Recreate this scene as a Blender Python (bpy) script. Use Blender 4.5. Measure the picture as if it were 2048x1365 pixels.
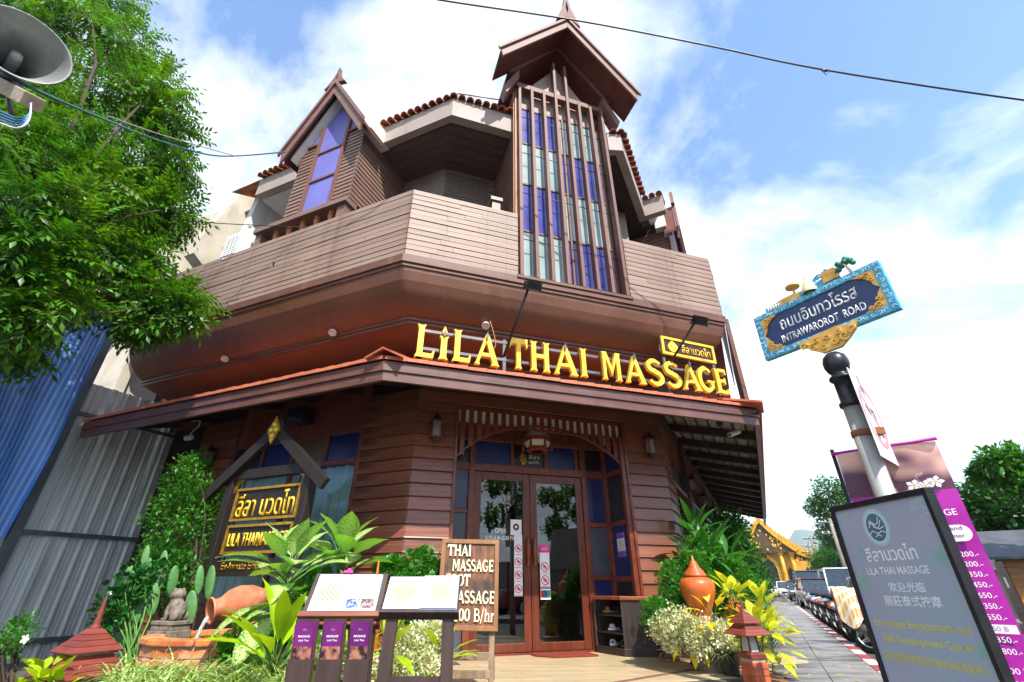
import bpy, bmesh, math, random
import numpy as np
from mathutils import Matrix, Vector
random.seed(7); RNG = np.random.default_rng(7)
for o in list(bpy.data.objects): bpy.data.objects.remove(o, do_unlink=True)
SC = bpy.context.scene; COL = SC.collection
# ---------------------------------------------------------------- camera
cam = bpy.data.cameras.new('camera'); CAM = bpy.data.objects.new('camera', cam); COL.objects.link(CAM)
cam.sensor_width = 36.0; cam.lens = 36.0 * 905 / 2048; cam.clip_start = 0.05; cam.clip_end = 9000
CAM.location = (0, 0, 0.95); CAM.rotation_euler = (math.radians(90 + 28.4), 0, 0)
SC.camera = CAM
# ---------------------------------------------------------------- sky, sun, exposure
SUN_AZ, SUN_EL = 24.0, 51.0           # azimuth measured from -Y towards +X
world = bpy.data.worlds.new('World'); SC.world = world; world.use_nodes = True
wn, wl = world.node_tree.nodes, world.node_tree.links; wn.clear()
def N(tree, t, **kw):
    n = tree.nodes.new(t)
    for k, v in kw.items(): setattr(n, k, v)
    return n
T = world.node_tree
out = N(T, 'ShaderNodeOutputWorld'); bg = N(T, 'ShaderNodeBackground')
sky = N(T, 'ShaderNodeTexSky', sky_type='NISHITA', sun_disc=False)
sky.sun_elevation = math.radians(SUN_EL); sky.sun_rotation = math.radians(180 - SUN_AZ)
sky.air_density = 1.0; sky.dust_density = 0.3; sky.ozone_density = 1.0
tc = N(T, 'ShaderNodeTexCoord'); sep = N(T, 'ShaderNodeSeparateXYZ'); wl.new(tc.outputs['Generated'], sep.inputs[0])
def wm(op, a, b=None):
    n = N(T, 'ShaderNodeMath', operation=op)
    for i, x in enumerate((a, b)):
        if x is None: continue
        if isinstance(x, (int, float)): n.inputs[i].default_value = x
        else: wl.new(x, n.inputs[i])
    return n.outputs[0]
zz = wm('ADD', wm('MAXIMUM', sep.outputs['Z'], 0.0), 0.42)
cmb = N(T, 'ShaderNodeCombineXYZ'); wl.new(wm('DIVIDE', sep.outputs['X'], zz), cmb.inputs[0]); wl.new(wm('DIVIDE', sep.outputs['Y'], zz), cmb.inputs[1])
cmb.inputs[2].default_value = 3.7
n1 = N(T, 'ShaderNodeTexNoise'); n1.inputs['Scale'].default_value = 2.6; n1.inputs['Detail'].default_value = 9; n1.inputs['Roughness'].default_value = 0.62; n1.inputs['Distortion'].default_value = 0.35
n2 = N(T, 'ShaderNodeTexNoise'); n2.inputs['Scale'].default_value = 1.1; n2.inputs['Detail'].default_value = 4
wl.new(cmb.outputs[0], n1.inputs['Vector']); wl.new(cmb.outputs[0], n2.inputs['Vector'])
cl = wm('ADD', wm('MULTIPLY', n1.outputs['Fac'], 0.62), wm('MULTIPLY', n2.outputs['Fac'], 0.45))
cl = wm('ADD', cl, wm('MULTIPLY', wm('SUBTRACT', 0.45, sep.outputs['Z']), 0.05))   # cloud decks close up towards the horizon
rmp = N(T, 'ShaderNodeValToRGB'); rmp.color_ramp.elements[0].position = 0.437; rmp.color_ramp.elements[1].position = 0.615
wl.new(cl, rmp.inputs[0])
mx = N(T, 'ShaderNodeMix', data_type='RGBA'); wl.new(rmp.outputs[0], mx.inputs['Factor'])
hsv = N(T, 'ShaderNodeHueSaturation'); hsv.inputs['Saturation'].default_value = 1.1; hsv.inputs['Value'].default_value = 1.0; wl.new(sky.outputs[0], hsv.inputs['Color']); wl.new(hsv.outputs[0], mx.inputs['A']); mx.inputs['B'].default_value = (4.1, 4.22, 4.4, 1)
wl.new(mx.outputs['Result'], bg.inputs[0]); bg.inputs[1].default_value = 0.145
wl.new(bg.outputs[0], out.inputs[0])
sl = bpy.data.lights.new('sun', 'SUN'); sl.energy = 3.2; sl.angle = math.radians(0.55); sl.color = (1.0, 0.955, 0.88)
SUN = bpy.data.objects.new('sun', sl); COL.objects.link(SUN)
_a, _e = math.radians(SUN_AZ), math.radians(SUN_EL)
SUNDIR = Vector((math.sin(_a) * math.cos(_e), -math.cos(_a) * math.cos(_e), math.sin(_e)))
SUN.rotation_euler = SUNDIR.to_track_quat('Z', 'Y').to_euler(); SUN.location = (0, -20, 30)
SC.view_settings.view_transform = 'Standard'; SC.view_settings.look = 'None'; SC.view_settings.exposure = 1.42; SC.view_settings.gamma = 1.0
SC.render.engine = 'CYCLES'
SC.cycles.max_bounces = 8; SC.cycles.diffuse_bounces = 4; SC.cycles.glossy_bounces = 4; SC.cycles.transparent_max_bounces = 12
SC.cycles.use_denoising = True
# ---------------------------------------------------------------- helpers
class MB:
    """collects faces; .obj() links them as one mesh object"""
    def __init__(s): s.v = []; s.f = []; s.m = []; s.sm = []
    def add(s, vs, fs, mi=0, smooth=False):
        b = len(s.v); s.v += [tuple(p) for p in vs]
        for f in fs: s.f.append(tuple(b + i for i in f)); s.m.append(mi); s.sm.append(smooth)
        return s
    def hexa(s, p, mi=0): return s.add(p, [(0,1,2,3), (7,6,5,4), (0,4,5,1), (1,5,6,2), (2,6,7,3), (3,7,4,0)], mi)
    def box(s, x0, x1, y0, y1, z0, z1, mi=0, M=None):
        p = [(x0,y0,z0),(x1,y0,z0),(x1,y1,z0),(x0,y1,z0),(x0,y0,z1),(x1,y0,z1),(x1,y1,z1),(x0,y1,z1)]
        if M is not None: p = [M @ Vector(q) for q in p]
        return s.hexa(p, mi)
    def fbox(s, fr, s0, s1, o0, o1, z0, z1, mi=0):
        return s.hexa([fr(s0,o0,z0),fr(s1,o0,z0),fr(s1,o1,z0),fr(s0,o1,z0),fr(s0,o0,z1),fr(s1,o0,z1),fr(s1,o1,z1),fr(s0,o1,z1)], mi)
    def prism(s, pts, mp, t0, t1, mi=0):
        """2D polygon pts extruded from t0 to t1; mp(a, b, t) -> world"""
        n = len(pts); v = [mp(a, b, t0) for a, b in pts] + [mp(a, b, t1) for a, b in pts]
        return s.add(v, [tuple(range(n)), tuple(range(2*n-1, n-1, -1))] + [(i, i+n, (i+1) % n + n, (i+1) % n) for i in range(n)], mi)
    def strip(s, path, w, mp, t0, t1, mi=0):
        """thick 2D polyline extruded"""
        L, R = [], []
        for i, (a, b) in enumerate(path):
            p, q = path[max(i-1, 0)], path[min(i+1, len(path)-1)]
            d = math.hypot(q[0]-p[0], q[1]-p[1]) or 1; nx, ny = -(q[1]-p[1])/d, (q[0]-p[0])/d
            ww = w[i] if isinstance(w, (list, tuple)) else w
            L.append((a+nx*ww/2, b+ny*ww/2)); R.append((a-nx*ww/2, b-ny*ww/2))
        for i in range(len(path)-1): s.prism([R[i], R[i+1], L[i+1], L[i]], mp, t0, t1, mi)
        return s
    def tube(s, pts, r, n=8, mi=0, cap=True, smooth=True):
        pts = [Vector(p) for p in pts]; rs = r if isinstance(r, (list, tuple)) else [r]*len(pts); vs = []
        t = (pts[1]-pts[0]).normalized(); u = t.orthogonal().normalized()
        for i, p in enumerate(pts):
            t = (pts[min(i+1, len(pts)-1)] - pts[max(i-1, 0)]).normalized()
            u = (u - t*u.dot(t)); u = u.normalized() if u.length > 1e-6 else t.orthogonal().normalized(); w = t.cross(u)
            for k in range(n):
                a = 2*math.pi*k/n; vs.append(p + (u*math.cos(a) + w*math.sin(a))*rs[i])
        fs = [(i*n+k, i*n+(k+1) % n, (i+1)*n+(k+1) % n, (i+1)*n+k) for i in range(len(pts)-1) for k in range(n)]
        s.add(vs, fs, mi, smooth)
        if cap:
            s.add(vs[:n], [tuple(range(n-1, -1, -1))], mi); s.add(vs[-n:], [tuple(range(n))], mi)
        return s
    def lathe(s, c, prof, n=20, mi=0, M=None, smooth=True):
        vs = []
        for r, z in prof:
            for k in range(n):
                a = 2*math.pi*k/n; p = Vector((r*math.cos(a), r*math.sin(a), z)); vs.append((M @ p if M is not None else p) + Vector(c))
        m = len(prof)
        return s.add(vs, [(i*n+k, i*n+(k+1) % n, (i+1)*n+(k+1) % n, (i+1)*n+k) for i in range(m-1) for k in range(n)], mi, smooth)
    def ball(s, c, r, n=10, m=7, mi=0, M=None):
        rx, ry, rz = r if isinstance(r, (tuple, list)) else (r, r, r); vs = []
        for i in range(m+1):
            b = math.pi*i/m
            for k in range(n):
                a = 2*math.pi*k/n; p = Vector((rx*math.sin(b)*math.cos(a), ry*math.sin(b)*math.sin(a), rz*math.cos(b)))
                vs.append((M @ p if M is not None else p) + Vector(c))
        return s.add(vs, [(i*n+k, (i+1)*n+k, (i+1)*n+(k+1) % n, i*n+(k+1) % n) for i in range(m) for k in range(n)], mi, True)
    def mesh(s, name, mats, recalc=True):
        me = bpy.data.meshes.new(name); me.from_pydata(s.v, [], s.f)
        for m in mats: me.materials.append(MAT[m])
        me.polygons.foreach_set('material_index', s.m); me.polygons.foreach_set('use_smooth', s.sm)
        if recalc:
            b = bmesh.new(); b.from_mesh(me)
            bmesh.ops.remove_doubles(b, verts=b.verts, dist=1e-5) if any(s.sm) else None
            bmesh.ops.recalc_face_normals(b, faces=b.faces); b.to_mesh(me); b.free()
        me.update(); return me
WM = {}
def link(name, data, parent=None, basis=None):
    o = bpy.data.objects.new(name, data); COL.objects.link(o)
    B = basis if basis is not None else Matrix.Identity(4)
    if parent is not None:
        o.parent = parent; o.matrix_parent_inverse = WM[parent.name].inverted()
    o.matrix_basis = B; WM[o.name] = B.copy()
    return o
def obj(name, mb, mat, parent=None, bevel=0.0, basis=None):
    mats = mat if isinstance(mat, (list, tuple)) else [mat]
    o = link(name, mb.mesh(name, mats), parent, basis)
    if bevel:
        m = o.modifiers.new('bevel', 'BEVEL'); m.width = bevel; m.segments = 2; m.limit_method = 'ANGLE'; m.angle_limit = math.radians(40)
    return o
def piece(name, me, parent, loc=(0,0,0), rot=None):
    B = Matrix.Translation(loc)
    if rot is not None: B = B @ rot
    return link(name, me, parent, B)
def thing(name, label, cat, loc=(0,0,0), group=None, rz=0):
    o = link(name, None, None, Matrix.Translation(loc) @ Matrix.Rotation(rz, 4, 'Z')); o.empty_display_size = 0.1
    return tag(o, label, cat, group)
def tag(o, label=None, cat=None, group=None, kind=None):
    if label: o['label'] = label
    if cat: o['category'] = cat
    if group: o['group'] = group
    if kind: o['kind'] = kind
    return o
def kids(o): return [c for c in bpy.data.objects if c.parent == o]
def copy_tree(root, M, label=None, group=None, remap=None):
    """a copy of a thing with copies of its parts and sub-parts"""
    def cp(o, par):
        c = o.copy(); COL.objects.link(c); c.parent = par
        if par is not None: c.matrix_parent_inverse = o.matrix_parent_inverse.copy()
        if remap and c.type == 'MESH' and any(m and m.name in remap for m in c.data.materials):
            c.data = c.data.copy()
            for i, m in enumerate(c.data.materials):
                if m and m.name in remap: c.data.materials[i] = MAT[remap[m.name]]
        for ch in KID.get(o.name, []): cp(ch, c)
        return c
    KID = {}
    for x in bpy.data.objects:
        if x.parent: KID.setdefault(x.parent.name, []).append(x)
    r = cp(root, None); r.matrix_basis = M; WM[r.name] = M.copy()
    return tag(r, label, None, group)
class Frame:
    """vertical facade plane: s along, o outwards, z up"""
    def __init__(s, ox, oy, u, n): s.o = Vector((ox, oy, 0)); s.u = Vector((u[0], u[1], 0)); s.n = Vector((n[0], n[1], 0))
    def __call__(s, a, b, z): return s.o + s.u*a + s.n*b + Vector((0, 0, z))
    def mat(s, a, b, z, flip=1):
        """matrix whose x runs along the wall (as read from outside), y up, z out of the wall"""
        r = s.u*flip; m = Matrix.Identity(4)
        m.col[0] = (*r, 0); m.col[1] = (0,0,1,0); m.col[2] = (*s.n, 0); m.col[3] = (*s(a, b, z), 1); return m
def dv(a): a = math.radians(a); return (math.sin(a), math.cos(a))
_uf, _ul, _ur = dv(72), dv(-67), dv(26.6)
FF = Frame(0.472, 6.253, _uf, (_uf[1], -_uf[0]))          # chamfered entrance front
FL = Frame(-1.25, 5.69, _ul, (-_ul[1], _ul[0]))           # left front, s runs to the left
FR = Frame(2.27, 6.84, _ur, (_ur[1], -_ur[0]))            # right side along the street
def text(body, w, mat, parent, M, name='lettering', h=None, ext=0.002, align='C', label=None, bold=0.005):
    """built-in font lettering scaled to width w (and height h), laid on matrix M (x right, y up, z out)"""
    c = bpy.data.curves.new(name, 'FONT'); c.body = body; c.extrude = 0.0; c.resolution_u = 3; c.offset = bold
    t = bpy.data.objects.new('tmp', c); COL.objects.link(t)
    me = bpy.data.meshes.new_from_object(t)
    bpy.data.objects.remove(t, do_unlink=True); bpy.data.curves.remove(c)
    if ext > 0.0025:
        b = bmesh.new(); b.from_mesh(me)
        r = bmesh.ops.extrude_face_region(b, geom=b.faces[:]); 
        bmesh.ops.translate(b, verts=[g for g in r['geom'] if isinstance(g, bmesh.types.BMVert)], vec=(0,0,1)); b.to_mesh(me); b.free()
    n = len(me.vertices); co = np.empty(n*3); me.vertices.foreach_get('co', co); co = co.reshape(-1, 3)
    lo, hi = co.min(0), co.max(0); k = w/(hi[0]-lo[0]); ky = h/(hi[1]-lo[1]) if h else k
    co[:, 0] = (co[:, 0]-lo[0])*k; co[:, 1] = (co[:, 1]-lo[1])*ky
    if align == 'C': co[:, 0] -= w/2
    if align == 'R': co[:, 0] -= w
    co[:, 2] = np.where(co[:, 2] > 0.5, ext, 0.0) if ext > 0.0025 else 0.0
    A = np.array(M); co = co @ A[:3, :3].T + A[:3, 3]
    me.vertices.foreach_set('co', co.ravel()); me.materials.clear(); me.materials.append(MAT[mat]); me.update(); me.name = name
    o = link(name, me, parent)
    if label: o['label'] = label
    return o
def TR(x, y, z=0.0): return Matrix.Translation((x, y, z))
# ---------------------------------------------------------------- materials
MAT = {}
def _lin(c):
    if isinstance(c, str):
        c = [int(c[i:i+2], 16)/255 for i in (0, 2, 4)]; c = [x/12.92 if x < .04045 else ((x+.055)/1.055)**2.4 for x in c]
    return (*c[:3], 1.0)
def pm(name, c1, c2=None, rough=0.6, scale=(6,6,6), bump=0.0, bscale=None, metal=0.0, spec=0.5, rnd=0.0, detail=6, coat=0.0, lo=0.35, hi=0.65,
       c3=None, c3scale=1.5, c3lo=0.55, c3hi=0.75, transl=0.0, island=0.0, rvar=0.0, emit=0.0):
    m = bpy.data.materials.new(name); m.use_nodes = True; MAT[name] = m; t = m.node_tree; t.nodes.clear(); L = t.links.new
    o = N(t, 'ShaderNodeOutputMaterial'); b = N(t, 'ShaderNodeBsdfPrincipled')
    b.inputs['Roughness'].default_value = rough; b.inputs['Metallic'].default_value = metal; b.inputs['Specular IOR Level'].default_value = spec
    b.inputs['Coat Weight'].default_value = coat; b.inputs['Coat Roughness'].default_value = 0.12
    c1 = _lin(c1); c2 = _lin(c2) if c2 is not None else c1
    tcn = N(t, 'ShaderNodeTexCoord'); mp = N(t, 'ShaderNodeMapping'); mp.inputs['Scale'].default_value = scale if isinstance(scale, tuple) else (scale,)*3
    L(tcn.outputs['Object'], mp.inputs['Vector'])
    ns = N(t, 'ShaderNodeTexNoise'); ns.inputs['Scale'].default_value = 1.0; ns.inputs['Detail'].default_value = detail; L(mp.outputs[0], ns.inputs['Vector'])
    r = N(t, 'ShaderNodeValToRGB'); e = r.color_ramp.elements; e[0].position = lo; e[1].position = hi; e[0].color = c1; e[1].color = c2
    L(ns.outputs['Fac'], r.inputs[0]); col = r.outputs[0]
    if c3 is not None:
        n3 = N(t, 'ShaderNodeTexNoise'); n3.inputs['Scale'].default_value = c3scale if not isinstance(c3scale, tuple) else 1.0; n3.inputs['Detail'].default_value = 5; n3.inputs['Roughness'].default_value = 0.65
        if isinstance(c3scale, tuple):
            mp3 = N(t, 'ShaderNodeMapping'); mp3.inputs['Scale'].default_value = c3scale; L(tcn.outputs['Object'], mp3.inputs['Vector']); L(mp3.outputs[0], n3.inputs['Vector'])
        else: L(tcn.outputs['Object'], n3.inputs['Vector'])
        r3 = N(t, 'ShaderNodeMapRange'); r3.inputs['From Min'].default_value = c3lo; r3.inputs['From Max'].default_value = c3hi; L(n3.outputs['Fac'], r3.inputs['Value'])
        mx = N(t, 'ShaderNodeMix', data_type='RGBA'); L(r3.outputs[0], mx.inputs['Factor']); L(col, mx.inputs['A']); mx.inputs['B'].default_value = _lin(c3); col = mx.outputs['Result']
    if rnd or island:
        src = N(t, 'ShaderNodeObjectInfo').outputs['Random'] if rnd else N(t, 'ShaderNodeNewGeometry').outputs['Random Per Island']
        k = rnd or island; mr = N(t, 'ShaderNodeMapRange'); mr.inputs['To Min'].default_value = 1-k; mr.inputs['To Max'].default_value = 1+k; L(src, mr.inputs['Value'])
        hs = N(t, 'ShaderNodeHueSaturation'); L(mr.outputs[0], hs.inputs['Value']); L(col, hs.inputs['Color']); col = hs.outputs[0]
        if island:
            m2 = N(t, 'ShaderNodeMapRange'); m2.inputs['To Min'].default_value = 0.5-k*0.06; m2.inputs['To Max'].default_value = 0.5+k*0.06; L(src, m2.inputs['Value']); L(m2.outputs[0], hs.inputs['Hue'])
    L(col, b.inputs['Base Color'])
    if rvar:
        rr = N(t, 'ShaderNodeMapRange'); rr.inputs['To Min'].default_value = max(rough-rvar, 0.02); rr.inputs['To Max'].default_value = rough+rvar; L(ns.outputs['Fac'], rr.inputs['Value']); L(rr.outputs[0], b.inputs['Roughness'])
    if bump:
        bn = N(t, 'ShaderNodeBump'); bn.inputs['Strength'].default_value = bump; bn.inputs['Distance'].default_value = 0.01
        if bscale:
            nb = N(t, 'ShaderNodeTexNoise'); nb.inputs['Scale'].default_value = bscale; nb.inputs['Detail'].default_value = 5; L(tcn.outputs['Object'], nb.inputs['Vector']); L(nb.outputs['Fac'], bn.inputs['Height'])
        else: L(ns.outputs['Fac'], bn.inputs['Height'])
        L(bn.outputs[0], b.inputs['Normal'])
    if emit: L(col, b.inputs['Emission Color']); b.inputs['Emission Strength'].default_value = emit
    if transl:
        tr = N(t, 'ShaderNodeBsdfTranslucent'); ad = N(t, 'ShaderNodeMixShader'); ad.inputs[0].default_value = transl
        g = N(t, 'ShaderNodeMix', data_type='RGBA', blend_type='MULTIPLY'); g.inputs['Factor'].default_value = 1; L(col, g.inputs['A']); g.inputs['B'].default_value = (1.9, 1.75, 0.75, 1); L(g.outputs['Result'], tr.inputs[0])
        L(b.outputs[0], ad.inputs[1]); L(tr.outputs[0], ad.inputs[2]); L(ad.outputs[0], o.inputs[0])
    else: L(b.outputs[0], o.inputs[0])
    return m
HG, VG = (1.2, 1.2, 42), (42, 42, 1.2)       # horizontal and vertical grain
pm('siding', '70412f', '8b543e', rough=0.3, scale=(1.5,1.5,48), bump=0.06, rnd=0.22, spec=0.55, rvar=0.06, c3='532a1e', c3scale=(0.9,0.9,9), c3lo=.5, c3hi=.72)
pm('plank', '663020', '80402a', rough=0.4, scale=VG, bump=0.1, rnd=0.2)
pm('joinery', '5c2a1c', '7a3a27', rough=0.33, scale=(9,9,9), bump=0.05, spec=0.5)
pm('doorwood', '552617', '703422', rough=0.3, scale=(30,30,1.6), bump=0.06, spec=0.5)
pm('dark', '1c0f0a', '2a1710', rough=0.55, scale=(8,8,8), bump=0.05)
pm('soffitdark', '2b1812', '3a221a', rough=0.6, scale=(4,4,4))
pm('parapet', '846c5f', '957d6e', rough=0.56, spec=.4, scale=(1.5,1.5,30), bump=0.1, rnd=0.12, c3='66503f', c3scale=(8,8,.7), c3lo=.54, c3hi=.78)
pm('cove', '623c28', '6f4630', rough=0.5, scale=(1.3,1.3,2), rvar=0.08, c3='7d4e3a', c3scale=(7,7,.45), c3lo=.52, c3hi=.8, bump=.08)
pm('band', '5a3a2d', '6b483a', rough=0.55, spec=.4, scale=(2,2,14), bump=0.06, c3='7c5446', c3scale=(9,9,1), c3lo=.55, c3hi=.8)
pm('fascia', '5a3a33', '6a463e', rough=0.42, scale=(2,2,30), bump=0.05, rnd=0.05, c3='79524a', c3scale=(2,2,1), c3lo=.5, c3hi=.8)
pm('bay', '755a4f', '87695b', rough=0.48, scale=(1.5,1.5,34), bump=0.1, rnd=0.12, c3='60463a', c3scale=(2,2,2), c3lo=.55, c3hi=.8)
pm('slat', '6c4a40', '7b5549', rough=0.58, spec=.35, scale=(30,30,1.2), bump=0.05, rnd=0.08)
pm('barge', '74544b', '856258', rough=0.58, spec=.35, scale=(3,3,10), bump=0.05, c3='664840', c3scale=2.2)
pm('bayroof', '5c302a', '6c3a31', rough=0.6, spec=.3, scale=(4,4,8))
pm('rawwood', 'a26b4a', 'b98561', rough=0.6, scale=(30,30,1.5), bump=0.1)
pm('cream', '9c8e85', 'ac9e95', rough=0.7, scale=(2,2,2), c3='8e8074', c3scale=(4,4,.8), c3lo=.58, c3hi=.85, bump=0.05)
pm('white', 'd9d8d2', 'e6e5e0', rough=0.65, scale=(2,2,2), c3='b7b3a6', c3scale=(5,5,.7), c3lo=.6, c3hi=.9)
pm('soffit', '574641', '63514b', rough=0.6, scale=(1.5,1.5,1.5), rnd=0.06)
pm('brickpaint', '6a5b53', '7b6b62', rough=0.65, scale=(14,14,14), rnd=0.08, bump=0.3)
pm('plaster', '7c7068', '8c8078', rough=0.7, scale=(3,3,3))
pm('terracotta', 'b25a3c', 'cc7452', rough=0.7, scale=(5,5,5), bump=0.2, rnd=0.1, c3='7c3a26', c3scale=3.0, c3lo=.55, c3hi=.8)
pm('bartile', 'a5512d', 'c06a3e', rough=0.75, scale=(6,6,6), bump=0.3, rnd=0.2, c3='3a3027', c3scale=3.5, c3lo=.42, c3hi=.62)
pm('undertile', '94887a', 'b0a392', rough=0.8, scale=(3,3,60), rnd=0.12, bump=0.2, c3='4d4338', c3scale=(6,6,6), c3lo=.5, c3hi=.8)
pm('black', '15151a', '202024', rough=0.45, scale=(9,9,9))
pm('lampblack', '1b1e22', '2c3035', rough=0.35, scale=(14,14,14), metal=0.3)
pm('steelgrey', '5a5a5e', '6c6c70', rough=0.45, scale=(9,9,9), metal=0.5)
pm('galv', 'c6cccc', 'e0e5e4', rough=0.32, scale=(5,5,.8), metal=0.2)
pm('polegalv', '9b9c99', 'b8b8b4', rough=0.5, scale=(8,8,3), metal=0.35, c3='7e7c76', c3scale=(5,5,2), c3lo=.55, c3hi=.8)
pm('gold', 'ecb91f', 'f6d045', rough=0.35, scale=(8,8,8), metal=0.15, spec=.6)
pm('goldside', 'c08512', 'd29a1c', rough=0.4, scale=(8,8,8))
pm('goldtrim', 'a87a1c', 'd0a238', rough=0.35, scale=(30,30,30), metal=0.6, bump=0.15)
pm('signbrown', '2f120d', '3e1a12', rough=0.4, scale=(9,9,9))
pm('shadedwood', '1f1815', '2a211d', rough=.55, scale=(20,20,3), bump=.1)  # darker copy of the lectern wood, awning shade put into the colour
pm('signdark', '3a2b27', '483733', rough=0.5, scale=(20,20,3), bump=0.05)
pm('stucco_white', 'd8d6d0', 'e2e0da', rough=0.75, scale=(7,7,7), bump=0.1)
pm('concrete', '7c766c', '968f83', rough=0.85, scale=(7,7,7), bump=0.5, c3='4b463e', c3scale=4.0, c3lo=.5, c3hi=.75)
pm('floortile', 'b9a37e', 'cdb994', rough=0.28, scale=(2,14,3), rnd=0.05, spec=.5, c3='a38c68', c3scale=(3,16,3), c3lo=.55, c3hi=.85)
pm('ramp', '6b4738', '7b5546', rough=0.75, scale=(12,12,12), bump=0.3)
pm('mat_red', '6d2414', '8d3620', rough=0.95, scale=(160,160,60), bump=1.0)
pm('shelfwood', '241a16', '362a24', rough=0.5, scale=(24,24,1.6), bump=0.12)
pm('shelftop', '7a3a1f', '96502d', rough=0.35, scale=(3,16,3))
pm('curtain', 'd6dcd9', 'e4e8e6', rough=0.85, scale=(3,3,3), transl=0.0)
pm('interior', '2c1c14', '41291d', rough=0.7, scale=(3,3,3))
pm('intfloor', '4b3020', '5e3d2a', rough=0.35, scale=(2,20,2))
pm('ivory', 'cfc7b2', 'dcd5c2', rough=0.7, scale=(6,6,6))
pm('lampshade', 'b9ac92', 'cdbfa4', rough=0.8, scale=(30,30,30), bump=0.1)
pm('lampred', '6a1f18', '7e2a20', rough=0.8, scale=(30,30,30))
pm('whitepaint', 'dcdcda', 'e6e6e4', rough=0.5, scale=(5,5,5))
pm('letterwhite', 'f0f0ef', 'f6f6f5', rough=0.5, scale=(5,5,5))
pm('lettercream', 'e6dcae', 'efe7c2', rough=0.55, scale=(14,14,14), bump=0.1)
pm('yellowprint', 'd9cd2c', 'e4d940', rough=0.5, scale=(5,5,5))
pm('paper', 'e4e4e6', 'eeeef0', rough=0.4, scale=(4,4,4))
pm('pink', 'd0267f', 'df4090', rough=0.4, scale=(5,5,5))
pm('purple', '5e1560', '74206f', rough=0.35, scale=(5,5,5))
pm('magenta', 'a0168f', 'b522a6', rough=0.42, scale=(3,3,3))
pm('prohib', 'c2305f', 'cf4470', rough=0.5, scale=(5,5,5))
pm('red', 'a81818', 'bc2420', rough=0.4, scale=(5,5,5))
def glass(name, tint, rough=0.0, ior=1.5, bumps=None):
    """window glass: mirror-like by Fresnel, see-through otherwise"""
    m = bpy.data.materials.new(name); m.use_nodes = True; MAT[name] = m; t = m.node_tree; t.nodes.clear(); L = t.links.new
    o = N(t, 'ShaderNodeOutputMaterial'); g = N(t, 'ShaderNodeBsdfGlossy'); tr = N(t, 'ShaderNodeBsdfTransparent'); mx = N(t, 'ShaderNodeMixShader'); fr = N(t, 'ShaderNodeFresnel')
    g.inputs['Roughness'].default_value = rough; tr.inputs[0].default_value = (*tint, 1); fr.inputs['IOR'].default_value = ior
    g.inputs[0].default_value = (1, 1, 1, 1)
    ge = N(t, 'ShaderNodeNewGeometry'); im = N(t, 'ShaderNodeMix', data_type='FLOAT'); L(ge.outputs['Backfacing'], im.inputs['Factor']); im.inputs['A'].default_value = ior; im.inputs['B'].default_value = 1/ior; L(im.outputs['Result'], fr.inputs['IOR'])
    L(fr.outputs[0], mx.inputs[0]); L(tr.outputs[0], mx.inputs[1]); L(g.outputs[0], mx.inputs[2]); L(mx.outputs[0], o.inputs[0])
    return m
glass('doorglass', (.62, .64, .65), ior=1.75)
glass('winglass', (.78, .87, .87), ior=1.5)
def patterned(name, c, c2, scale=70, bump=0.6, rough=0.16, spec=.6):
    """pressed coloured glass: small diamond relief"""
    m = pm(name, c, c2, rough=rough, scale=(2,2,2), spec=spec); t = m.node_tree; L = t.links.new; b = next(n for n in t.nodes if n.type == 'BSDF_PRINCIPLED')
    tcn = N(t, 'ShaderNodeTexCoord'); rot = N(t, 'ShaderNodeMapping'); rot.inputs['Rotation'].default_value = (0.0, 0.78, 0.3); rot.inputs['Scale'].default_value = (scale,)*3
    ck = N(t, 'ShaderNodeTexVoronoi', distance='CHEBYCHEV', voronoi_dimensions='3D'); ck.inputs['Randomness'].default_value = 0.0; ck.inputs['Scale'].default_value = 1.0
    L(tcn.outputs['Object'], rot.inputs[0]); L(rot.outputs[0], ck.inputs['Vector'])
    bn = N(t, 'ShaderNodeBump'); bn.inputs['Strength'].default_value = bump; bn.inputs['Distance'].default_value = 0.006; L(ck.outputs['Distance'], bn.inputs['Height']); L(bn.outputs[0], b.inputs['Normal'])
patterned('blueglass', '131c4e', '1a2560', 34)
patterned('greyglass', '3a3e48', '4a4e58', 40, rough=.22)
patterned('amberglass', '5a471f', '735a28', 26)
patterned('smokeglass', '1a1716', '262220', 40)
patterned('towerblue', '3a3f8c', '5558a6', 26, bump=.25, rough=.14, spec=.6)
patterned('towerpale', '8fa5a6', 'a9bdbd', 26, bump=.25, rough=.14, spec=.6)
pm('orielblue', '6e6cb4', '7876c0', rough=.4, scale=(2,2,2), spec=.3)
pm('balust', 'a65a3a', 'b86c48', rough=.55, scale=(8,8,8)); pm('prussian', '12406a', '17507e', rough=.5); pm('greenprint', '2f8f6a', '3a9d78', rough=.5)
pm('violet', '6a3aa6', '7c4bb8', rough=.45); pm('bulbglow', 'ffd27a', rough=.5, emit=6.0)
pm('smokelight', '6e6a60', '8a857a', rough=.25, scale=(9,9,9))
pm('soil', '3b3026', '51443a', rough=.95, scale=(9,9,9), bump=.6); pm('asphalt', '45443f', '55534d', rough=.85, scale=(40,40,40), bump=.3, c3='34332f', c3scale=.6, c3lo=.5, c3hi=.8)
pm('joint', '4a453d', '5a544a', rough=.9, scale=(20,20,20)); pm('slabstone', '6f6b66', '8a8680', rough=.42, scale=(5,5,5), rnd=.1, bump=.2, c3='484643', c3scale=(.9,2.8,1), c3lo=.46, c3hi=.6, rvar=.2, spec=.6)
pm('kerbstone', '7d7a74', '918d86', rough=.8, scale=(12,12,12)); pm('kerbred', '8e2730', 'a33a42', rough=.7, scale=(14,14,14), bump=.2, c3='8b7a72', c3scale=6., c3lo=.55, c3hi=.7); pm('kerbwhite', 'c9c5bd', 'd8d4cc', rough=.7, scale=(14,14,14), bump=.2, c3='8b857a', c3scale=6., c3lo=.55, c3hi=.7)
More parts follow.
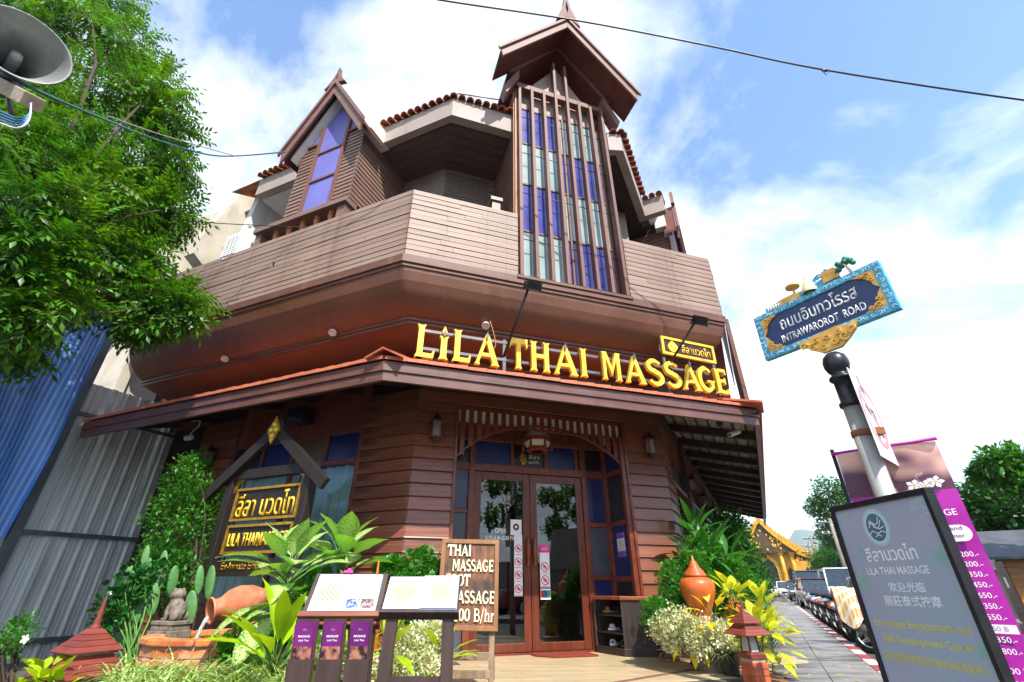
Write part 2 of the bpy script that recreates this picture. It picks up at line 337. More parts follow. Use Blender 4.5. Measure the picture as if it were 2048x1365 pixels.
pm('deadleaf', 'a8811f', 'c7a13a', rough=.7, island=.3); pm('shoetan', '8a6248', '9d7357', rough=.6); pm('shoered', '7d2b2b', '8f3a38', rough=.6); pm('shoegreen', '1f8f6a', '2da37c', rough=.5); pm('shoeblack', '18191c', '26272b', rough=.55)
pm('potblack', '1f2224', '2d3033', rough=.5, scale=(9,9,9)); pm('jarclay', 'b5561f', 'c9692c', rough=.42, scale=(4,4,12), bump=.05, c3='9c4519', c3scale=3., c3lo=.5, c3hi=.75)
pm('mortar', '9b8f7d', 'ada190', rough=.9, scale=(18,18,18), bump=.3); pm('brickred', 'a34a2c', 'c2643f', rough=.85, scale=(12,12,12), bump=.5, rnd=.16, c3='c98c62', c3scale=7., c3lo=.55, c3hi=.75)
pm('lantwood', '6d2f24', '823c2e', rough=.5, scale=(6,6,30), bump=.12, rnd=.1); pm('frosted', 'a9b0a6', 'c2c8bd', rough=.3, scale=(30,30,10), c3='6f776d', c3scale=9.)
pm('shelfbrown', '6e3f2a', '87523a', rough=.45, scale=(3,30,30)); pm('coverphoto', '2a1a20', 'a8705c', rough=.35, scale=(28,28,28), lo=.4, hi=.6); pm('lavender', 'b893c4', rough=.5); pm('blueedge', '8fa2c4', rough=.4)
pm('printgreen', '5c8f2a', '76a344', rough=.5, scale=(60,60,60)); pm('photoblue', '3c4c7a', 'a9b7d6', rough=.4, scale=(60,60,60), lo=.42, hi=.58); pm('photodark', '3c3562', 'b08a72', rough=.4, scale=(60,60,60), lo=.42, hi=.58); pm('printgrey', '9a9aa2', rough=.5); pm('printyellow', 'b8851f', 'c99c3a', rough=.5, scale=(60,60,60))
pm('boardwood', '4a3325', '8a5733', rough=.6, scale=(22,22,2.5), bump=.15, c3='2c221d', c3scale=4., c3lo=.5, c3hi=.7); pm('boardframe', '7a5030', '96683f', rough=.6, scale=(14,14,5), bump=.1); pm('oldwood', '6c5a48', '8f7a62', rough=.8, scale=(30,30,4), bump=.3, c3='4b3d31', c3scale=8.)
def leafm(name, c1, c2, sc=8., transl=.3, island=.25, rough=.42, c3=None, c3s=3., lo=.35, hi=.65): return pm(name, c1, c2, rough=rough, scale=(sc,)*3, transl=transl, island=island, c3=c3 or '8c7a2c', c3scale=c3s if c3 else 11., c3lo=.55 if c3 else .64, c3hi=.75 if c3 else .8, lo=lo, hi=hi, spec=.4)
pm('bark', '372a1f', '4d3e30', rough=.9, scale=(16,16,4), bump=.5); pm('stemgreen', '3f6b22', '5b8a30', rough=.6, scale=(9,9,3))
leafm('treeleaf', '33600f', '5a861c', 1.2, .33, .45); leafm('lime', '86a512', 'a9c41c', 4, .3, .15); leafm('spiderleaf', '6f8f35', 'b9c489', 60, .25, .3, lo=.45, hi=.6); leafm('parsley', '2f6a1c', '4f8c2a', 9, .25, .3); leafm('whiteleaf', '8fa05c', 'dcdcc0', 45, .2, .3, lo=.4, hi=.52)
leafm('shrubgreen', '2c6419', '4a8226', 2, .3, .35); leafm('hedgegreen', '1f4a16', '356a22', 1.5, .25, .35); leafm('glossgreen', '3d7a20', '5b9a2c', 4, .2, .2, .25); leafm('darkgloss', '174a18', '26621f', 4, .15, .2, .22); leafm('leafgreen', '2d6b1f', '47872a', 3, .3, .2, .32); leafm('yellowleaf', 'c2b012', 'd8c928', 8, .3, .12); leafm('crotonleaf', '8fa51a', 'cfc634', 14, .3, .25, lo=.4, hi=.6); leafm('farleaf', '2b5a1b', '46782a', .6, .25, .35)
pm('cactus', '3c6b33', '50803f', rough=.5, scale=(12,12,12), bump=.1, c3='6d8f4a', c3scale=30., c3lo=.6, c3hi=.7)
def varieg():
    m = leafm('variegated', '4f8c28', '6aa336', 5, .32, .15, .4); t = m.node_tree; L = t.links.new; b = next(n for n in t.nodes if n.type == 'BSDF_PRINCIPLED'); src = b.inputs['Base Color'].links[0].from_socket
    uv = N(t, 'ShaderNodeUVMap'); sp = N(t, 'ShaderNodeSeparateXYZ'); L(uv.outputs[0], sp.inputs[0]); mp = N(t, 'ShaderNodeMapping'); mp.inputs['Scale'].default_value = (9, 30, 1); L(uv.outputs[0], mp.inputs[0])
    ns = N(t, 'ShaderNodeTexNoise'); ns.inputs['Scale'].default_value = 1.0; ns.inputs['Detail'].default_value = 3; L(mp.outputs[0], ns.inputs['Vector'])
    a = N(t, 'ShaderNodeMath', operation='SUBTRACT'); L(sp.outputs[0], a.inputs[0]); a.inputs[1].default_value = .5; ab = N(t, 'ShaderNodeMath', operation='ABSOLUTE'); L(a.outputs[0], ab.inputs[0])
    k = N(t, 'ShaderNodeMath', operation='MULTIPLY_ADD'); L(ab.outputs[0], k.inputs[0]); k.inputs[1].default_value = -.34; L(ns.outputs['Fac'], k.inputs[2])
    mr = N(t, 'ShaderNodeMapRange'); mr.inputs['From Min'].default_value = .34; mr.inputs['From Max'].default_value = .43; L(k.outputs[0], mr.inputs['Value'])
    mx = N(t, 'ShaderNodeMix', data_type='RGBA'); L(mr.outputs[0], mx.inputs['Factor']); L(src, mx.inputs['A']); mx.inputs['B'].default_value = _lin('c3cf86'); L(mx.outputs['Result'], b.inputs['Base Color'])
varieg()
pm('framegrey', '525a5f', '646c70', rough=.5, scale=(9,9,4), metal=.3); pm('creamwall', 'b9ae9c', 'cdc3b2', rough=.8, scale=(2,2,2), c3='8f8474', c3scale=(2,2,.5), c3lo=.58, c3hi=.85)
pm('brickold', 'a9552c', 'c9793f', rough=.9, scale=(9,9,9), bump=.6, rnd=.14, c3='c7a982', c3scale=5., c3lo=.48, c3hi=.7); pm('pondwater', '1d2a14', '2b3a1c', rough=.08, scale=(5,5,5)); pm('claypale', 'a85a38', 'c27a55', rough=.75, scale=(6,6,6), bump=.2, c3='c9a68c', c3scale=4., c3lo=.52, c3hi=.75); pm('statue', '6d6459', '877c6e', rough=.9, scale=(26,26,26), bump=.5, c3='4a443b', c3scale=12., c3lo=.5, c3hi=.7)
pm('hornmetal', '8b8f8c', 'a3a7a3', rough=.5, scale=(7,7,7), metal=.35, c3='7b6a58', c3scale=5., c3lo=.55, c3hi=.75, bump=.05); pm('timberpale', '9a8a74', 'b3a38c', rough=.85, scale=(6,30,30), bump=.4, c3='6d5f4e', c3scale=6.); pm('cableblue', '1f5f8f', '2a72a5', rough=.4); pm('cableteal', '1f5560', '2a6570', rough=.5); pm('cablegrey', '8a8a86', rough=.6); pm('rust', '7a4a2c', '8f5c3a', rough=.8, scale=(20,20,20), bump=.3)
pm('signnavy', '17315f', '1f3b6e', rough=.4, scale=(4,4,4)); pm('signteal', '2f93ba', '58b4d2', rough=.5, scale=(30,30,30), lo=.4, hi=.6); pm('signice', 'b9dbe2', 'cde6ea', rough=.5); pm('goldcarve', 'd39c35', 'e8bd62', rough=.45, scale=(12,12,12), bump=.1, spec=.5); pm('ivorygold', 'dcbf82', 'e6cf9c', rough=.5); pm('signgreen', '1c6a4a', '2b8058', rough=.5, scale=(20,20,20)); pm('signred', 'c98086', 'd4949a', rough=.55, scale=(9,9,9))
pm('greyprint', 'a3a3b8', 'b1b1c4', rough=.25, scale=(1,1,1.2), c3='9cb0c2', c3scale=(1.2,1.2,1.2), c3lo=.4, c3hi=.7, spec=.5); pm('emblemblue', '4c6d86', '587a92', rough=.35)
for _i, _c in enumerate(('b4bccb', 'b4c8d0', 'b6d4d4', 'bce2dc', 'c4efe6')): pm('glow%d' % (_i+1), _c, rough=.35)
pm('lace', 'bcd2d0', rough=.4); pm('flowerprint', '86b7a6', '94c2b0', rough=.35); pm('printpale', 'f2f3f6', rough=.5); pm('spaphoto', '5a3048', 'e8b8a8', rough=.4, scale=(2.2,2.2,3.2), detail=2, lo=.42, hi=.6, c3='f0e2da', c3scale=3.5, c3lo=.6, c3hi=.72)
def tarpm():
    m = pm('tarp', '2a76d8', '3a88e6', rough=.45, scale=(6,6,6), transl=0.0, bump=.15, bscale=9.); t = m.node_tree; L = t.links.new; b = next(n for n in t.nodes if n.type == 'BSDF_PRINCIPLED'); src = b.inputs['Base Color'].links[0].from_socket
    uv = N(t, 'ShaderNodeUVMap'); sp = N(t, 'ShaderNodeSeparateXYZ'); L(uv.outputs[0], sp.inputs[0]); k = N(t, 'ShaderNodeMath', operation='MULTIPLY'); L(sp.outputs[0], k.inputs[0]); k.inputs[1].default_value = 62.; fr = N(t, 'ShaderNodeMath', operation='FRACT'); L(k.outputs[0], fr.inputs[0]); gt = N(t, 'ShaderNodeMath', operation='GREATER_THAN'); L(fr.outputs[0], gt.inputs[0]); gt.inputs[1].default_value = .56
    mx = N(t, 'ShaderNodeMix', data_type='RGBA'); L(gt.outputs[0], mx.inputs['Factor']); L(src, mx.inputs['A']); mx.inputs['B'].default_value = _lin('8fabd6'); L(mx.outputs['Result'], b.inputs['Base Color'])
tarpm()
def waterm():
    m = bpy.data.materials.new('streamwater'); m.use_nodes = True; MAT['streamwater'] = m; b = m.node_tree.nodes['Principled BSDF']; b.inputs['Transmission Weight'].default_value = .7; b.inputs['Roughness'].default_value = .15; b.inputs['Base Color'].default_value = (.9, .93, .95, 1); b.inputs['IOR'].default_value = 1.33
waterm()
pm('tyre', '17171a', '232326', rough=.8, scale=(30,30,30), bump=.3); pm('seatblack', '141416', '1f1f22', rough=.5); pm('tailred', 'b01218', 'c41f22', rough=.2, coat=.5); pm('amber', 'd07a18', rough=.3)
for _n, _c in (('bikebody', '888888'), ('bikeblack', '15161a'), ('bikesilver', '8f9296'), ('bikewhite', 'd5d6d8'), ('bikered', '8f1518'), ('bikeblue', '1d8fc4'), ('carbody', '888888'), ('carteal', '3b4c57'), ('cardark', '33373d'), ('pinkhelmet', 'd978a4')): pm(_n, _c, rough=.3, coat=.8)
pm('carglass', '1d2a33', '2b3a44', rough=.06, spec=.8); pm('templegold', 'c98f1e', 'e3b23c', rough=.4, scale=(3,3,3), metal=.25, bump=.3, bscale=5.); pm('goldwall', 'b98728', 'd0a040', rough=.5, scale=(2,2,2), bump=.4, bscale=4.); pm('templetile', '4a4a42', '5e5c50', rough=.6, scale=(3,3,3)); pm('templedark', '3c3222', '5c4a24', rough=.6, scale=(2,2,2))
pm('kioskwood', '9a6a3c', 'b58450', rough=.6, scale=(2,2,20), rnd=.1, bump=.1); pm('kioskdark', '4a2a1c', '5e3826', rough=.6, scale=(2,2,20), rnd=.1); pm('forest', '22401c', '33562a', rough=.9, scale=(.02,.02,.02), bump=.5, bscale=.05)
def plaidm():
    m = pm('plaid', 'd8c878', 'e2d590', rough=.85, scale=(6,6,6)); t = m.node_tree; L = t.links.new; b = next(n for n in t.nodes if n.type == 'BSDF_PRINCIPLED'); col = b.inputs['Base Color'].links[0].from_socket
    tcn = N(t, 'ShaderNodeTexCoord')
    for rot, c, k in (((0, 0, .46), 'd46a7e', 15.), ((0, 1.2, 2.0), 'e8e2cf', 11.)):
        mp = N(t, 'ShaderNodeMapping'); mp.inputs['Rotation'].default_value = rot; L(tcn.outputs['Object'], mp.inputs[0]); w = N(t, 'ShaderNodeTexWave'); w.inputs['Scale'].default_value = k/3.2; L(mp.outputs[0], w.inputs['Vector']); g = N(t, 'ShaderNodeMapRange'); g.inputs['From Min'].default_value = .6; g.inputs['From Max'].default_value = .75; g.inputs['To Max'].default_value = .75; L(w.outputs['Fac'], g.inputs['Value'])
        mx = N(t, 'ShaderNodeMix', data_type='RGBA'); L(g.outputs[0], mx.inputs['Factor']); L(col, mx.inputs['A']); mx.inputs['B'].default_value = _lin(c); col = mx.outputs['Result']
    L(col, b.inputs['Base Color'])
plaidm()

pm('carmaroon', '3a1216', '4a181c', rough=.3, coat=.8); pm('steelroof', '4c4f52', '5c5f62', rough=.6, scale=(3,3,3), metal=.3)
# ---------------------------------------------------------------- the corner shop building
B = thing('shop_building', 'brown wooden corner shophouse with slatted bay tower, balcony and tiled awning', 'building', FF(0, -2, 0))
def siding(parent, fr, s0, s1, z0, z1, pitch=0.155, o=0.0, mat='siding', th=0.032, name='board'):
    mb = MB(); h = pitch - 0.004
    mb.prism([(o-.02, 0), (o+th, 0), (o+th-.004, .012), (o+.008, h), (o-.02, h)], lambda a, b, t: fr(t, a, b), s0, s1)
    me = mb.mesh(name, [mat]); z = z0
    while z < z1 - 0.03:
        if z + pitch > z1 + 0.05: break
        piece(name, me, parent, (0, 0, z)); z += pitch
def slab(name, fr, s0, s1, o0, o1, z0, z1, mat, parent=None, bevel=0):
    return obj(name, MB().fbox(fr, s0, s1, o0, o1, z0, z1), mat, parent or B, bevel)
def PT(k, o, z):
    return (FL(5.2, 1.06*o, z), FF(-1.81-.47*o, o, z), FF(1.89+.79*o, o, z), FR(13.0, 1.27*o, z))[k]
def sweep(mb, prof, ks=(0, 1, 2, 3), closed=True, mi=0, smooth=False):
    n = len(prof); vs = [PT(k, o, z) for k in ks for o, z in prof]; fs = []
    for i in range(len(ks)-1):
        for j in range(n if closed else n-1): fs.append((i*n+j, i*n+(j+1) % n, (i+1)*n+(j+1) % n, (i+1)*n+j))
    if closed: fs += [tuple(range(n)), tuple(range((len(ks)-1)*n, len(ks)*n))]
    return mb.add(vs, fs, mi, smooth)
def rect(o0, o1, z0, z1): return [(o0, z0), (o1, z0), (o1, z1), (o0, z1)]
Z0 = 0.2
# --- entrance front, ground floor
w = slab('pier_wall', FF, -1.805, -1.27, -.7, -.021, Z0, 3.5, 'dark'); siding(w, FF, -1.825, -1.27, Z0, 3.4)
w = slab('pier_wall', FF, 1.24, 1.885, -.5, -.021, Z0, 3.5, 'dark'); siding(w, FF, 1.24, 1.905, Z0, 3.4)
w = slab('lintel_wall', FF, -1.27, 1.24, -.3, -.021, 3.12, 3.5, 'dark'); siding(w, FF, -1.27, 1.24, Z0+.155*19, 3.4)
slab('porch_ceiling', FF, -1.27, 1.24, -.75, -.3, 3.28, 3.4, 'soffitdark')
for _s in (-1.29, 1.225): obj('corner_trim', MB().fbox(FF, _s, _s+.035, -.02, .04, Z0, 3.12), 'joinery', B)
# fretwork screen with an arched lower edge
def arch_z(s): return 2.46 + 0.5*max(0.0, 1-((s-.0)/1.2)**2)**0.8
scr = slab('fretwork_screen', FF, -1.25, 1.22, -.06, -.02, 3.08, 3.13, 'joinery')
obj('white_strip', MB().fbox(FF, -1.25, 1.22, -.046, -.041, 2.905, 3.08), 'ivory', scr)
for i in range(22):
    s = -1.25 + 2.47*i/21.5 + .035
    zb = min(arch_z(s), 2.9)
    obj('screen_slat', MB().fbox(FF, s, s+.062, -.036, -.018, zb, 3.08), 'joinery', scr)
mb = MB(); mb.strip([(s/20*1.24, arch_z(s/20*1.22)-.015) for s in range(-20, 21)], .026, lambda a, b, t: FF(a, t, b), -.05, -.012)
obj('arch_rail', mb, 'plank', scr)
obj('screen_rail', MB().fbox(FF, -1.25, 1.22, -.05, -.012, 2.872, 2.9), 'joinery', scr)
# door plane
DO = -.6
fr_ = MB()
for a, b in ((-1.27, -1.2), (-.95, -.865), (.79, .87), (1.16, 1.24)): fr_.fbox(FF, a, b, DO-.05, DO+.05, Z0, 2.9)
fr_.fbox(FF, -1.2, 1.16, DO-.045, DO+.044, 2.395, 2.5).fbox(FF, -1.2, 1.16, DO-.045, DO+.044, 2.83, 2.9)
for a, b in ((-.33, -.28), (.2, .25), (.7, .755)): fr_.fbox(FF, a, b, DO-.04, DO+.04, 2.5, 2.83)
for z in (1.82, 1.2, .6): fr_.fbox(FF, -1.2, -.95, DO-.04, DO+.04, z, z+.05)
for z in (1.7, 1.02, .3): fr_.fbox(FF, .87, 1.16, DO-.04, DO+.04, z, z+.06)
df = obj('door_surround', fr_, 'joinery', B, bevel=.006)
def pane(s0, s1, z0, z1, mat, o=DO, fr=FF, parent=df, name='pane'):
    return obj(name, MB().fbox(fr, s0-.01, s1+.01, o-.008, o+.008, z0-.01, z1+.01), mat, parent)
for s0, s1, m in ((-1.2, -.95, 'smokeglass'), (-.865, -.33, 'blueglass'), (-.28, .2, 'smokeglass'), (.25, .7, 'blueglass'), (.755, 1.16, 'smokeglass')): pane(s0, s1, 2.5, 2.83, m)
for z0, z1, m in ((1.87, 2.395, 'blueglass'), (1.25, 1.82, 'greyglass'), (.65, 1.2, 'blueglass'), (Z0, .6, 'greyglass')): pane(-1.2, -.95, z0, z1, m)
for z0, z1, m in ((1.76, 2.395, 'blueglass'), (1.08, 1.7, 'greyglass'), (.36, 1.02, 'blueglass'), (Z0, .3, 'smokeglass')): pane(.87, 1.16, z0, z1, m)
for i in range(16):
    s = -1.2 + i*2.42/16; slab('plank', FF, s, s+.146, DO-.02, DO+(.02 if i % 2 else .026), 2.9, 3.3, 'plank')
# right return of the porch: glazed screen at right angles
FQ = Frame(*FF(1.2, DO, 0)[:2], (FF.n.x, FF.n.y), (-FF.u.x, -FF.u.y))      # s runs outwards
fr_ = MB()
for a, b in ((.05, .1), (.55, .62)): fr_.fbox(FQ, a, b, -.04, .04, Z0, 2.9)
for z in (2.83, 2.4, 1.7, 1.0, Z0): fr_.fbox(FQ, .1, .55, -.035, .035, z, z+.06)
rs = obj('porch_return', fr_, 'joinery', B, bevel=.006)
for z0, z1, m in ((2.46, 2.83, 'blueglass'), (1.76, 2.4, 'smokeglass'), (1.06, 1.7, 'blueglass'), (.26, 1.0, 'smokeglass')): pane(.1, .55, z0, z1, m, 0, FQ, rs)
# doors
def leaf(s0, s1, hs):
    m = MB()
    m.fbox(FF, s0, s0+.1, DO-.022, DO+.022, .225, 2.388).fbox(FF, s1-.1, s1, DO-.022, DO+.022, .225, 2.388)
    m.fbox(FF, s0+.1, s1-.1, DO-.021, DO+.021, .225, .32).fbox(FF, s0+.1, s1-.1, DO-.021, DO+.021, 2.28, 2.388)
    d = obj('door', m, 'doorwood', B, bevel=.006)
    obj('door_glass', MB().fbox(FF, s0+.095, s1-.095, DO-.004, DO+.004, .31, 2.29), 'doorglass', d)
    h = MB(); p = FF(hs, DO+.075, 0)
    h.lathe(p, [(0, 1.18), (.018, 1.185), (.024, 1.22), (.014, 1.25), (.03, 1.3), (.032, 1.36), (.03, 1.42), (.014, 1.47), (.024, 1.5), (.018, 1.53), (0, 1.54)], 10)
    h.tube([FF(hs, DO+.02, 1.26), FF(hs, DO+.075, 1.26)], .01, 6).tube([FF(hs, DO+.02, 1.46), FF(hs, DO+.075, 1.46)], .01, 6)
    obj('handle', h, 'shelftop', d); return d
dl = leaf(-.862, -.042, -.09); dr = leaf(-.036, .787, .005)
slab('threshold', FF, -.95, .87, DO-.06, DO+.06, .16, .222, 'joinery')
# flat prints on the doors
def card(name, fr, s, z, w, h, o, mat, parent=None, flip=1, label=None):
    M = fr.mat(s, o, z, flip); m = MB(); m.box(-w/2, w/2, 0, h, 0, .003, M=M); q = obj(name, m, mat, parent)
    if label: q['label'] = label
    return q
def ring_mb(mb, M, cx, cy, r, wd, n=28, zz=.0045, slash=True):
    for i in range(n):
        a, b = 2*math.pi*i/n, 2*math.pi*(i+1)/n
        mb.add([M @ Vector((cx+q*math.cos(t), cy+q*math.sin(t), zz)) for q, t in ((r, a), (r, b), (r-wd, b), (r-wd, a))], [(0,1,2,3)])
    if slash:
        c = .7071*(r-wd*.5); d = wd*.4
        mb.add([M @ Vector(p) for p in ((cx-c-d, cy+c-d, zz+.0004), (cx-c+d, cy+c+d, zz+.0004), (cx+c+d, cy-c+d, zz+.0004), (cx+c-d, cy-c-d, zz+.0004))], [(0,1,2,3)])
    return mb
OP = DO + .0052
M = FF.mat(-.47, OP, 0)
text('OPEN', .15, 'letterwhite', dl, M @ TR(0, 1.585), h=.055); text('10.00 A.M-10.00 P.M', .42, 'letterwhite', dl, M @ TR(0, 1.495), h=.052)
st = card('sticker', FF, -.245, 1.56, .16, .2, OP, 'paper', dl, label='square white sticker with a small red emblem on the left door')
mb = MB(); ring_mb(mb, FF.mat(-.245, OP, 1.665), 0, 0, .045, .028, slash=False); obj('print', mb, 'lampred', st)
def noticeboard(s, z0, w, rows, door, head, label):
    h = .16*len(rows) + head; st = card('notice_strip', FF, s, z0, w, h, OP, 'paper', door, label=label)
    M = FF.mat(s, OP, z0); mb = MB()
    for i, r in enumerate(rows):
        cy = .085 + .16*i
        if r: ring_mb(mb, M, 0, cy, r, r*.2)
    obj('prohibition_mark', mb, 'prohib', st)
    mb = MB()
    for i, r in enumerate(rows):
        cy = .085 + .16*i
        if r:
            mb.box(-r*.5, r*.5, cy-.008, cy+.008, .0035, .0041, M=M); mb.box(-.008, .008, cy-r*.45, cy+r*.45, .0035, .0042, M=M)
            mb.box(-w*.36, w*.36, cy-.077, cy-.07, .0035, .0041, M=M)
    obj('print', mb, 'prohib', st); return st
noticeboard(-.215, .83, .115, (.05, .05, .05, .05), dl, .1, 'white strip of four pink prohibition signs on the left door')
nb = noticeboard(.165, .93, .14, (.06, .058), dr, .1, 'white strip of two pink prohibition signs on the right door')
c_ = card('notice_head', FF, .165, 1.35, .142, .1, OP+.004, 'pink', dr); text('สปา', .08, 'paper', c_, FF.mat(.165, OP+.0075, 1.385), h=.03)
c_ = card('pay_sticker', FF, .165, .79, .142, .125, OP, 'paper', dr, label='red, green and blue payment card sticker')
for k, (a, m) in enumerate(((-.045, 'red'), (0, 'prussian'), (.045, 'greenprint'))): card('stripe', FF, .165+a, .81, .043, .085, OP+.0035, m, c_)
pst = card('poster', FQ, .33, 1.3, .2, .3, .012, 'whitepaint', rs, -1, 'purple and white notice on the blue side pane')
for z, h in ((1.302, .07), (1.53, .068)): card('poster_band', FQ, .33, z, .198, h, .0155, 'violet', pst, -1)
for k in range(5): card('poster_line', FQ, .33, 1.39+.026*k, .15-.02*(k % 2), .007, .0155, 'violet', pst, -1)
# gold ornament and script on the middle transom pane
om = MB()
for k, (x, y, r) in enumerate(((0, .0, .03), (-.03, .04, .024), (.03, .04, .024), (0, .075, .026), (-.022, .115, .02), (.022, .115, .02), (0, .15, .018), (0, .19, .014), (-.045, .085, .014), (.045, .085, .014))):
    om.add([FF(-.13+x+dx*r, DO+.014, 2.55+y+dz*r*1.25) for dx, dz in ((-1, 0), (0, -1), (1, 0), (0, 1))], [(0,1,2,3)])
obj('gold_ornament', om, 'goldtrim', B); text('ลีลา', .16, 'ivory', B, FF.mat(.04, DO+.014, 2.62), h=.06, name='script')
text('นวดไท', .16, 'ivory', B, FF.mat(.04, DO+.014, 2.55), h=.05, name='script')
# --- left front, ground floor
w = slab('pier_wall', FL, 0.02, .82, -.3, -.021, Z0, 3.5, 'dark'); siding(w, FL, -.014, .82, Z0, 3.4)
w = slab('pier_wall', FL, 3.3, 4.15, -.3, -.021, Z0, 3.5, 'dark'); siding(w, FL, 3.3, 4.15, Z0, 3.4)
slab('gap_shade_slab', FL, 4.15, 5.3, -.35, -.2, 0, 3.5, 'dark')  # dark slab added to paint the shaded gap between building and fence
slab('sill_wall', FL, .82, 3.3, -.25, -.02, Z0, .62, 'plank')
for i in range(14):
    s = .82 + i*2.48/14; slab('plank', FL, s, s+.173, -.06, -.02+(.006 if i % 2 else 0), 2.86, 3.42, 'plank')
fr_ = MB()
for s in (.82, 3.25): fr_.fbox(FL, s, s+.06, -.07, .03, .6, 2.86)
for s in (1.42, 2.02, 2.63): fr_.fbox(FL, s, s+.05, -.06, .02, 2.44, 2.84)
fr_.fbox(FL, .88, 3.25, -.06, .025, 2.38, 2.45).fbox(FL, .88, 3.25, -.06, .025, 2.8, 2.87).fbox(FL, .88, 3.25, -.07, .06, .58, .66).fbox(FL, 2.02, 2.07, -.05, .015, .66, 2.38)
lf = obj('window_frame', fr_, 'joinery', B, bevel=.006)
for s0, s1, m in ((.88, 1.42, 'blueglass'), (1.47, 2.02, 'amberglass'), (2.07, 2.63, 'blueglass'), (2.68, 3.25, 'smokeglass')): pane(s0, s1, 2.45, 2.8, m, -.02, FL, lf)
for s0, s1 in ((.88, 2.02), (2.07, 3.25)): pane(s0, s1, .66, 2.38, 'winglass', -.03, FL, lf, 'window_pane')
mb = MB(); nx = 150; top = []
for i in range(nx+1):
    s = .84 + 2.44*i/nx; ph = s*34 + 1.6*math.sin(s*5.1); o = -.17 + .035*math.sin(ph) + .012*math.sin(s*71)
    top.append((s, o))
mb.add([FL(s, o, z) for z in (.4, 2.4) for s, o in top], [(i, i+1, nx+2+i, nx+1+i) for i in range(nx)], smooth=True)
tag(obj('curtain', mb, 'curtain'), 'pleated sheer white curtain behind the big shop window', 'curtain')
tag(obj('spot_bulb', MB().ball(FL(1.12, .0, 2.4), .014).tube([FL(1.12, -.01, 2.41), FL(1.12, -.01, 2.44)], .01, 6), 'bulbglow'), 'tiny lit spotlight above the window curtain', 'spotlight')
# --- right side along the street
for s0, s1 in ((0, .62), (2.3, 2.75), (4.4, 4.85), (6.6, 7.05), (9.0, 9.5), (11.5, 13.0)):
    w = slab('pier_wall', FR, s0, s1, -.3, -.021, Z0, 3.5, 'dark'); siding(w, FR, s0-(.014 if s0 == 0 else 0), s1, Z0, 3.4)
for s0, s1 in ((.62, 2.3), (2.75, 4.4), (4.85, 6.6), (7.05, 9.0), (9.5, 11.5)):
    slab('plank_panel', FR, s0, s1, -.1, -.02, 2.84, 3.5, 'plank'); slab('sill_wall', FR, s0, s1, -.2, -.02, Z0, .8, 'plank')
    m = MB().fbox(FR, s0, s0+.06, -.07, .03, .8, 2.84).fbox(FR, s1-.06, s1, -.07, .03, .8, 2.84).fbox(FR, s0+.06, s1-.06, -.06, .025, 2.36, 2.42).fbox(FR, s0+.06, s1-.06, -.06, .025, .8, .87)
    f_ = obj('window_frame', m, 'joinery', B); pane(s0+.06, s1-.06, .87, 2.36, 'winglass', -.03, FR, f_, 'window_pane')
    for k in range(3):
        a = s0+.06+(s1-s0-.12)*k/3; pane(a+.01, a+(s1-s0-.12)/3-.02, 2.43, 2.83, ('blueglass', 'amberglass', 'blueglass')[k], -.03, FR, f_)
# --- room behind the glass
room = MB()
room.add([FF(-1.7, -.75, .19), FF(1.9, -.75, .19), FF(3.5, -6, .19), FF(-3.5, -6, .19)], [(0,1,2,3)])
room.add([FL(.1, -.32, .191), FL(3.9, -.32, .191), FL(3.9, -4.5, .191), FL(.1, -4.5, .191)], [(0,1,2,3)])
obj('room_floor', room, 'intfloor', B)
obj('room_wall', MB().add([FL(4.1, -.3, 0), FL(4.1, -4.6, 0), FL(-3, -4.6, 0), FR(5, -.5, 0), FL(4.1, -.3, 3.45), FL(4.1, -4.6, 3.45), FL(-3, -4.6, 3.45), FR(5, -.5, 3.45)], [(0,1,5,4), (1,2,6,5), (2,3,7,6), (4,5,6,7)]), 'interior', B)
# --- cove under the balcony and the balcony band
mb = MB(); KS = (0, 1, 2)
prof = [(1.0, 4.58), (.985, 4.48), (.95, 4.36), (.89, 4.24), (.8, 4.13), (.7, 4.05), (.62, 4.01)]
sweep(mb, prof, KS, closed=False, smooth=False)
sweep(mb, [(.6, 3.94), (.05, 3.8), (-.02, 3.8), (-.02, 3.3)], KS, closed=False)
cv = obj('cove_soffit', mb, 'cove', B)
sm = cv.modifiers.new('bevel', 'BEVEL'); sm.width = .05; sm.segments = 3; sm.limit_method = 'ANGLE'; sm.angle_limit = math.radians(12)
mb = MB(); sweep(mb, rect(.58, .64, 3.975, 4.012), KS); sweep(mb, rect(.57, .62, 3.93, 3.972), KS); obj('cove_moulding', mb, 'band', B)
mb = MB(); sweep(mb, rect(.9, 1.035, 4.585, 4.70), KS); sweep(mb, rect(.9, 1.012, 4.535, 4.583), KS); obj('balcony_band', mb, 'band', B)
mb = MB(); P = [PT(2, 1.02, 3.3), PT(2, 1.02, 4.66)]
u3 = FR.u*.05; v3 = FF.u*.07
mb.hexa([P[0], P[0]+FF.u*.075, P[0]+FF.u*.075+FR.u*2.2, P[0]+FR.u*2.2, P[1], P[1]+FF.u*.075, P[1]+FF.u*.075+FR.u*2.2, P[1]+FR.u*2.2]); obj('end_panel', mb, 'cove', B)
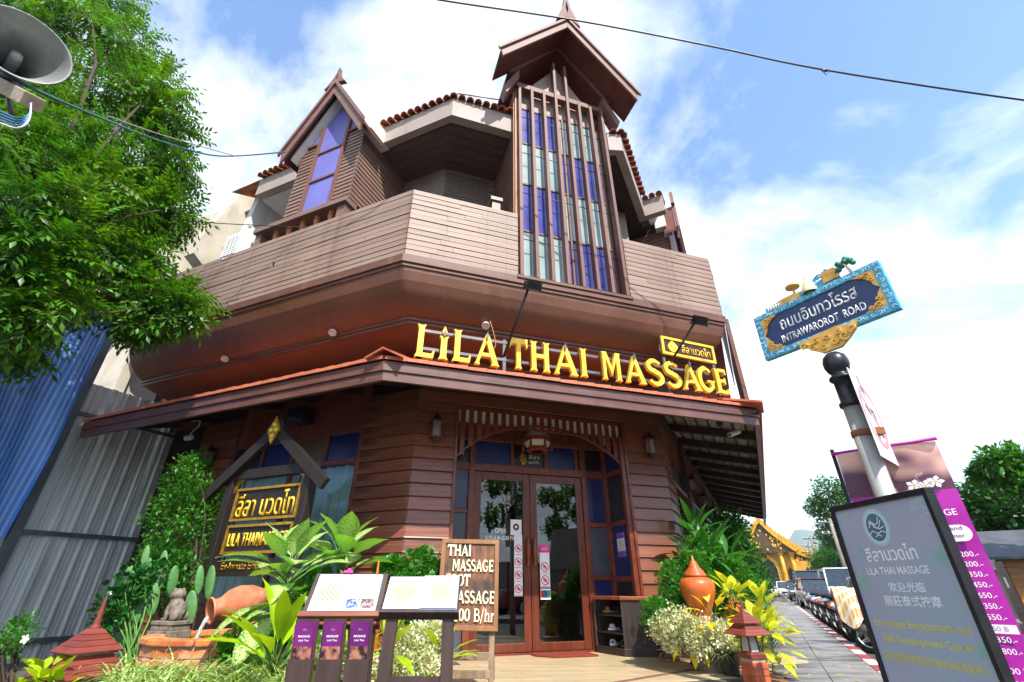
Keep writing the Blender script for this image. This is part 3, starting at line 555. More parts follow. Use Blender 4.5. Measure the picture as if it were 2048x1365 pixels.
# balcony floor, and the parapet boards
mb = MB(); mb.add([PT(0, .95, 4.66), PT(1, .95, 4.66), PT(2, .95, 4.66), FR(8, 1.1, 4.66), FR(8, -3, 4.66), FL(5.3, -3, 4.66)], [(0,1,2,3,4,5)]); obj('balcony_floor', mb, 'soffit', B)
pp = MB(); pitch = .0885; NB = 13
sweep(pp, rect(.90, .965, 4.70, 4.705+pitch*NB-.02), (0, 1)); pp.fbox(FF, -2.2, -.75, .90, .965, 4.70, 4.70+pitch*NB-.02)
for s in (1.08, 1.75, 2.3): pp.fbox(FF, s, s+.05, .9, .965, 4.70, 4.70+pitch*NB-.02)
par = obj('parapet', pp, 'soffitdark', B)
def pboards(p0, p1):
    d = (p1-p0).normalized(); n = Vector((d.y, -d.x, 0))
    if n.y > 0: n = -n
    v = Vector((0, 0, pitch-.009)); L_ = (p1-p0).length
    for i in range(NB):
        cut = [0.0] + sorted(random.uniform(.2, .8) for _ in range(2 if L_ > 4 else (1 if L_ > 1.2 else 0))) + [1.0]
        for a_, b_ in zip(cut[:-1], cut[1:]):
            if b_-a_ < .03: continue
            w0, w1 = random.uniform(-.0025, .0025), random.uniform(-.0025, .0025); q0, q1 = p0.lerp(p1, a_)+d*.0015+Vector((0, 0, w0)), p0.lerp(p1, b_)-d*.0015+Vector((0, 0, w1)); t_ = .02+random.uniform(-.003, .004)
            m = MB(); m.hexa([q0, q1, q1+n*t_, q0+n*t_, q0+v, q1+v, q1+n*(t_-.003)+v, q0+n*(t_-.003)+v]); piece('board', m.mesh('board', ['parapet']), par, (0, 0, 4.705+i*pitch))
pboards(PT(0, 1.0, 0), PT(1, 1.0, 0)); pboards(PT(1, 1.0, 0), FF(-.735, 1.0, 0)); pboards(FF(1.03, 1.0, 0), PT(2, 1.0, 0)); pboards(PT(2, 1.0, 0), FR(3.0, 1.27, 0))
# --- upper walls in the niche
slab('upper_wall', FF, -1.75, 2.2, -.6, -.39, 4.66, 8.1, 'plaster')
slab('upper_wall', FL, .21, 4.1, -.55, -.34, 4.66, 8.1, 'plaster')
slab('upper_wall', FR, -.2, 8, -.9, -.6, 4.66, 8.1, 'plaster')
bw = slab('brick_wall', FF, -1.70, -.74, -.4, -.375, 4.7, 8.0, 'plaster')
bme = MB().fbox(FF, -.115, .115, -.375, -.358, 0, .062).mesh('brick', ['brickpaint']); hme = MB().fbox(FF, -.055, .055, -.375, -.358, 0, .062).mesh('brick', ['brickpaint'])
for r in range(32):
    z = 5.6 + r*.073; x = -1.7 + (.12 if r % 2 else .24) - .002
    if r % 2: piece('brick', hme, bw, FF.u*(-1.7+.057)+Vector((0, 0, z))); x = -1.7+.115+.125
    else: x = -1.7 + .118
    while x < -.83: piece('brick', bme, bw, FF.u*(x + random.uniform(-.003, .003)) + FF.n*random.uniform(-.002, .003) + Vector((0, 0, z))); x += .241
m = MB(); pts = [(.75-.3, 5.6), (.75+.3, 5.6)] + [(.75+.3*math.cos(a), 6.95+.3*math.sin(a)) for a in [math.pi*i/12 for i in range(13)]]
m.prism(pts, lambda a, b, t: FL(a, t, b), -.34, -.31); aw = obj('arched_window', m, 'blueglass', B)
m = MB(); m.strip([(.75-.33, 5.6)] + [(.75+.33*math.cos(a), 6.95+.33*math.sin(a)) for a in [math.pi*(12-i)/12 for i in range(13)]] + [(.75+.33, 5.6)], .06, lambda a, b, t: FL(a, t, b), -.34, -.29); obj('window_frame', m, 'plaster', aw)
# niche soffit: boards that follow the eave
EC, BC = FF(-1.83, .80, 0), FF(-1.75, -.39, 0); nb_ = 6
for side in (0, 1):
    for i in range(nb_):
        t0, t1 = i/nb_ + .006, (i+1)/nb_ - .006; c0, c1 = BC.lerp(EC, t0), BC.lerp(EC, t1)
        if side: e0, e1 = FF(-.6, -.39+1.19*t0, 0), FF(-.6, -.39+1.19*t1, 0)
        else: e0, e1 = FL(1.2, -.34+.95*t0, 0), FL(1.2, -.34+.95*t1, 0)
        m = MB(); z = Vector((0, 0, 8.0)); z2 = Vector((0, 0, 8.03)); m.hexa([c0+z, e0+z, e1+z, c1+z, c0+z2, e0+z2, e1+z2, c1+z2]); obj('soffit_board', m, 'soffit', B)
obj('soffit_deck', MB().add([FL(4, .6, 8.04), EC+Vector((0, 0, 8.04)), FF(-.5, .8, 8.04), FF(1.1, .85, 8.04), FR(-1.1, .2, 8.04), FR(6, .2, 8.04), FR(6, -3, 8.04), FL(4, -3, 8.04)], [tuple(range(8))]), 'soffitdark', B)
mb = MB()
for k, (a, o, z) in enumerate(((-1.45, .5, 0), (-1.0, .45, 0))): mb.tube([FF(a, o, 7.97), FF(a, o, 8.0)], .03, 8)
mb.tube([FL(.3, .4, 7.97), FL(.3, .4, 8.0)], .03, 8); obj('soffit_fitting', mb, 'steelgrey', B)
# eaves: fascia with a paler soffit strip, then barrel tiles
def eave(path, ins, zb=7.98, h=.44, th=.15):
    """path: outer corner points in plan, ins: matching inner points"""
    m = MB()
    for i in range(len(path)-1):
        a, b, c, d = path[i], path[i+1], ins[i+1], ins[i]; z, z2 = Vector((0, 0, zb)), Vector((0, 0, zb+h))
        m.hexa([a+z, b+z, c+z, d+z, a+z2, b+z2, c+z2, d+z2])
    return obj('eave_fascia', m, 'cream', B)
e1 = [FL(1.12, .61, 0), EC, FF(-.72, .8, 0)]; i1 = [FL(1.12, .47, 0), FF(-1.82, .65, 0), FF(-.72, .65, 0)]
eave(e1, i1)
e2 = [FF(1.05, 1.0, 0), FR(-1.17, .33, 0), FR(.7, .33, 0), FR(.7, .75, 0)]; i2 = [FF(1.05, .85, 0), FR(-1.13, .18, 0), FR(.85, .18, 0), FR(.85, .75, 0)]
eave(e2, i2)
e3 = [FL(4.1, .61, 0), FL(2.62, .61, 0)]; i3 = [FL(4.1, .47, 0), FL(2.62, .47, 0)]
ef3 = eave(e3, i3); obj('eave_soffit', MB().add([FL(4.1, .45, 8.0), FL(2.6, .45, 8.0), FL(2.6, -.4, 8.0), FL(4.1, -.4, 8.0)], [(0,1,2,3)]), 'white', B)
roof = obj('roof', MB().add([EC+Vector((0,0,8.45)), FF(1.22, .85, 8.45), FF(1.2, -3, 10.3), FF(-1.0, -3, 10.3)], [(0,1,2,3)])
           .add([EC+Vector((0,0,8.45)), FL(5, .6, 8.45), FL(4.2, -3.2, 10.3), FF(-1.0, -3, 10.3)], [(0,1,2,3)])
           .add([FR(-1.17, .33, 8.45), FR(9, .33, 8.45), FR(8, -3, 10.3), FF(1.2, -3, 10.3)], [(0,1,2,3)]), 'bartile', B)
tm = MB(); n = 7
for r0, r1, z0, z1, y0, y1 in ((.062, .078, 0, .0, 0, -.02), ):
    pass
def barrel(L=.34, r=.068, th=.014):
    m = MB(); vs = []
    for y, rr in ((0, r), (L, r*.86)):
        for q in (rr, rr-th):
            for k in range(n+1):
                a = math.pi*k/n; vs.append((q*math.cos(a), y, q*math.sin(a)))
    k = n+1; fs = []
    for i in range(n):
        fs += [(i, i+1, 2*k+i+1, 2*k+i), (k+i, 3*k+i, 3*k+i+1, k+i+1), (i, k+i, k+i+1, i+1), (2*k+i, 2*k+i+1, 3*k+i+1, 3*k+i)]
    fs += [(0, 2*k, 3*k, k), (n, k+n, 3*k+n, 2*k+n)]
    return m.add(vs, fs, 0).mesh('roof_tile', ['bartile'])
BT = barrel()
def tiles_along(a, b, inward, z, rows=2, pitch=.145, rise=.5):
    d = (b-a); L = d.length; d.normalize(); inw = inward.normalized(); cnt = int(L/pitch)
    y = Vector((inw.x, inw.y, rise)).normalized(); x = Vector((d.x, d.y, 0)); zz = x.cross(y)
    if zz.z < 0: x = -x; zz = x.cross(y)
    R = Matrix((x, y, zz)).transposed().to_4x4()
    for r in range(rows):
        for i in range(cnt+1):
            p = a + d*(i*pitch) + y*(r*.29-.06) + Vector((0, 0, z + r*.018 + random.uniform(-.006, .006)))
            piece('roof_tile', BT, roof, p, R @ Matrix.Rotation(random.uniform(-.05, .05), 4, 'Z'))
tiles_along(FL(1.05, .66, 0), EC, -FL.n, 8.44); tiles_along(EC, FF(-.78, .84, 0), -FF.n, 8.44)
tiles_along(FF(1.15, 1.03, 0), FR(-1.17, .36, 0), -FF.n, 8.44); tiles_along(FR(-1.1, .36, 0), FR(.6, .36, 0), -FR.n, 8.44); tiles_along(FR(.68, .4, 0), FR(.68, .8, 0), FR.u, 8.44, rows=4)
tiles_along(FL(4.0, .66, 0), FL(2.7, .66, 0), -FL.n, 8.44)
# --- gabled windows (oriels) on both street fronts
def finial(fr, sc, o, zb, h, w, parent, mat='barge', name='finial'):
    m = MB()
    for sg in (-1, 1):
        pts = [(0, .02*h), (sg*w*.5, -.16*h), (sg*w*.36, .05*h), (sg*w*.16, .34*h), (sg*w*.05, .68*h), (0, h), (0, .55*h), (sg*w*.06, .3*h), (0, .12*h)]
        m.prism(pts if sg > 0 else pts[::-1], lambda a, b, t: fr(sc+a, t, zb+b), o-.03, o+.05)
    return obj(name, m, mat, parent)
def gable(fr, sc, hw, zb, rise, o_f, o_b, bw, parent, under='bayroof', mat='barge', tiers=1):
    """pitched roof: two slabs, layered barge boards"""
    g = None
    for sg in (-1, 1):
        m = MB(); t = .07
        m.hexa([fr(sc, o_b, zb+rise), fr(sc, o_f, zb+rise), fr(sc+sg*hw, o_f, zb), fr(sc+sg*hw, o_b, zb), fr(sc, o_b, zb+rise+t), fr(sc, o_f, zb+rise+t), fr(sc+sg*hw, o_f, zb+t), fr(sc+sg*hw, o_b, zb+t)])
        g = obj('gable_roof', m, under, parent)
        m = MB(); d = Vector((hw, -rise)).normalized(); nn = Vector((rise, hw)).normalized()
        def bp(a, b): return (sg*a, b)
        e = 1.0
        m.prism([bp(0, zb+rise+.12), bp(hw*e, zb+.12-rise*(e-1)), bp(hw*e-.04, zb+.12-bw-rise*(e-1)), bp(0, zb+rise+.12-bw*1.18)], lambda a, b, t: fr(sc+a, t, b), o_f+.001, o_f+.045)
        m.prism([bp(0, zb+rise+.16), bp(hw*e+.05, zb+.12-.03), bp(hw*e+.03, zb+.12-.03-bw*.3), bp(0, zb+rise+.16-bw*.42)], lambda a, b, t: fr(sc+a, t, b), o_f+.046, o_f+.085)
        obj('barge_board', m, mat, g, bevel=.006)
    return g
def oriel(fr, sc, o, hw, z0, zw, rise, mats=('orielblue',)*5, side=1):
    za = zw + rise
    wall = obj('oriel_wall', MB().prism([(sc-hw, z0), (sc+hw, z0), (sc+hw, zw), (sc, za), (sc-hw, zw)], lambda a, b, t: fr(a, t, b), o-.35, o-.021), 'dark', B)
    cw = .29; k = rise/hw
    siding(wall, fr, sc-hw-.012, sc-cw-.06, z0, zw+.03, .092, o, 'bay', .02); siding(wall, fr, sc+cw+.06, sc+hw+.012, z0, zw+.03, .092, o, 'bay', .02)
    for sg in (-1, 1):
        f2 = Frame(*fr(sc+sg*hw, 0, 0)[:2], (fr.n.x, fr.n.y), (fr.u.x*sg, fr.u.y*sg))
        sw = obj('oriel_side', MB().fbox(f2, -.5, o-.02, -.15, -.021, z0, 8.3), 'dark', B); siding(sw, f2, -.4, o+.014, z0, 8.05, .092, 0, 'bay', .02)
    m = MB(); top = lambda s: za-.17-k*abs(s)
    for a in (-cw-.06, cw): m.prism([(sc+a, z0), (sc+a+.06, z0), (sc+a+.06, top(a+.03)), (sc+a, top(a+.03))], lambda x, y, t: fr(x, t, y), o-.02, o+.05)
    for z in (z0+.72, z0+1.45): m.fbox(fr, sc-cw, sc+cw, o-.02, o+.035, z, z+.04)
    m.fbox(fr, sc-hw, sc-cw-.06, o-.02, o+.045, zw+.03, zw+.08).fbox(fr, sc+cw+.06, sc+hw, o-.02, o+.045, zw+.03, zw+.08)
    wf = obj('window_frame', m, 'slat', B)
    zs = [z0, z0+.72, z0+1.45]
    for i in range(2): obj('pane', MB().fbox(fr, sc-cw, sc+cw, o-.019, o+.012, zs[i]+.04, zs[i+1]), mats[i], wf)
    obj('pane', MB().prism([(sc-cw, zs[2]+.04), (sc+cw, zs[2]+.04), (sc+cw, top(cw)), (sc, top(0)), (sc-cw, top(cw))], lambda x, y, t: fr(x, t, y), o-.019, o+.012), mats[2], wf)
    for sg in (-1, 1):
        pts = [(sc+sg*(cw+.06), zw+.08), (sc+sg*(hw-.06), zw+.08), (sc+sg*(hw-.06), max(top(hw-.06), zw+.1)), (sc+sg*(cw+.06), top(cw+.06))]
        obj('pane', MB().prism(pts, lambda x, y, t: fr(x, t, y), o-.019, o+.012), mats[3], wf)
    # pale lining boards under the gable and boxed white eave ends
    m = MB()
    for sg in (-1, 1): m.prism([(sc, za-.02), (sc+sg*(hw+.1), zw-.02-k*.1), (sc+sg*(hw+.1), zw-.13-k*.1), (sc, za-.15)], lambda x, y, t: fr(x, t, y), o-.02, o+.15)
    obj('gable_lining', m, 'white', B)
    for sg in (-1, 1): obj('eave_end', MB().fbox(fr, sc+sg*(hw+.02), sc+sg*(hw+.2), .45, o+.06, 7.97, 8.28), 'white', B, bevel=.004)
    g = gable(fr, sc, hw+.22, zw-.22*k+.06, rise+.22*k, o+.24, .62, .3, B); finial(fr, sc, o+.27, za+.1, .5, .5, g, 'barge')
    return wall
oriel(FL, 1.81, .9, .71, 6.42, 8.14, 1.2)
oriel(FR, 2.1, .62, .71, 6.0, 8.02, 1.12)
# ledge, balusters and post under the left oriel
ml = MB().fbox(FL, 1.08, 3.1, .72, .98, 6.30, 6.40); bal = obj('ledge_rail', ml, 'bay', B, bevel=.006)
obj('ledge_post', MB().fbox(FL, 1.12, 1.28, .74, .92, 4.7, 6.30), 'bay', bal); obj('ledge_post', MB().fbox(FL, 2.95, 3.08, .74, .92, 4.7, 6.30), 'bay', bal)
bme = MB().lathe((0,0,0), [(.05, 0), (.05, .05), (.03, .08), (.055, .2), (.06, .3), (.035, .42), (.045, .47), (.055, .5), (.055, .52), (.04, .54), (.055, .57), (.055, .6)], 12).mesh('baluster', ['balust'])
for k in range(5): piece('baluster', bme, bal, FL(1.47+.3*k, .84, 5.7))
# posts of the niche rail by the tower
obj('niche_post', MB().fbox(FF, -1.0, -.86, .35, .5, 4.7, 6.55).fbox(FF, -1.03, -.83, .32, .53, 6.55, 6.62), 'bay', B)
# --- slatted bay tower
TS0, TS1, TO = -.735, 1.02, 1.0
for sg, sx in ((-1, TS0), (1, TS1)):
    f2 = Frame(*FF(sx, 0, 0)[:2], (FF.n.x, FF.n.y), (FF.u.x*sg, FF.u.y*sg))
    sw = obj('tower_side', MB().fbox(f2, -.4, .86, -.12, -.021, 4.68, 9.1), 'dark', B); siding(sw, f2, -.39, .87, 4.7, 9.0, .1, 0, 'bay', .02)
    obj('tower_corner', MB().fbox(f2, .875, .91, -.05, .03, 4.7, 9.0).fbox(f2, .93, .955, -.05, .015, 4.7, 9.0), 'rawwood', sw)
scrn = MB(); GO = .84
rows = [4.72, 5.70, 6.70, 7.68, 8.62]; mid = .14
for z in rows: scrn.fbox(FF, TS0+.06, TS1-.06, GO-.04, GO+.03, z-.016, z+.016)
for s in (TS0+.06, mid-.035, mid+.04, TS1-.1): scrn.fbox(FF, s, s+.035, GO-.035, GO+.045, 4.72, 8.62)
ts = obj('tower_screen', scrn, 'slat', B)
for r in range(4):
    for c in (0, 1):
        blue = (r + c) % 2 == 1; s0, s1 = ((TS0+.1, mid-.035), (mid+.075, TS1-.1))[c]; obj('pane', MB().fbox(FF, s0-.004, s1+.004, GO-.02, GO+.015, rows[r]+.016, rows[r+1]-.016), 'towerblue' if blue else 'towerpale', ts)
    obj('pane', MB().fbox(FF, mid, mid+.04, GO-.018, GO+.013, rows[r]+.03, rows[r+1]-.03), 'towerpale' if r % 2 else 'towerblue', ts)
obj('tower_back', MB().fbox(FF, TS0, TS1, GO-.2, GO-.15, 4.7, 8.9), 'white', B)
# gable end wall behind the slats (pale, triangular)
obj('tower_gable_wall', MB().prism([(TS0, 8.65), (TS1, 8.65), (TS1, 8.85), ((TS0+TS1)/2, 10.2), (TS0, 8.85)], lambda a, b, t: FF(a, t, b), GO-.1, GO+.02), 'cream', B)
ns_ = 8; TC = (TS0+TS1)/2
for i in range(ns_):
    s = TS0 + .02 + (TS1-TS0-.1)*i/(ns_-1); ztop = 9.0 + (1.05 if i in (3, 4) else 0)
    obj('slat', MB().fbox(FF, s, s+.052, TO-.06, TO+.06, 4.71, ztop), 'slat', B, bevel=.004)
for z in (5.42, 6.36, 7.28, 8.2): obj('tie_rod', MB().tube([FF(TS0, TO-.02, z), FF(TS1, TO-.02, z)], .007, 6), 'black', B)
slab('tower_beam', FF, TS0, TS1, TO-.09, TO+.03, 8.98, 9.1, 'slat')
slab('tower_sill', FF, TS0-.02, TS1+.03, TO-.1, TO+.055, 4.665, 4.708, 'band')
gable(FF, TC, 1.06, 9.235, 1.36, 1.02, -1.4, .08, B)
g = gable(FF, TC, 1.34, 8.93, 1.70, 1.5, 1.0, .22, B); finial(FF, TC, 1.54, 10.75, 1.15, .5, g, 'bayroof')
for sg in (-1, 1): obj('lower_barge', MB().prism([(TC+sg*.86, 9.34), (TC+sg*1.16, 8.72), (TC+sg*1.1, 8.55), (TC+sg*.86, 9.1)], lambda a, b, t: FF(a, t, b), .9, TO+.12), 'barge', g)
# lightning wire over the roof
m = MB(); a_, b_, c_ = FL(1.1, .3, 8.75), EC+Vector((0, .35, 9.1)), FF(-.75, .55, 9.2)
m.tube([a_, b_], .012, 6).tube([b_, c_], .012, 6).tube([EC+Vector((0, .35, 8.5)), b_], .012, 6); obj('lightning_wire', m, 'steelgrey', B)
m = MB()
for s, h, r in ((.3, 11.9, .05), (.75, 11.5, .07)): m.tube([FR(s-.3, -1.0, 8.7), FR(s-.3, -1.0, h)], r, 8)
obj('antenna', m, 'white', B)
# --- awning: fascia, tiles, rafters
m = MB(); sweep(m, rect(1.07, 1.115, 3.015, 3.125)); sweep(m, rect(1.05, 1.094, 2.905, 3.013)); fas = obj('awning_fascia', m, 'fascia', B)
m = MB()
for ks in ((0, 1), (1, 2)): 
    p = [PT(ks[0], 0, 3.52), PT(ks[0], 1.08, 3.11), PT(ks[1], 1.08, 3.11), PT(ks[1], 0, 3.52)]; m.add(p, [(0,1,2,3)])
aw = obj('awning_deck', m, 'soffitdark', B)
def edge_tiles(p, q, inw, n_, over=.05):
    d = (q-p)/n_; i_ = inw.normalized(); sl = Vector((i_.x, i_.y, .37)).normalized()
    mm = MB(); a = -i_*over; w = d*.985; t = Vector((0, 0, .036))
    mm.hexa([a, a+w, a+w+sl*1.15, a+sl*1.15, a+t, a+w+t*1.3, a+w+sl*1.15+t*1.3, a+sl*1.15+t]); me = mm.mesh('roof_tile', ['terracotta'])
    for k in range(n_): piece('roof_tile', me, aw, p + d*k + Vector((0, 0, random.uniform(0, .006))))
edge_tiles(PT(0, 1.1, 3.132), PT(1, 1.1, 3.132), -FL.n, 24); edge_tiles(PT(1, 1.1, 3.132), PT(2, 1.1, 3.132), -FF.n, 22)
# rafters under the left and front awnings
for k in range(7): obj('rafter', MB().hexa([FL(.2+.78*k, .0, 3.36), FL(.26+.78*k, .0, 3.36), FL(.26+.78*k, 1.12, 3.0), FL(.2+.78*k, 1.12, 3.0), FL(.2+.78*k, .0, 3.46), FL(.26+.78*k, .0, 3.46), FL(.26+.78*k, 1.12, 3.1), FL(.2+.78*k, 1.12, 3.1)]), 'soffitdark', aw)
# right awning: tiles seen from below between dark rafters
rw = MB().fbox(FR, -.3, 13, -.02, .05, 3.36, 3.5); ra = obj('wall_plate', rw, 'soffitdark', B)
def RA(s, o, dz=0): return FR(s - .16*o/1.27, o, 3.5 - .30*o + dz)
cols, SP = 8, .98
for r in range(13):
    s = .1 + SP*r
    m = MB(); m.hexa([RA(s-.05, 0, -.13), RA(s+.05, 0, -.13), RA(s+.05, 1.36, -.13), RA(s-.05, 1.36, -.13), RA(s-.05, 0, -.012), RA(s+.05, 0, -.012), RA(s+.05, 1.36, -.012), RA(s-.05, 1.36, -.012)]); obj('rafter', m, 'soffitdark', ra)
for r in range(-1, 13):
    for c in range(cols):
        o0, o1 = 1.40*c/cols, 1.40*(c+1)/cols; s0, s1 = max(.1+SP*r, 0.0), .1+SP*(r+1); t = .018 if c % 2 else .0
        m = MB(); m.hexa([RA(s0, o0+.004, t), RA(s1, o0+.004, t), RA(s1, o1, t+.01), RA(s0, o1, t+.01), RA(s0, o0+.004, t+.02), RA(s1, o0+.004, t+.02), RA(s1, o1, t+.03), RA(s0, o1, t+.03)]); obj('under_tile', m, 'undertile', ra)
    if r % 1 == 0 and r >= 0:
        pass
m = MB(); m.hexa([RA(-.3, 0, .06), RA(13, 0, .06), RA(13, 1.46, .06), RA(-.3, 1.46, .06), RA(-.3, 0, .09), RA(13, 0, .09), RA(13, 1.46, .09), RA(-.3, 1.46, .09)]); obj('tile_slope', m, 'terracotta', ra)
for c in range(1, cols+1):
    m = MB(); o = 1.40*c/cols; m.hexa([RA(-.2, o-.014, -.02), RA(12.9, o-.014, -.02), RA(12.9, o+.014, -.02), RA(-.2, o+.014, -.02), RA(-.2, o-.014, -.001), RA(12.9, o-.014, -.001), RA(12.9, o+.014, -.001), RA(-.2, o+.014, -.001)]); obj('batten', m, 'soffitdark', ra)
# hip caps
def hipcaps(p, q, n_, w=.21):
    d = q-p; L = d.length; d.normalize(); sd = d.cross(Vector((0, 0, 1))).normalized(); up = sd.cross(d)
    step = L/n_; mm = MB(); l = step*1.25
    for sg in (-1, 1): mm.hexa([sd*0+up*.085, d*l+up*.045, d*l+sd*sg*w*.85-up*.045, sd*sg*w-up*.02, up*.105, d*l+up*.065, d*l+sd*sg*w*.85-up*.025, sd*sg*w])
    me = mm.mesh('hip_cap', ['terracotta'])
    for k in range(n_): piece('hip_cap', me, aw, p + d*step*k + Vector((0, 0, .015)))
hipcaps(PT(1, 1.16, 3.14), PT(1, 0.0, 3.56), 5); hipcaps(PT(2, 1.16, 3.13), PT(2, .0, 3.56), 6)
# concrete beam end beside the neighbour
tag(obj('concrete_beam', MB().fbox(FL, 4.3, 5.3, -.6, .15, 3.62, 4.02), 'concrete', bevel=.02), 'weathered grey concrete beam stub below the balcony end', 'beam')
# ---------------------------------------------------------------- serif lettering cut from polygons (unit cap height)
def _stem(x0, x1, y0=0., y1=1., f=.05, top=True, bot=True):
    xm = (x0+x1)/2; fb, ft = (f if bot else 0), (f if top else 0)
    return ('p', [(x0-fb, y0), (xm, y0+.03*bot), (x1+fb, y0), (x1, y0+.09), (x1, y1-.09), (x1+ft, y1), (xm, y1-.03*top), (x0-ft, y1), (x0, y1-.09), (x0, y0+.09)])
def _arc(cx, cy, rx, ry, a0, a1, n): return [(cx+rx*math.cos(math.radians(a0+(a1-a0)*i/n)), cy+ry*math.sin(math.radians(a0+(a1-a0)*i/n))) for i in range(n+1)]
def _S(): return _arc(.31, .74, .23, .2, 25, 265, 12) + _arc(.31, .28, .24, .22, 80, -155, 12)
GLY = {
 'L': (.66, [_stem(.08, .26, bot=False), ('p', [(.02, 0), (.6, 0), (.64, .22), (.59, .22), (.54, .13), (.08, .13)])]),
 'i': (.30, [_stem(.06, .23, 0, .72), ('p', [(.145, .76), (.22, .86), (.145, 1.04), (.07, .86)])]),
 'A': (.86, [('p', [(.02, 0), (.2, 0), (.17, .07), (.47, .92), (.42, 1.03), (.36, .92), (.07, .07)]), ('p', [(.56, 0), (.85, 0), (.8, .07), (.5, .93), (.42, 1.03), (.36, .88), (.62, .07)]), ('p', [(.22, .26), (.62, .26), (.6, .37), (.25, .37)])]),
 'T': (.84, [_stem(.32, .51, top=False), ('p', [(.03, .68), (.1, .78), (.1, .82), (.74, .82), (.74, .78), (.81, .68), (.83, 1), (.01, 1)])]),
 'H': (.88, [_stem(.08, .26), _stem(.6, .78), ('p', [(.26, .44), (.6, .44), (.6, .57), (.26, .57)])]),
 'I': (.34, [_stem(.08, .26)]),
 'M': (1.04, [_stem(.08, .22), _stem(.76, .94), ('p', [(.08, 1), (.28, 1), (.53, .42), (.5, .16), (.2, .82)]), ('p', [(.94, 1), (.74, 1), (.5, .36), (.5, .16), (.8, .84)])]),
 'S': (.66, [('s', _S(), [.1]*3 + [.15]*7 + [.17]*5 + [.15]*8 + [.1]*3)]),
 'G': (.86, [('s', _arc(.43, .5, .33, .44, 42, 325, 22), [.1]*4 + [.18]*15 + [.12]*4), ('p', [(.46, .38), (.82, .38), (.82, .46), (.76, .46), (.76, .16), (.62, .16), (.62, .46), (.46, .46)])]),
 'E': (.68, [_stem(.08, .26), ('p', [(.26, 0), (.6, 0), (.64, .22), (.58, .22), (.54, .12), (.26, .12)]), ('p', [(.26, .45), (.46, .45), (.48, .38), (.52, .38), (.52, .64), (.48, .64), (.46, .56), (.26, .56)]), ('p', [(.26, .88), (.52, .88), (.56, .78), (.61, .78), (.59, 1), (.26, 1)])]),
 'F': (.62, [_stem(.08, .26), ('p', [(.26, .45), (.46, .45), (.48, .38), (.52, .38), (.52, .64), (.48, .64), (.46, .56), (.26, .56)]), ('p', [(.26, .88), (.52, .88), (.56, .78), (.61, .78), (.59, 1), (.26, 1)])]),
 'O': (.86, [('s', _arc(.43, .5, .34, .44, 90, 450, 28), [.1]*3 + [.17]*9 + [.1]*5 + [.17]*9 + [.1]*3)]),
 '0': (.62, [('s', _arc(.31, .5, .22, .44, 90, 450, 28), [.08]*3 + [.15]*9 + [.08]*5 + [.15]*9 + [.08]*3)]),
 '2': (.62, [('s', _arc(.3, .72, .2, .23, 165, -35, 12) + [(.3, .36), (.1, .1)], .12), ('p', [(.05, 0), (.53, 0), (.57, .22), (.52, .22), (.48, .12), (.1, .12)])]),
 'B': (.72, [_stem(.08, .24), ('s', [(.24, .95)] + _arc(.38, .74, .17, .21, 85, -85, 9) + [(.24, .53)], .1), ('s', [(.24, .52)] + _arc(.4, .28, .21, .23, 85, -85, 9) + [(.24, .05)], .1)]),
 'h': (.64, [_stem(.08, .22, 0, 1.0), _stem(.42, .55, 0, .5, top=False), ('s', [(.2, .5)] + _arc(.35, .46, .135, .18, 130, 0, 7), .11)]),
 'r': (.46, [_stem(.08, .22, 0, .68), ('s', [(.2, .46), (.3, .6), (.4, .62)], .13)]),
 '/': (.4, [('p', [(.0, -.1), (.08, -.1), (.38, 1.08), (.3, 1.08)])]),
}
def glyph(ch, M, h, w=None, depth=.03, mat='gold', parent=None, name='letter'):
    """one letter: x right, y up, z out, lower-left corner at M"""
    adv, prims = GLY[ch]; kx = (w/adv if w else h); mb = MB()
    for i, pr in enumerate(prims):
        d = depth + .0006*i; mp = lambda a, b, t: M @ Vector((a*kx, b*h, t))
        if pr[0] == 'p': mb.prism(pr[1], mp, 0, d)
        else:
            ww = pr[2] if isinstance(pr[2], list) else [pr[2]]*len(pr[1])
            ww = (ww + [ww[-1]]*len(pr[1]))[:len(pr[1])]; mb.strip(pr[1], ww, mp, 0, d)
    return obj(name, mb, mat, parent)
def serif_line(txt, M, h, width, depth, mat, parent):
    adv = sum(GLY[c][0] if c != ' ' else .35 for c in txt); k = width/(adv*h); x = 0
    for c in txt:
        if c == ' ': x += .35*h*k; continue
        a = GLY[c][0]*h*k; glyph(c, M @ TR(x, 0), h*(1.0 if c != 'h' else 1.0), a, depth, mat, parent); x += a
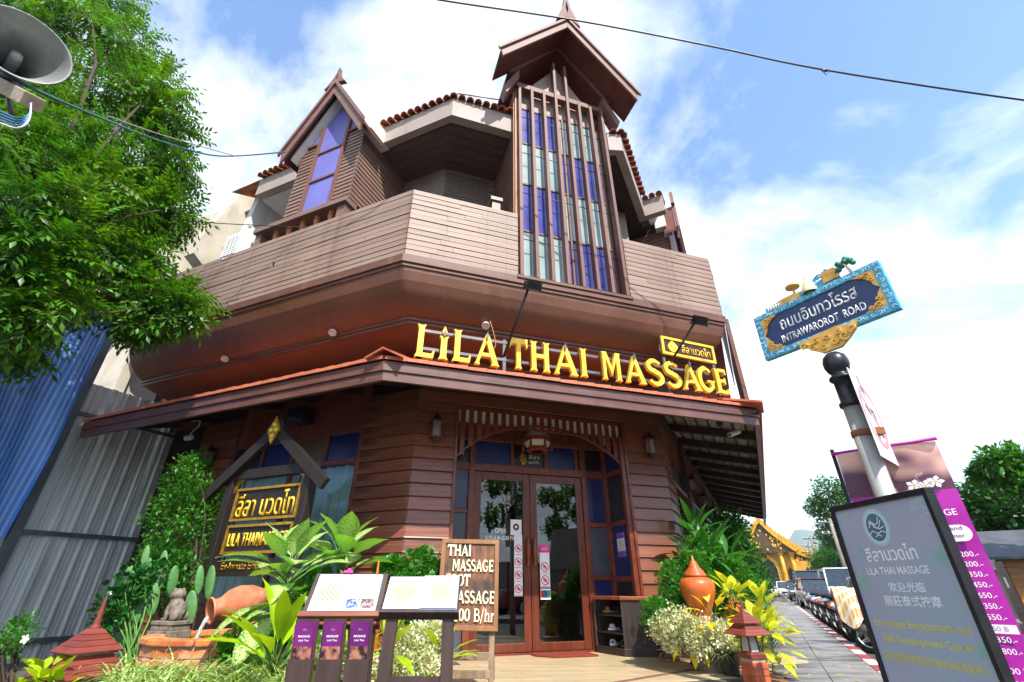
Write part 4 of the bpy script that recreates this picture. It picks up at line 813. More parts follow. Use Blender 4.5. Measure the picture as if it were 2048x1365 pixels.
# --- big gold sign on the awning
SG = thing('shop_sign', 'row of big gold capital letters on rails above the entrance awning', 'sign', FF(0, 1.0, 3.2))
m = MB()
obj('rail', MB().fbox(FF, -1.98, 2.42, .93, .97, 3.64, 3.675), 'steelgrey', SG); obj('rail', MB().fbox(FF, -1.98, 2.42, .93, .97, 3.40, 3.435), 'steelgrey', SG)
for s in (-.93, 1.45, 2.3): obj('upright', MB().fbox(FF, s, s+.04, .925, .965, 3.17, 3.82 if s > 1 else 3.70), 'steelgrey', SG)
for ch, a, b in (('L',-2.022,-1.78),('i',-1.745,-1.62),('L',-1.585,-1.345),('A',-1.315,-.995),('T',-.87,-.63),('H',-.605,-.315),('A',-.285,.06),('I',.085,.2),('M',.4,.705),('A',.745,1.065),('S',1.088,1.36),('S',1.37,1.645),('A',1.645,1.95),('G',1.917,2.2),('E',2.2,2.44)):
    z = 3.262 + .017*(a+2.0)
    glyph(ch, FF.mat(a, 1.0, z), .43-.011*(a+2.0), b-a, .055, 'gold', SG)
    if ch in 'Ai':
        c_ = FF.mat(a + (b-a)*(.48), 1.074, z + (.37 if ch == 'A' else .33)); d = MB(); d.prism([(0, -.045), (.018, .0), (0, .07), (-.018, .0)], lambda x, y, t, c_=c_: c_ @ Vector((x, y, t)), 0, .012); obj('flame_tip', d, 'steelgrey', SG)
# small framed sign
TS = thing('framed_sign', 'small brown sign with gold frame, leaf emblem and Thai script', 'sign', FF(1.9, .95, 3.85))
M = FF.mat(1.49, .93, 3.90) @ Matrix.Rotation(-.035, 4, 'Z') @ Matrix.Scale(.86, 4, (0, 1, 0))
obj('panel', MB().box(0, .88, 0, .30, 0, .02, M=M), 'signbrown', TS)
m = MB()
for x0, x1, y0, y1 in ((-.02, .9, -.02, .025), (-.02, .9, .275, .32), (-.02, .02, .025, .275), (.86, .9, .025, .275)): m.box(x0, x1, y0, y1, .0, .035, M=M)
obj('frame', m, 'gold', TS)
m = MB(); m.prism([(.17+.085*math.cos(a)*(1-.35*max(math.sin(a), 0)**3), .14+.095*math.sin(a)+.03*max(math.sin(a), 0)**6) for a in [2*math.pi*i/20 for i in range(20)]], lambda x, y, t: M @ Vector((x, y, t)), .02, .03); obj('emblem', m, 'gold', TS)
text('ลีลานวดไท', .5, 'gold', TS, M @ TR(.57, .07, .021), h=.17, ext=.01)
m = MB().tube([FF(1.47, .9, 3.82), FF(1.47, .9, 4.05)], .015, 6); m.tube([FF(1.47, .9, 4.05), FF(1.55, .9, 4.04)], .012, 6); obj('bracket', m, 'black', TS)
obj('bracket', MB().tube([FF(2.4, .9, 3.3), FF(2.4, .9, 3.98)], .015, 6).tube([FF(2.32, .9, 3.95), FF(2.4, .9, 3.95)], .012, 6), 'black', TS)
# floodlights on arms
def floodlight(s, o, z, s0, o0, z0, label):
    t = thing('floodlight', label, 'floodlight', FF(s, o, z), 'floodlights above the gold sign')
    M = FF.mat(s, o, z) @ Matrix.Rotation(math.radians(125), 4, 'X')
    m = MB().box(-.1, .1, -.075, .075, 0, .02, M=M); m.box(-.085, .085, -.06, .06, -.075, 0, M=M)
    for i in range(7): m.box(-.075+.024*i, -.069+.024*i, -.055, .055, -.1, -.075, M=M)
    obj('housing', m, 'lampblack', t, bevel=.004)
    obj('lens', MB().box(-.085, .085, -.06, .06, .02, .024, M=M), 'winglass', t); obj('reflector', MB().box(-.085, .085, -.06, .06, .0201, .0205, M=M), 'galv', t); obj('led', MB().box(-.02, .02, -.015, .015, .0205, .0218, M=M), 'whitepaint', t)
    m = MB(); m.box(-.115, -.105, -.01, .01, -.09, .02, M=M).box(.105, .115, -.01, .01, -.09, .02, M=M).box(-.115, .115, -.01, .01, -.102, -.09, M=M); obj('yoke', m, 'lampblack', t)
    obj('arm', MB().tube([FF(s0, o0, z0), FF(s-.03, o-.02, z+.05)], .016, 8), 'black', t)
floodlight(-.72, 1.5, 4.18, -.92, .95, 3.45, 'black floodlight on a thin arm over the letter T of the gold sign')
floodlight(1.72, 1.5, 4.12, 1.46, .95, 3.6, 'black floodlight on a thin arm over the small framed sign')
# wires hanging at the sign
def wire(name, pts, r, mat, label, sag=0, n=24, cat='cable', group=None):
    P = [Vector(p) for p in pts]; out = []
    if len(P) == 2 and sag:
        for i in range(n+1):
            t = i/n; q = P[0].lerp(P[1], t); out.append(q - Vector((0, 0, 4*sag*t*(1-t))))
    else:
        for i in range(len(P)-1):
            p0, p1, p2, p3 = P[max(i-1, 0)], P[i], P[i+1], P[min(i+2, len(P)-1)]
            for k in range(6):
                t = k/6; out.append(.5*((2*p1) + (p2-p0)*t + (2*p0-5*p1+4*p2-p3)*t*t + (3*p1-p0-3*p2+p3)*t**3))
        out.append(P[-1])
    return tag(obj(name, MB().tube(out, r, 6), mat), label, cat, group)
wire('sign_cable', [FF(.55, .92, 3.4), FF(.85, .95, 3.27), FF(1.2, .95, 3.25), FF(1.42, .92, 3.38)], .006, 'black', 'black cable looping below the gold letters M and A')
wire('sign_cable', [FF(-1.1, .95, 3.95), FF(-1.03, .98, 3.6), FF(-1.12, .97, 3.42), FF(-.95, .96, 3.22)], .005, 'rawwood', 'thin pale wire dangling beside the gold letter A')
for fr, s, lab in ((FL, 1.0, 'recessed ring lamp in the cove near its corner'), (FL, 3.1, 'recessed ring lamp in the cove under the tree branch'), (FF, -1.1, 'loose ring lamp in the cove above the letters')):
    t = tag(obj('cove_lamp', MB().lathe(fr(s, .73, 4.03), [(.0, .0), (.03, 0), (.05, -.02), (.055, -.05), (.045, -.05), (.035, -.02), (0, -.015)], 14, M=Matrix.Rotation(-.5, 3, 'X')), 'galv'), lab, 'lamp', 'ring lamps in the cove')
# wall lanterns
def lantern(fr, s, z, label):
    t = thing('wall_lantern', label, 'lantern', fr(s, .1, z), 'wooden wall lanterns'); c = fr(s, .12, z)
    R = Matrix.Rotation(math.atan2(fr.u.y, fr.u.x), 3, 'Z'); m = MB(); q = .7071
    for sx in (-1, 1):
        for sy in (-1, 1): m.box(sx*.05-.008, sx*.05+.008, sy*.05-.008, sy*.05+.008, -.1, .1, M=Matrix.Translation(c) @ R.to_4x4())
    for z0 in (-.11, .1): m.box(-.07, .07, -.07, .07, z0, z0+.014, M=Matrix.Translation(c) @ R.to_4x4())
    obj('cage', m, 'joinery', t)
    obj('glass', MB().box(-.045, .045, -.045, .045, -.095, .098, M=Matrix.Translation(c) @ R.to_4x4()), 'smokelight', t)
    R2 = R @ Matrix.Rotation(math.pi/4, 3, 'Z')
    obj('cap', MB().lathe(c, [(.105, .115), (.07, .14), (.03, .18), (.012, .22), (0, .23)], 4, M=R2, smooth=False), 'dark', t); obj('drop', MB().lathe(c, [(.075, -.112), (.05, -.14), (.02, -.17), (0, -.19)], 4, M=R2, smooth=False), 'dark', t)
    obj('bracket', MB().fbox(fr, s-.02, s+.02, .0, .1, z+.15, z+.175).fbox(fr, s-.03, s+.03, .02, .035, z-.1, z+.18), 'dark', t)
lantern(FF, -1.56, 2.72, 'wooden wall lantern on the pier to the left of the doors')
lantern(FF, 1.62, 2.76, 'wooden wall lantern on the pier to the right of the doors')
lantern(FL, 3.72, 2.68, 'wooden wall lantern on the far pier behind the climbing shrub')
for s, w in ((2.52, 'nearest'), (4.62, 'second'), (6.82, 'third')): lantern(FR, s, 2.66, {'nearest': 'nearest of the wall lanterns under the right awning', 'second': 'middle of the wall lanterns under the right awning', 'third': 'farthest of the wall lanterns under the right awning'}[w])
# hanging lamp in the porch
t = thing('hanging_lamp', 'hexagonal cloth hanging lamp with dark red skirt in the porch', 'lamp', FF(-.03, -.25, 3.1)); c = FF(-.03, -.25, 0)
obj('shade', MB().lathe(c, [(.045, 3.02), (.2, 2.84)], 6, smooth=False), 'lampshade', t); obj('skirt', MB().lathe(c, [(.203, 2.842), (.21, 2.80), (.205, 2.78)], 6, smooth=False), 'lampred', t)
obj('drum', MB().lathe(c, [(.19, 2.78), (.155, 2.7)], 6, smooth=False), 'lampshade', t); obj('lower_skirt', MB().lathe(c, [(.158, 2.702), (.17, 2.66), (.1, 2.645)], 6, smooth=False), 'lampred', t)
m = MB()
for k in range(6):
    a = math.pi/3*k; p = c+Vector((.205*math.cos(a), .205*math.sin(a), 0)); m.tube([p+Vector((0,0,2.79)), p+Vector((0,0,2.66))], [.012, .022], 5)
obj('tassels', m, 'lampred', t); obj('chain', MB().tube([c+Vector((0,0,3.02)), c+Vector((0,0,3.28))], .006, 5), 'goldtrim', t)
# --- Thai gabled sign stand in front of the window
ST = thing('sign_stand', 'dark timber gabled frame holding three sign boards before the window', 'sign stand', FL(1.4, .8, 0.1))
for s in (2.02, .78): obj('post', MB().fbox(FL, s-.05, s+.05, .74, .86, .1, 2.2), 'shadedwood', ST, bevel=.006)
obj('beam', MB().fbox(FL, .72, 2.08, .75, .85, 2.09, 2.2), 'shadedwood', ST)
def FLr(s): return s
for sg in (-1, 1):
    m = MB(); m.strip([(1.4-sg*.1, 2.72), (1.4+sg*.93, 1.92)], .13, lambda a, b, t: FL(a, t, b), .86+.002*sg, .92+.002*sg); obj('gable_board', m, 'shadedwood', ST, bevel=.004)
m = MB(); m.prism([(1.4, 2.45), (1.5, 2.62), (1.4, 2.8), (1.3, 2.62)], lambda a, b, t: FL(a, t, b), .925, .945); d_ = obj('diamond', m, 'goldtrim', ST)
m = MB()
for k in range(4):
    a = k*math.pi/2; m.lathe(FL(1.4+.04*math.cos(a), .946, 2.62+.07*math.sin(a)), [(.03, 0), (.02, .01), (0, .012)], 8, M=Matrix.Rotation(math.pi/2, 3, 'X'))
obj('diamond_boss', m, 'gold', d_)
def lboard(z0, z1, s0, s1, frame, name):
    b = obj(name, MB().fbox(FL, s0, s1, .76, .80, z0, z1), 'shadedwood', ST)
    if frame:
        m = MB(); w = .028; m.fbox(FL, s0, s1, .80, .82, z0, z0+w).fbox(FL, s0, s1, .80, .82, z1-w, z1).fbox(FL, s0, s0+w, .80, .819, z0+w, z1-w).fbox(FL, s1-w, s1, .80, .819, z0+w, z1-w); obj('gold_frame', m, 'goldtrim', b)
    return b
b_ = lboard(1.61, 1.98, .89, 1.91, True, 'sign_board'); text('ลีลา นวดไท', .9, 'gold', b_, FL.mat(1.4, .802, 1.655, -1), h=.27, ext=.012)
b_ = lboard(1.26, 1.57, .89, 1.91, True, 'sign_board'); text('LILA THAIMASSAGE', .9, 'gold', b_, FL.mat(1.4, .802, 1.34, -1), h=.14, ext=.012)
b_ = lboard(1.04, 1.21, .89, 1.91, False, 'sign_board'); text('Ex-Inmate Employment', .9, 'goldtrim', b_, FL.mat(1.4, .802, 1.08, -1), h=.1, ext=.006)
for s, sg in ((1.97, -1), (.83, 1)):
    m = MB(); m.prism([(s, 2.09), (s+sg*.14, 2.09), (s+sg*.06, 2.05), (s, 1.93)], lambda a, b, t: FL(a, t, b), .79, .81); obj('gold_corner', m, 'goldtrim', ST)
m = MB()
for s in (.95, 1.85):
    for z0, z1 in ((1.98, 2.1), (1.57, 1.61), (1.21, 1.26)): m.tube([FL(s, .79, z0), FL(s, .79, z1)], .008, 5)
tag(obj('chain_links', m, 'black', ST), kind='stuff')
# round bulb and socket under the left awning, camera under the right awning
t = thing('bulb_holder', 'two round white bulbs on a hooked wire under the left awning', 'lamp', FL(4.05, .3, 3.1))
for k in (0, 1): obj('bulb', MB().ball(FL(4.0+.09*k, .3, 3.0), .045), 'whitepaint', t)
obj('hook', MB().tube([FL(4.05, .3, 3.04), FL(4.0, .3, 3.1), FL(3.9, .3, 3.16), FL(3.9, .3, 3.26), FL(4.15, .3, 3.28)], .008, 6), 'whitepaint', t)
t = thing('security_camera', 'white bullet security camera under the right awning edge', 'camera', FR(.3, 1.15, 3.0))
A, Bq = FR(.28, 1.12, 2.98), FR(.12, .98, 2.90)
obj('body', MB().tube([A, A.lerp(Bq, .2), Bq], [.034, .036, .036], 12), 'whitepaint', t); obj('lens', MB().tube([Bq, Bq+(Bq-A).normalized()*.004], .024, 12), 'black', t)
obj('mount', MB().tube([A.lerp(Bq, .3), FR(.28, 1.14, 3.08), FR(.28, 1.14, 3.12)], .012, 6).tube([FR(.28, 1.14, 3.11), FR(.28, 1.14, 3.15)], .04, 10), 'whitepaint', t)
tag(obj('dome_sensor', MB().lathe(FR(.2, .88, 3.06), [(.0, 0), (.03, .005), (.045, .03), (.05, .06), (.05, .08)], 14), 'black'), 'small black dome sensor beside the white camera', 'sensor')
t = thing('wall_speaker', 'dark loudspeaker box under the left awning above the window', 'speaker', FL(1.9, .2, 3.1))
obj('box', MB().fbox(FL, 1.75, 2.05, .03, .28, 3.0, 3.22), 'black', t, bevel=.015); obj('grille', MB().lathe(FL(1.9, .29, 3.1), [(.09, 0), (.07, .012), (0, .005)], 16, M=Matrix.Rotation(math.pi/2, 3, 'X')), 'lampblack', t)
# air conditioner on the balcony end
t = thing('air_conditioner', 'white outdoor air conditioner unit behind the balcony end', 'air conditioner', FL(3.5, .8, 6.0))
obj('case', MB().fbox(FL, 3.2, 3.85, .6, .95, 5.95, 6.52), 'whitepaint', t, bevel=.012); obj('vent_panel', MB().fbox(FL, 3.45, 3.8, .95, .955, 6.0, 6.48), 'galv', t)
for k in range(9): obj('vent_slat', MB().fbox(FL, 3.45, 3.8, .955, .965, 6.02+.05*k, 6.045+.05*k), 'whitepaint', t)
for k in range(4): obj('vent_bar', MB().fbox(FL, 3.47+.09*k, 3.485+.09*k, .965, .97, 6.0, 6.48), 'whitepaint', t)
# ---------------------------------------------------------------- ground, street, terrace
Pn = FR.n; Pu = FR.u
def st(n_, l, z=0.0):   # street coordinates: n_ across (from the camera foot), l along the street
    return Pn*n_ + Pu*l + Vector((0, 0, z))
def sheet(name, pts, mat, z0=None, label=None):
    m = MB()
    if z0 is None: m.add(pts, [tuple(range(len(pts)))])
    else:
        n_ = len(pts); m.add(list(pts) + [Vector((p.x, p.y, z0)) for p in pts], [tuple(range(n_))] + [(i, (i+1) % n_, (i+1) % n_+n_, i+n_) for i in range(n_)])
    return tag(obj(name, m, mat), kind='structure')
S_ = 4000
sheet('ground', [Vector((-S_, -S_, -.18)), Vector((S_, -S_, -.18)), Vector((S_, S_, -.18)), Vector((-S_, S_, -.18))], 'soil')
sheet('road', [st(.9, -30, -.13), st(6.2, -30, -.13), st(6.2, 300, -.13), st(.9, 300, -.13)], 'asphalt')
sheet('road', [Vector((-60, -9, -.134)), Vector((60, -9, -.134)), Vector((60, 2.3, -.134)), Vector((-60, 2.3, -.134))], 'asphalt')
# pavement of stone slabs beside the shop, with painted kerb stones
pv = sheet('pavement', [st(-1.05, 3.2, -.012), st(.98, 3.2, -.012), st(.98, 62, -.012), st(-1.05, 62, -.012)], 'joint', z0=-.17)
SLn, SLl = .575, .575
for i in range(2):
    for j in range(62):
        n0 = -.17 + i*SLn; l0 = 4.2 + j*SLl + (0.0); z = random.uniform(-.002, .003)
        if n0 > .9: continue
        m = MB(); a, b, c, d = st(n0+.004, l0+.004), st(n0+SLn-.004, l0+.004), st(n0+SLn-.004, l0+SLl-.004), st(n0+.004, l0+SLl-.004); dz = Vector((0, 0, -.02)); u_ = Vector((0, 0, z))
        m.hexa([a+dz, b+dz, c+dz, d+dz, a+u_, b+u_, c+u_, d+u_]); obj('slab', m, 'slabstone', pv)
kb = sheet('kerb', [st(.985, 3.0, -.005), st(1.13, 3.0, -.005), st(1.13, 62, -.005), st(.985, 62, -.005)], 'kerbstone', z0=-.17)
for k in range(46):
    l0 = 4.0 + k*.62; m = MB(); a, b, c, d = st(.984, l0), st(1.142, l0), st(1.142, l0+.61), st(.984, l0+.61); dz = Vector((0, 0, -.13)); u_ = Vector((0, 0, .002))
    m.hexa([a+dz, b+dz, c+dz, d+dz, a+u_, b+u_, c+u_, d+u_]); obj('kerb_stone', m, 'kerbred' if k % 2 else 'kerbwhite', kb, bevel=.012)
# far pavement and kerb on the other side of the street
sheet('pavement', [st(6.2, 0, 0.0), st(9.5, 0, 0.0), st(9.5, 200, 0.0), st(6.2, 200, 0.0)], 'slabstone', z0=-.17)
# leaves and paper trodden on the pavement
m = MB()
for k in range(60):
    l = random.uniform(6.5, 12); n_ = random.uniform(-.15, .75); a = random.uniform(0, 6.28); c = st(n_, l, .006); r = random.uniform(.02, .05)
    u_, v_ = Vector((math.cos(a), math.sin(a), random.uniform(0, .2)))*r, Vector((-math.sin(a), math.cos(a), random.uniform(0, .2)))*r*.45
    m.add([c-u_, c+v_, c+u_, c-v_], [(0,1,2,3)])
tag(obj('fallen_leaves', m, 'deadleaf'), 'yellow fallen leaves scattered on the pavement slabs', 'leaves', kind='stuff')
# tiled terrace
tw = [FL(4.1, 0, .195), FL(4.1, 2.9, .195), FF(-2.2, 2.55, .195), FF(1.2, 1.55, .195), FR(-1.1, .75, .195), FR(-.4, .8, .195), FR(0, 0, .195), FF(1.2, 0, .195), FF(1.2, -.62, .195), FF(-1.27, -.62, .195), FF(-1.8, 0, .195)]
ter = sheet('terrace', tw, 'joint', z0=-.17)
for i in range(-9, 14):
    for j in range(-3, 11):
        s0, o0 = -.5*.0 + i*.305 + (.15 if j % 2 else 0), -.62 + j*.305
        if o0 < -.02 and not (-1.26 < s0 < .93): continue
        # keep to the part in front of the doors
        if s0 < -2.0 or s0 > 2.6 or o0 > 2.1 - .0*s0: continue
        if o0 + .3 > 1.95 - .42*max(s0, 0) and s0 > -.3: continue
        m = MB().fbox(FF, s0+.001, s0+.304, o0+.001, o0+.304, .18, .2); obj('floor_tile', m, 'floortile', ter)
# brown carpeted ramp in front
sheet('ramp', [FF(-.9, 2.6, .0), FF(1.55, 2.6, .0), FF(1.75, 1.35, .206), FF(1.05, 1.02, .206), FF(-.35, 1.5, .206)], 'ramp', z0=-.16)
# garden beds either side
sheet('garden_bed', [FL(4.1, .02, .19), FL(4.1, 3.4, .05), FF(-3.2, 3.3, .05), FF(-1.6, 2.4, .12), FF(-1.5, .6, .2), FL(0, .1, .2)], 'soil', z0=-.17)
sheet('garden_bed', [FR(-1.1, .86, .0), FR(14, .86, .0), FR(14, .02, .05), FR(0, .02, .1), FR(-.9, .5, .05)], 'soil', z0=-.17)
# ---------------------------------------------------------------- things on the terrace
tag(obj('door_mat', MB().prism([(-.22, .0), (.5, .02), (.53, .36), (-.02, .33), (-.2, .14)], lambda a, b, t: FF(a+.12, -.50+b, t), .2, .222), 'mat_red', bevel=.008), 'shaggy rust red mat before the glass doors', 'mat')
# shoe cabinet
CAB = thing('shoe_cabinet', 'low dark wooden shoe shelf with reddish top beside the doors', 'cabinet', FF(1.05, -.1, Z0))
cp = [FF(.80, -.50, 0), FF(.93, -.02, 0), FF(1.32, .16, 0), FF(1.5, -.02, 0), FF(1.19, -.50, 0)]
def pr(name, pts, z0, z1, mat, parent, bevel=0):
    m = MB(); n_ = len(pts); m.add([p+Vector((0,0,z0)) for p in pts] + [p+Vector((0,0,z1)) for p in pts], [tuple(range(n_)), tuple(range(n_, 2*n_))] + [(i, (i+1) % n_, (i+1) % n_+n_, i+n_) for i in range(n_)]); return obj(name, m, mat, parent, bevel)
c0, c1, c2, c3, c4 = cp
pr('base', cp, Z0, Z0+.08, 'shelfwood', CAB, .006)
tp = [c0-FF.u*.02, c1+FF.n*.02-FF.u*.01, c2+FF.n*.025, c3+FF.u*.02, c4]; pr('top', tp, .79, .83, 'shelftop', CAB, .006)
for z in (.42, .61): pr('shelf', [c0+FF.u*.01, c1, c2-FF.n*.02, c3, c4], z, z+.02, 'shelfwood', CAB)
def wallpiece(a, b, z0, z1, th=.02, mat='shelfwood', name='side_panel', par=CAB):
    d = (b-a).normalized(); n_ = Vector((d.y, -d.x, 0)); return pr(name, [a, b, b-n_*th, a-n_*th], z0, z1, mat, par)
wallpiece(c1+(c2-c1)*.02, c2, Z0+.08, .79, .03); wallpiece(c2, c3, Z0+.08, .79); wallpiece(c4, c0+(c4-c0)*.12, Z0+.08, .79)
obj('corner_post', MB().box(-.015, .015, -.015, .015, Z0+.08, .79, M=Matrix.Translation(c0+FF.u*.02)), 'shelfwood', CAB)
def shoe(c, a, L, W, base, strap, label, group, parent=None, name='sandal', strapw=.03):
    t = thing(name, label, 'sandal', (c.x, c.y, c.z), group); R = Matrix.Translation(c) @ Matrix.Rotation(a, 4, 'Z')
    pts = [(L*(.5-.5*math.cos(k/14*2*math.pi))-L/2, W/2*math.sin(k/14*2*math.pi)*(1.0 if math.sin(k/14*2*math.pi) > 0 else .9)*(1.12 if .5-.5*math.cos(k/14*2*math.pi) > .5 else .82)) for k in range(14)]
    obj('sole', MB().prism(pts, lambda x, y, tt: R @ Vector((x, y, tt)), 0, .024), base, t, bevel=.005)
    m = MB(); vs = []
    for k in range(9):
        th = math.pi*k/8
        for x in (L*.1, L*.1+strapw*1.6): vs.append(R @ Vector((x + .01*math.cos(th), (W*.47)*math.cos(th), .02+.05*math.sin(th))))
    m.add(vs, [(2*k, 2*k+1, 2*k+3, 2*k+2) for k in range(8)]); o = obj('strap', m, strap, t); s_ = o.modifiers.new('solid', 'SOLIDIFY'); s_.thickness = .006
    return t
def pair(c, a, L, W, base, strap, desc, group):
    side = Vector((-math.sin(a), math.cos(a), 0))
    shoe(c + side*W*.62, a, L, W, base, strap, desc + ', left one of the pair', group); shoe(c - side*W*.62 + Vector((math.cos(a), math.sin(a), 0))*.02, a+.06, L, W, base, strap, desc + ', right one of the pair', group)
pair(FF(1.26, .42, .202), math.radians(105), .24, .09, 'shoetan', 'shoetan', 'tan thong sandal nearest the shoe cabinet', 'sandals on the terrace')
pair(FF(1.42, .78, .202), math.radians(150), .25, .1, 'shoered', 'shoegreen', 'red sandal with green strap', 'sandals on the terrace')
pair(FF(1.83, .58, .202), math.radians(80), .25, .1, 'shoeblack', 'shoeblack', 'black slide sandal by the brick lantern', 'sandals on the terrace')
for k, (u_, z, m_) in enumerate(((.25, .64, 'shoetan'), (.6, .64, 'shoeblack'), (.35, .45, 'paper'), (.7, .45, 'shoeblack'), (.3, .285, 'paper'), (.65, .285, 'steelgrey'))):
    c = c0.lerp(c1, u_) + FF.u*.16 + Vector((0, 0, z)); shoe(c, math.radians(190+10*k), .23, .085, m_, m_, ['tan shoe on the top shelf', 'black shoe on the top shelf', 'white shoe on the middle shelf', 'black shoe on the middle shelf', 'white shoe on the bottom shelf', 'grey shoe on the bottom shelf'][k], 'shoes in the cabinet', name='shoe')
# planter trough and pots to the right
TRO = thing('planter_trough', 'low brown cement planter trough right of the shoe cabinet', 'planter', FF(2.0, .3, 0.1))
ta, tb = FF(1.52, .30, 0), FR(-.62, .36, 0); d_ = (tb-ta).normalized(); nn = Vector((d_.y, -d_.x, 0))
pr('trough', [ta, tb, tb-nn*.32, ta-nn*.25], .19, .42, 'ramp', TRO, .012); pr('soil', [ta+d_*.03-nn*.03, tb-d_*.03-nn*.03, tb-d_*.03-nn*.28, ta+d_*.03-nn*.22], .415, .424, 'soil', TRO)
def pot(name, c, r, h, mat, label, cat='pot', group=None):
    return tag(obj(name, MB().lathe(c, [(0, .0), (r*.72, 0), (r*.78, .02), (r*.95, h*.86), (r*1.08, h*.88), (r*1.08, h), (r*.94, h), (r*.9, h*.8), (0, h*.8)], 22), mat), label, cat, group)
pot('plant_pot', Vector((2.09, 5.30, .2)), .1, .2, 'potblack', 'small black plastic pot beside the brick lantern')
# big lidded terracotta jar
def bigjar(c, k, label):
    t = thing('lidded_jar', label, 'jar', c, 'lidded terracotta jars')
    obj('stand', MB().lathe(c, [(.13*k, 0), (.15*k, .02*k), (.15*k, .05*k), (.1*k, .08*k), (.09*k, .1*k)], 28), 'jarclay', t)
    obj('body', MB().lathe(c, [(.09*k, .1*k), (.1*k, .11*k), (.14*k, .2*k), (.185*k, .3*k), (.2*k, .38*k), (.195*k, .43*k), (.165*k, .475*k), (.12*k, .49*k), (.115*k, .5*k)], 32), 'jarclay', t)
    obj('lid', MB().lathe(c, [(.125*k, .5*k), (.13*k, .515*k), (.115*k, .53*k), (.1*k, .56*k), (.06*k, .6*k), (.055*k, .62*k), (.04*k, .63*k), (.035*k, .66*k), (.022*k, .67*k), (.012*k, .71*k), (0, .735*k)], 28), 'jarclay', t)
bigjar(Vector((2.02, 5.62, .58)), .92, 'big lidded orange terracotta jar among the yellow leaves'); bigjar(Vector((2.52, 5.95, .52)), .5, 'smaller lidded terracotta jar half hidden behind the big jar')
tag(obj('jar_plinth', MB().lathe(Vector((2.02, 5.62, .1)), [(0, 0), (.15, 0), (.15, .5), (0, .5)], 12), 'concrete'), 'cement block hidden in leaves under the big jar', 'plinth')
tag(obj('jar_plinth', MB().lathe(Vector((2.52, 5.95, .05)), [(0, 0), (.12, 0), (.12, .47), (0, .47)], 12), 'concrete'), 'cement block hidden in leaves under the smaller jar', 'plinth')
# garden lanterns with stepped roofs
def garden_lantern(c, k, rz, base, label):
    """tiered square roofs of red boards over a glazed box; base: height of a brick pier"""
    t = thing('garden_lantern', label, 'lantern', c, 'stepped roof garden lanterns'); R = Matrix.Rotation(rz, 3, 'Z'); R2 = R @ Matrix.Rotation(math.pi/4, 3, 'Z'); q = 1.4142
    z = base; MC = Matrix.Translation(c) @ R.to_4x4()
    if base > 0:
        bp_ = obj('brick_pier', MB().box(-.105*k, .105*k, -.105*k, .105*k, 0, base-.05, M=MC), 'mortar', t); bw_, bh = .105*k, .05*k*1.5
        nrow = int((base-.05)/bh)
        for r in range(nrow):
            for sd in range(4):
                Rs = MC @ Matrix.Rotation(math.pi/2*sd, 4, 'Z')
                cuts = [(-.112, .0), (.006, .112)] if r % 2 else [(-.112, -.05), (-.044, .112)]
                for a, b in cuts: obj('brick', MB().box(a*k, b*k-.0, -.118*k, -.1*k, r*bh+.004, (r+1)*bh-.004, M=Rs), 'brickred', bp_)
        obj('ledge', MB().lathe(c, [(.12*k*q, base-.05), (.12*k*q, base-.02), (.09*k*q, base)], 4, M=R2, smooth=False), 'lantwood', t)
    H = .2*k
    obj('glass_box', MB().lathe(c, [(.072*k*q, z), (.06*k*q, z+H)], 4, M=R2, smooth=False), 'frosted', t)
    for i in range(4):
        a = rz + math.pi/4 + math.pi/2*i; d = Vector((math.cos(a), math.sin(a), 0)); obj('corner_post', MB().tube([c+d*.076*k*q+Vector((0,0,z)), c+d*.063*k*q+Vector((0,0,z+H))], .012*k, 4), 'lantwood', t)
    zz = z + H
    def tier(w0, w1, n_, h, zz):
        for i in range(n_):
            a = w0 + (w1-w0)*i/n_; b = w0 + (w1-w0)*(i+1)/n_
            obj('roof_board', MB().lathe(c, [(a*q*1.0, zz+h*i/n_), (a*q*1.0+.004, zz+h*i/n_+.008*k), (b*q+.004*k, zz+h*(i+1)/n_+.004), (b*q*.9, zz+h*(i+1)/n_-.002)], 4, M=R2, smooth=False), 'lantwood', t)
        return zz + h
    zz = tier(.21*k, .115*k, 3, .1*k, zz-.01)
    obj('clerestory', MB().lathe(c, [(.1*k*q, zz-.03*k), (.1*k*q, zz+.045*k)], 4, M=R2, smooth=False), 'frosted', t); zz += .04*k
    obj('upper_frame', MB().lathe(c, [(.118*k*q, zz-.045*k), (.118*k*q, zz-.02*k), (.1*k*q, zz-.02*k)], 4, M=R2, smooth=False), 'lantwood', t)
    zz = tier(.145*k, .03*k, 4, .13*k, zz-.005)
    obj('spire', MB().lathe(c, [(.03*k, zz), (.034*k, zz+.015*k), (.02*k, zz+.03*k), (.026*k, zz+.045*k), (.014*k, zz+.07*k), (.02*k, zz+.1*k), (.012*k, zz+.13*k), (.015*k, zz+.15*k), (.004*k, zz+.19*k), (0, zz+.22*k)], 12), 'lantwood', t)
garden_lantern(Vector((2.16, 4.93, .0)), .68, math.radians(18), .43, 'stepped roof lantern on a red brick pier by the pavement')
garden_lantern(Vector((-2.9, 3.72, .1)), 1.0, math.radians(-25), .13, 'stepped roof garden lantern by the metal fence')
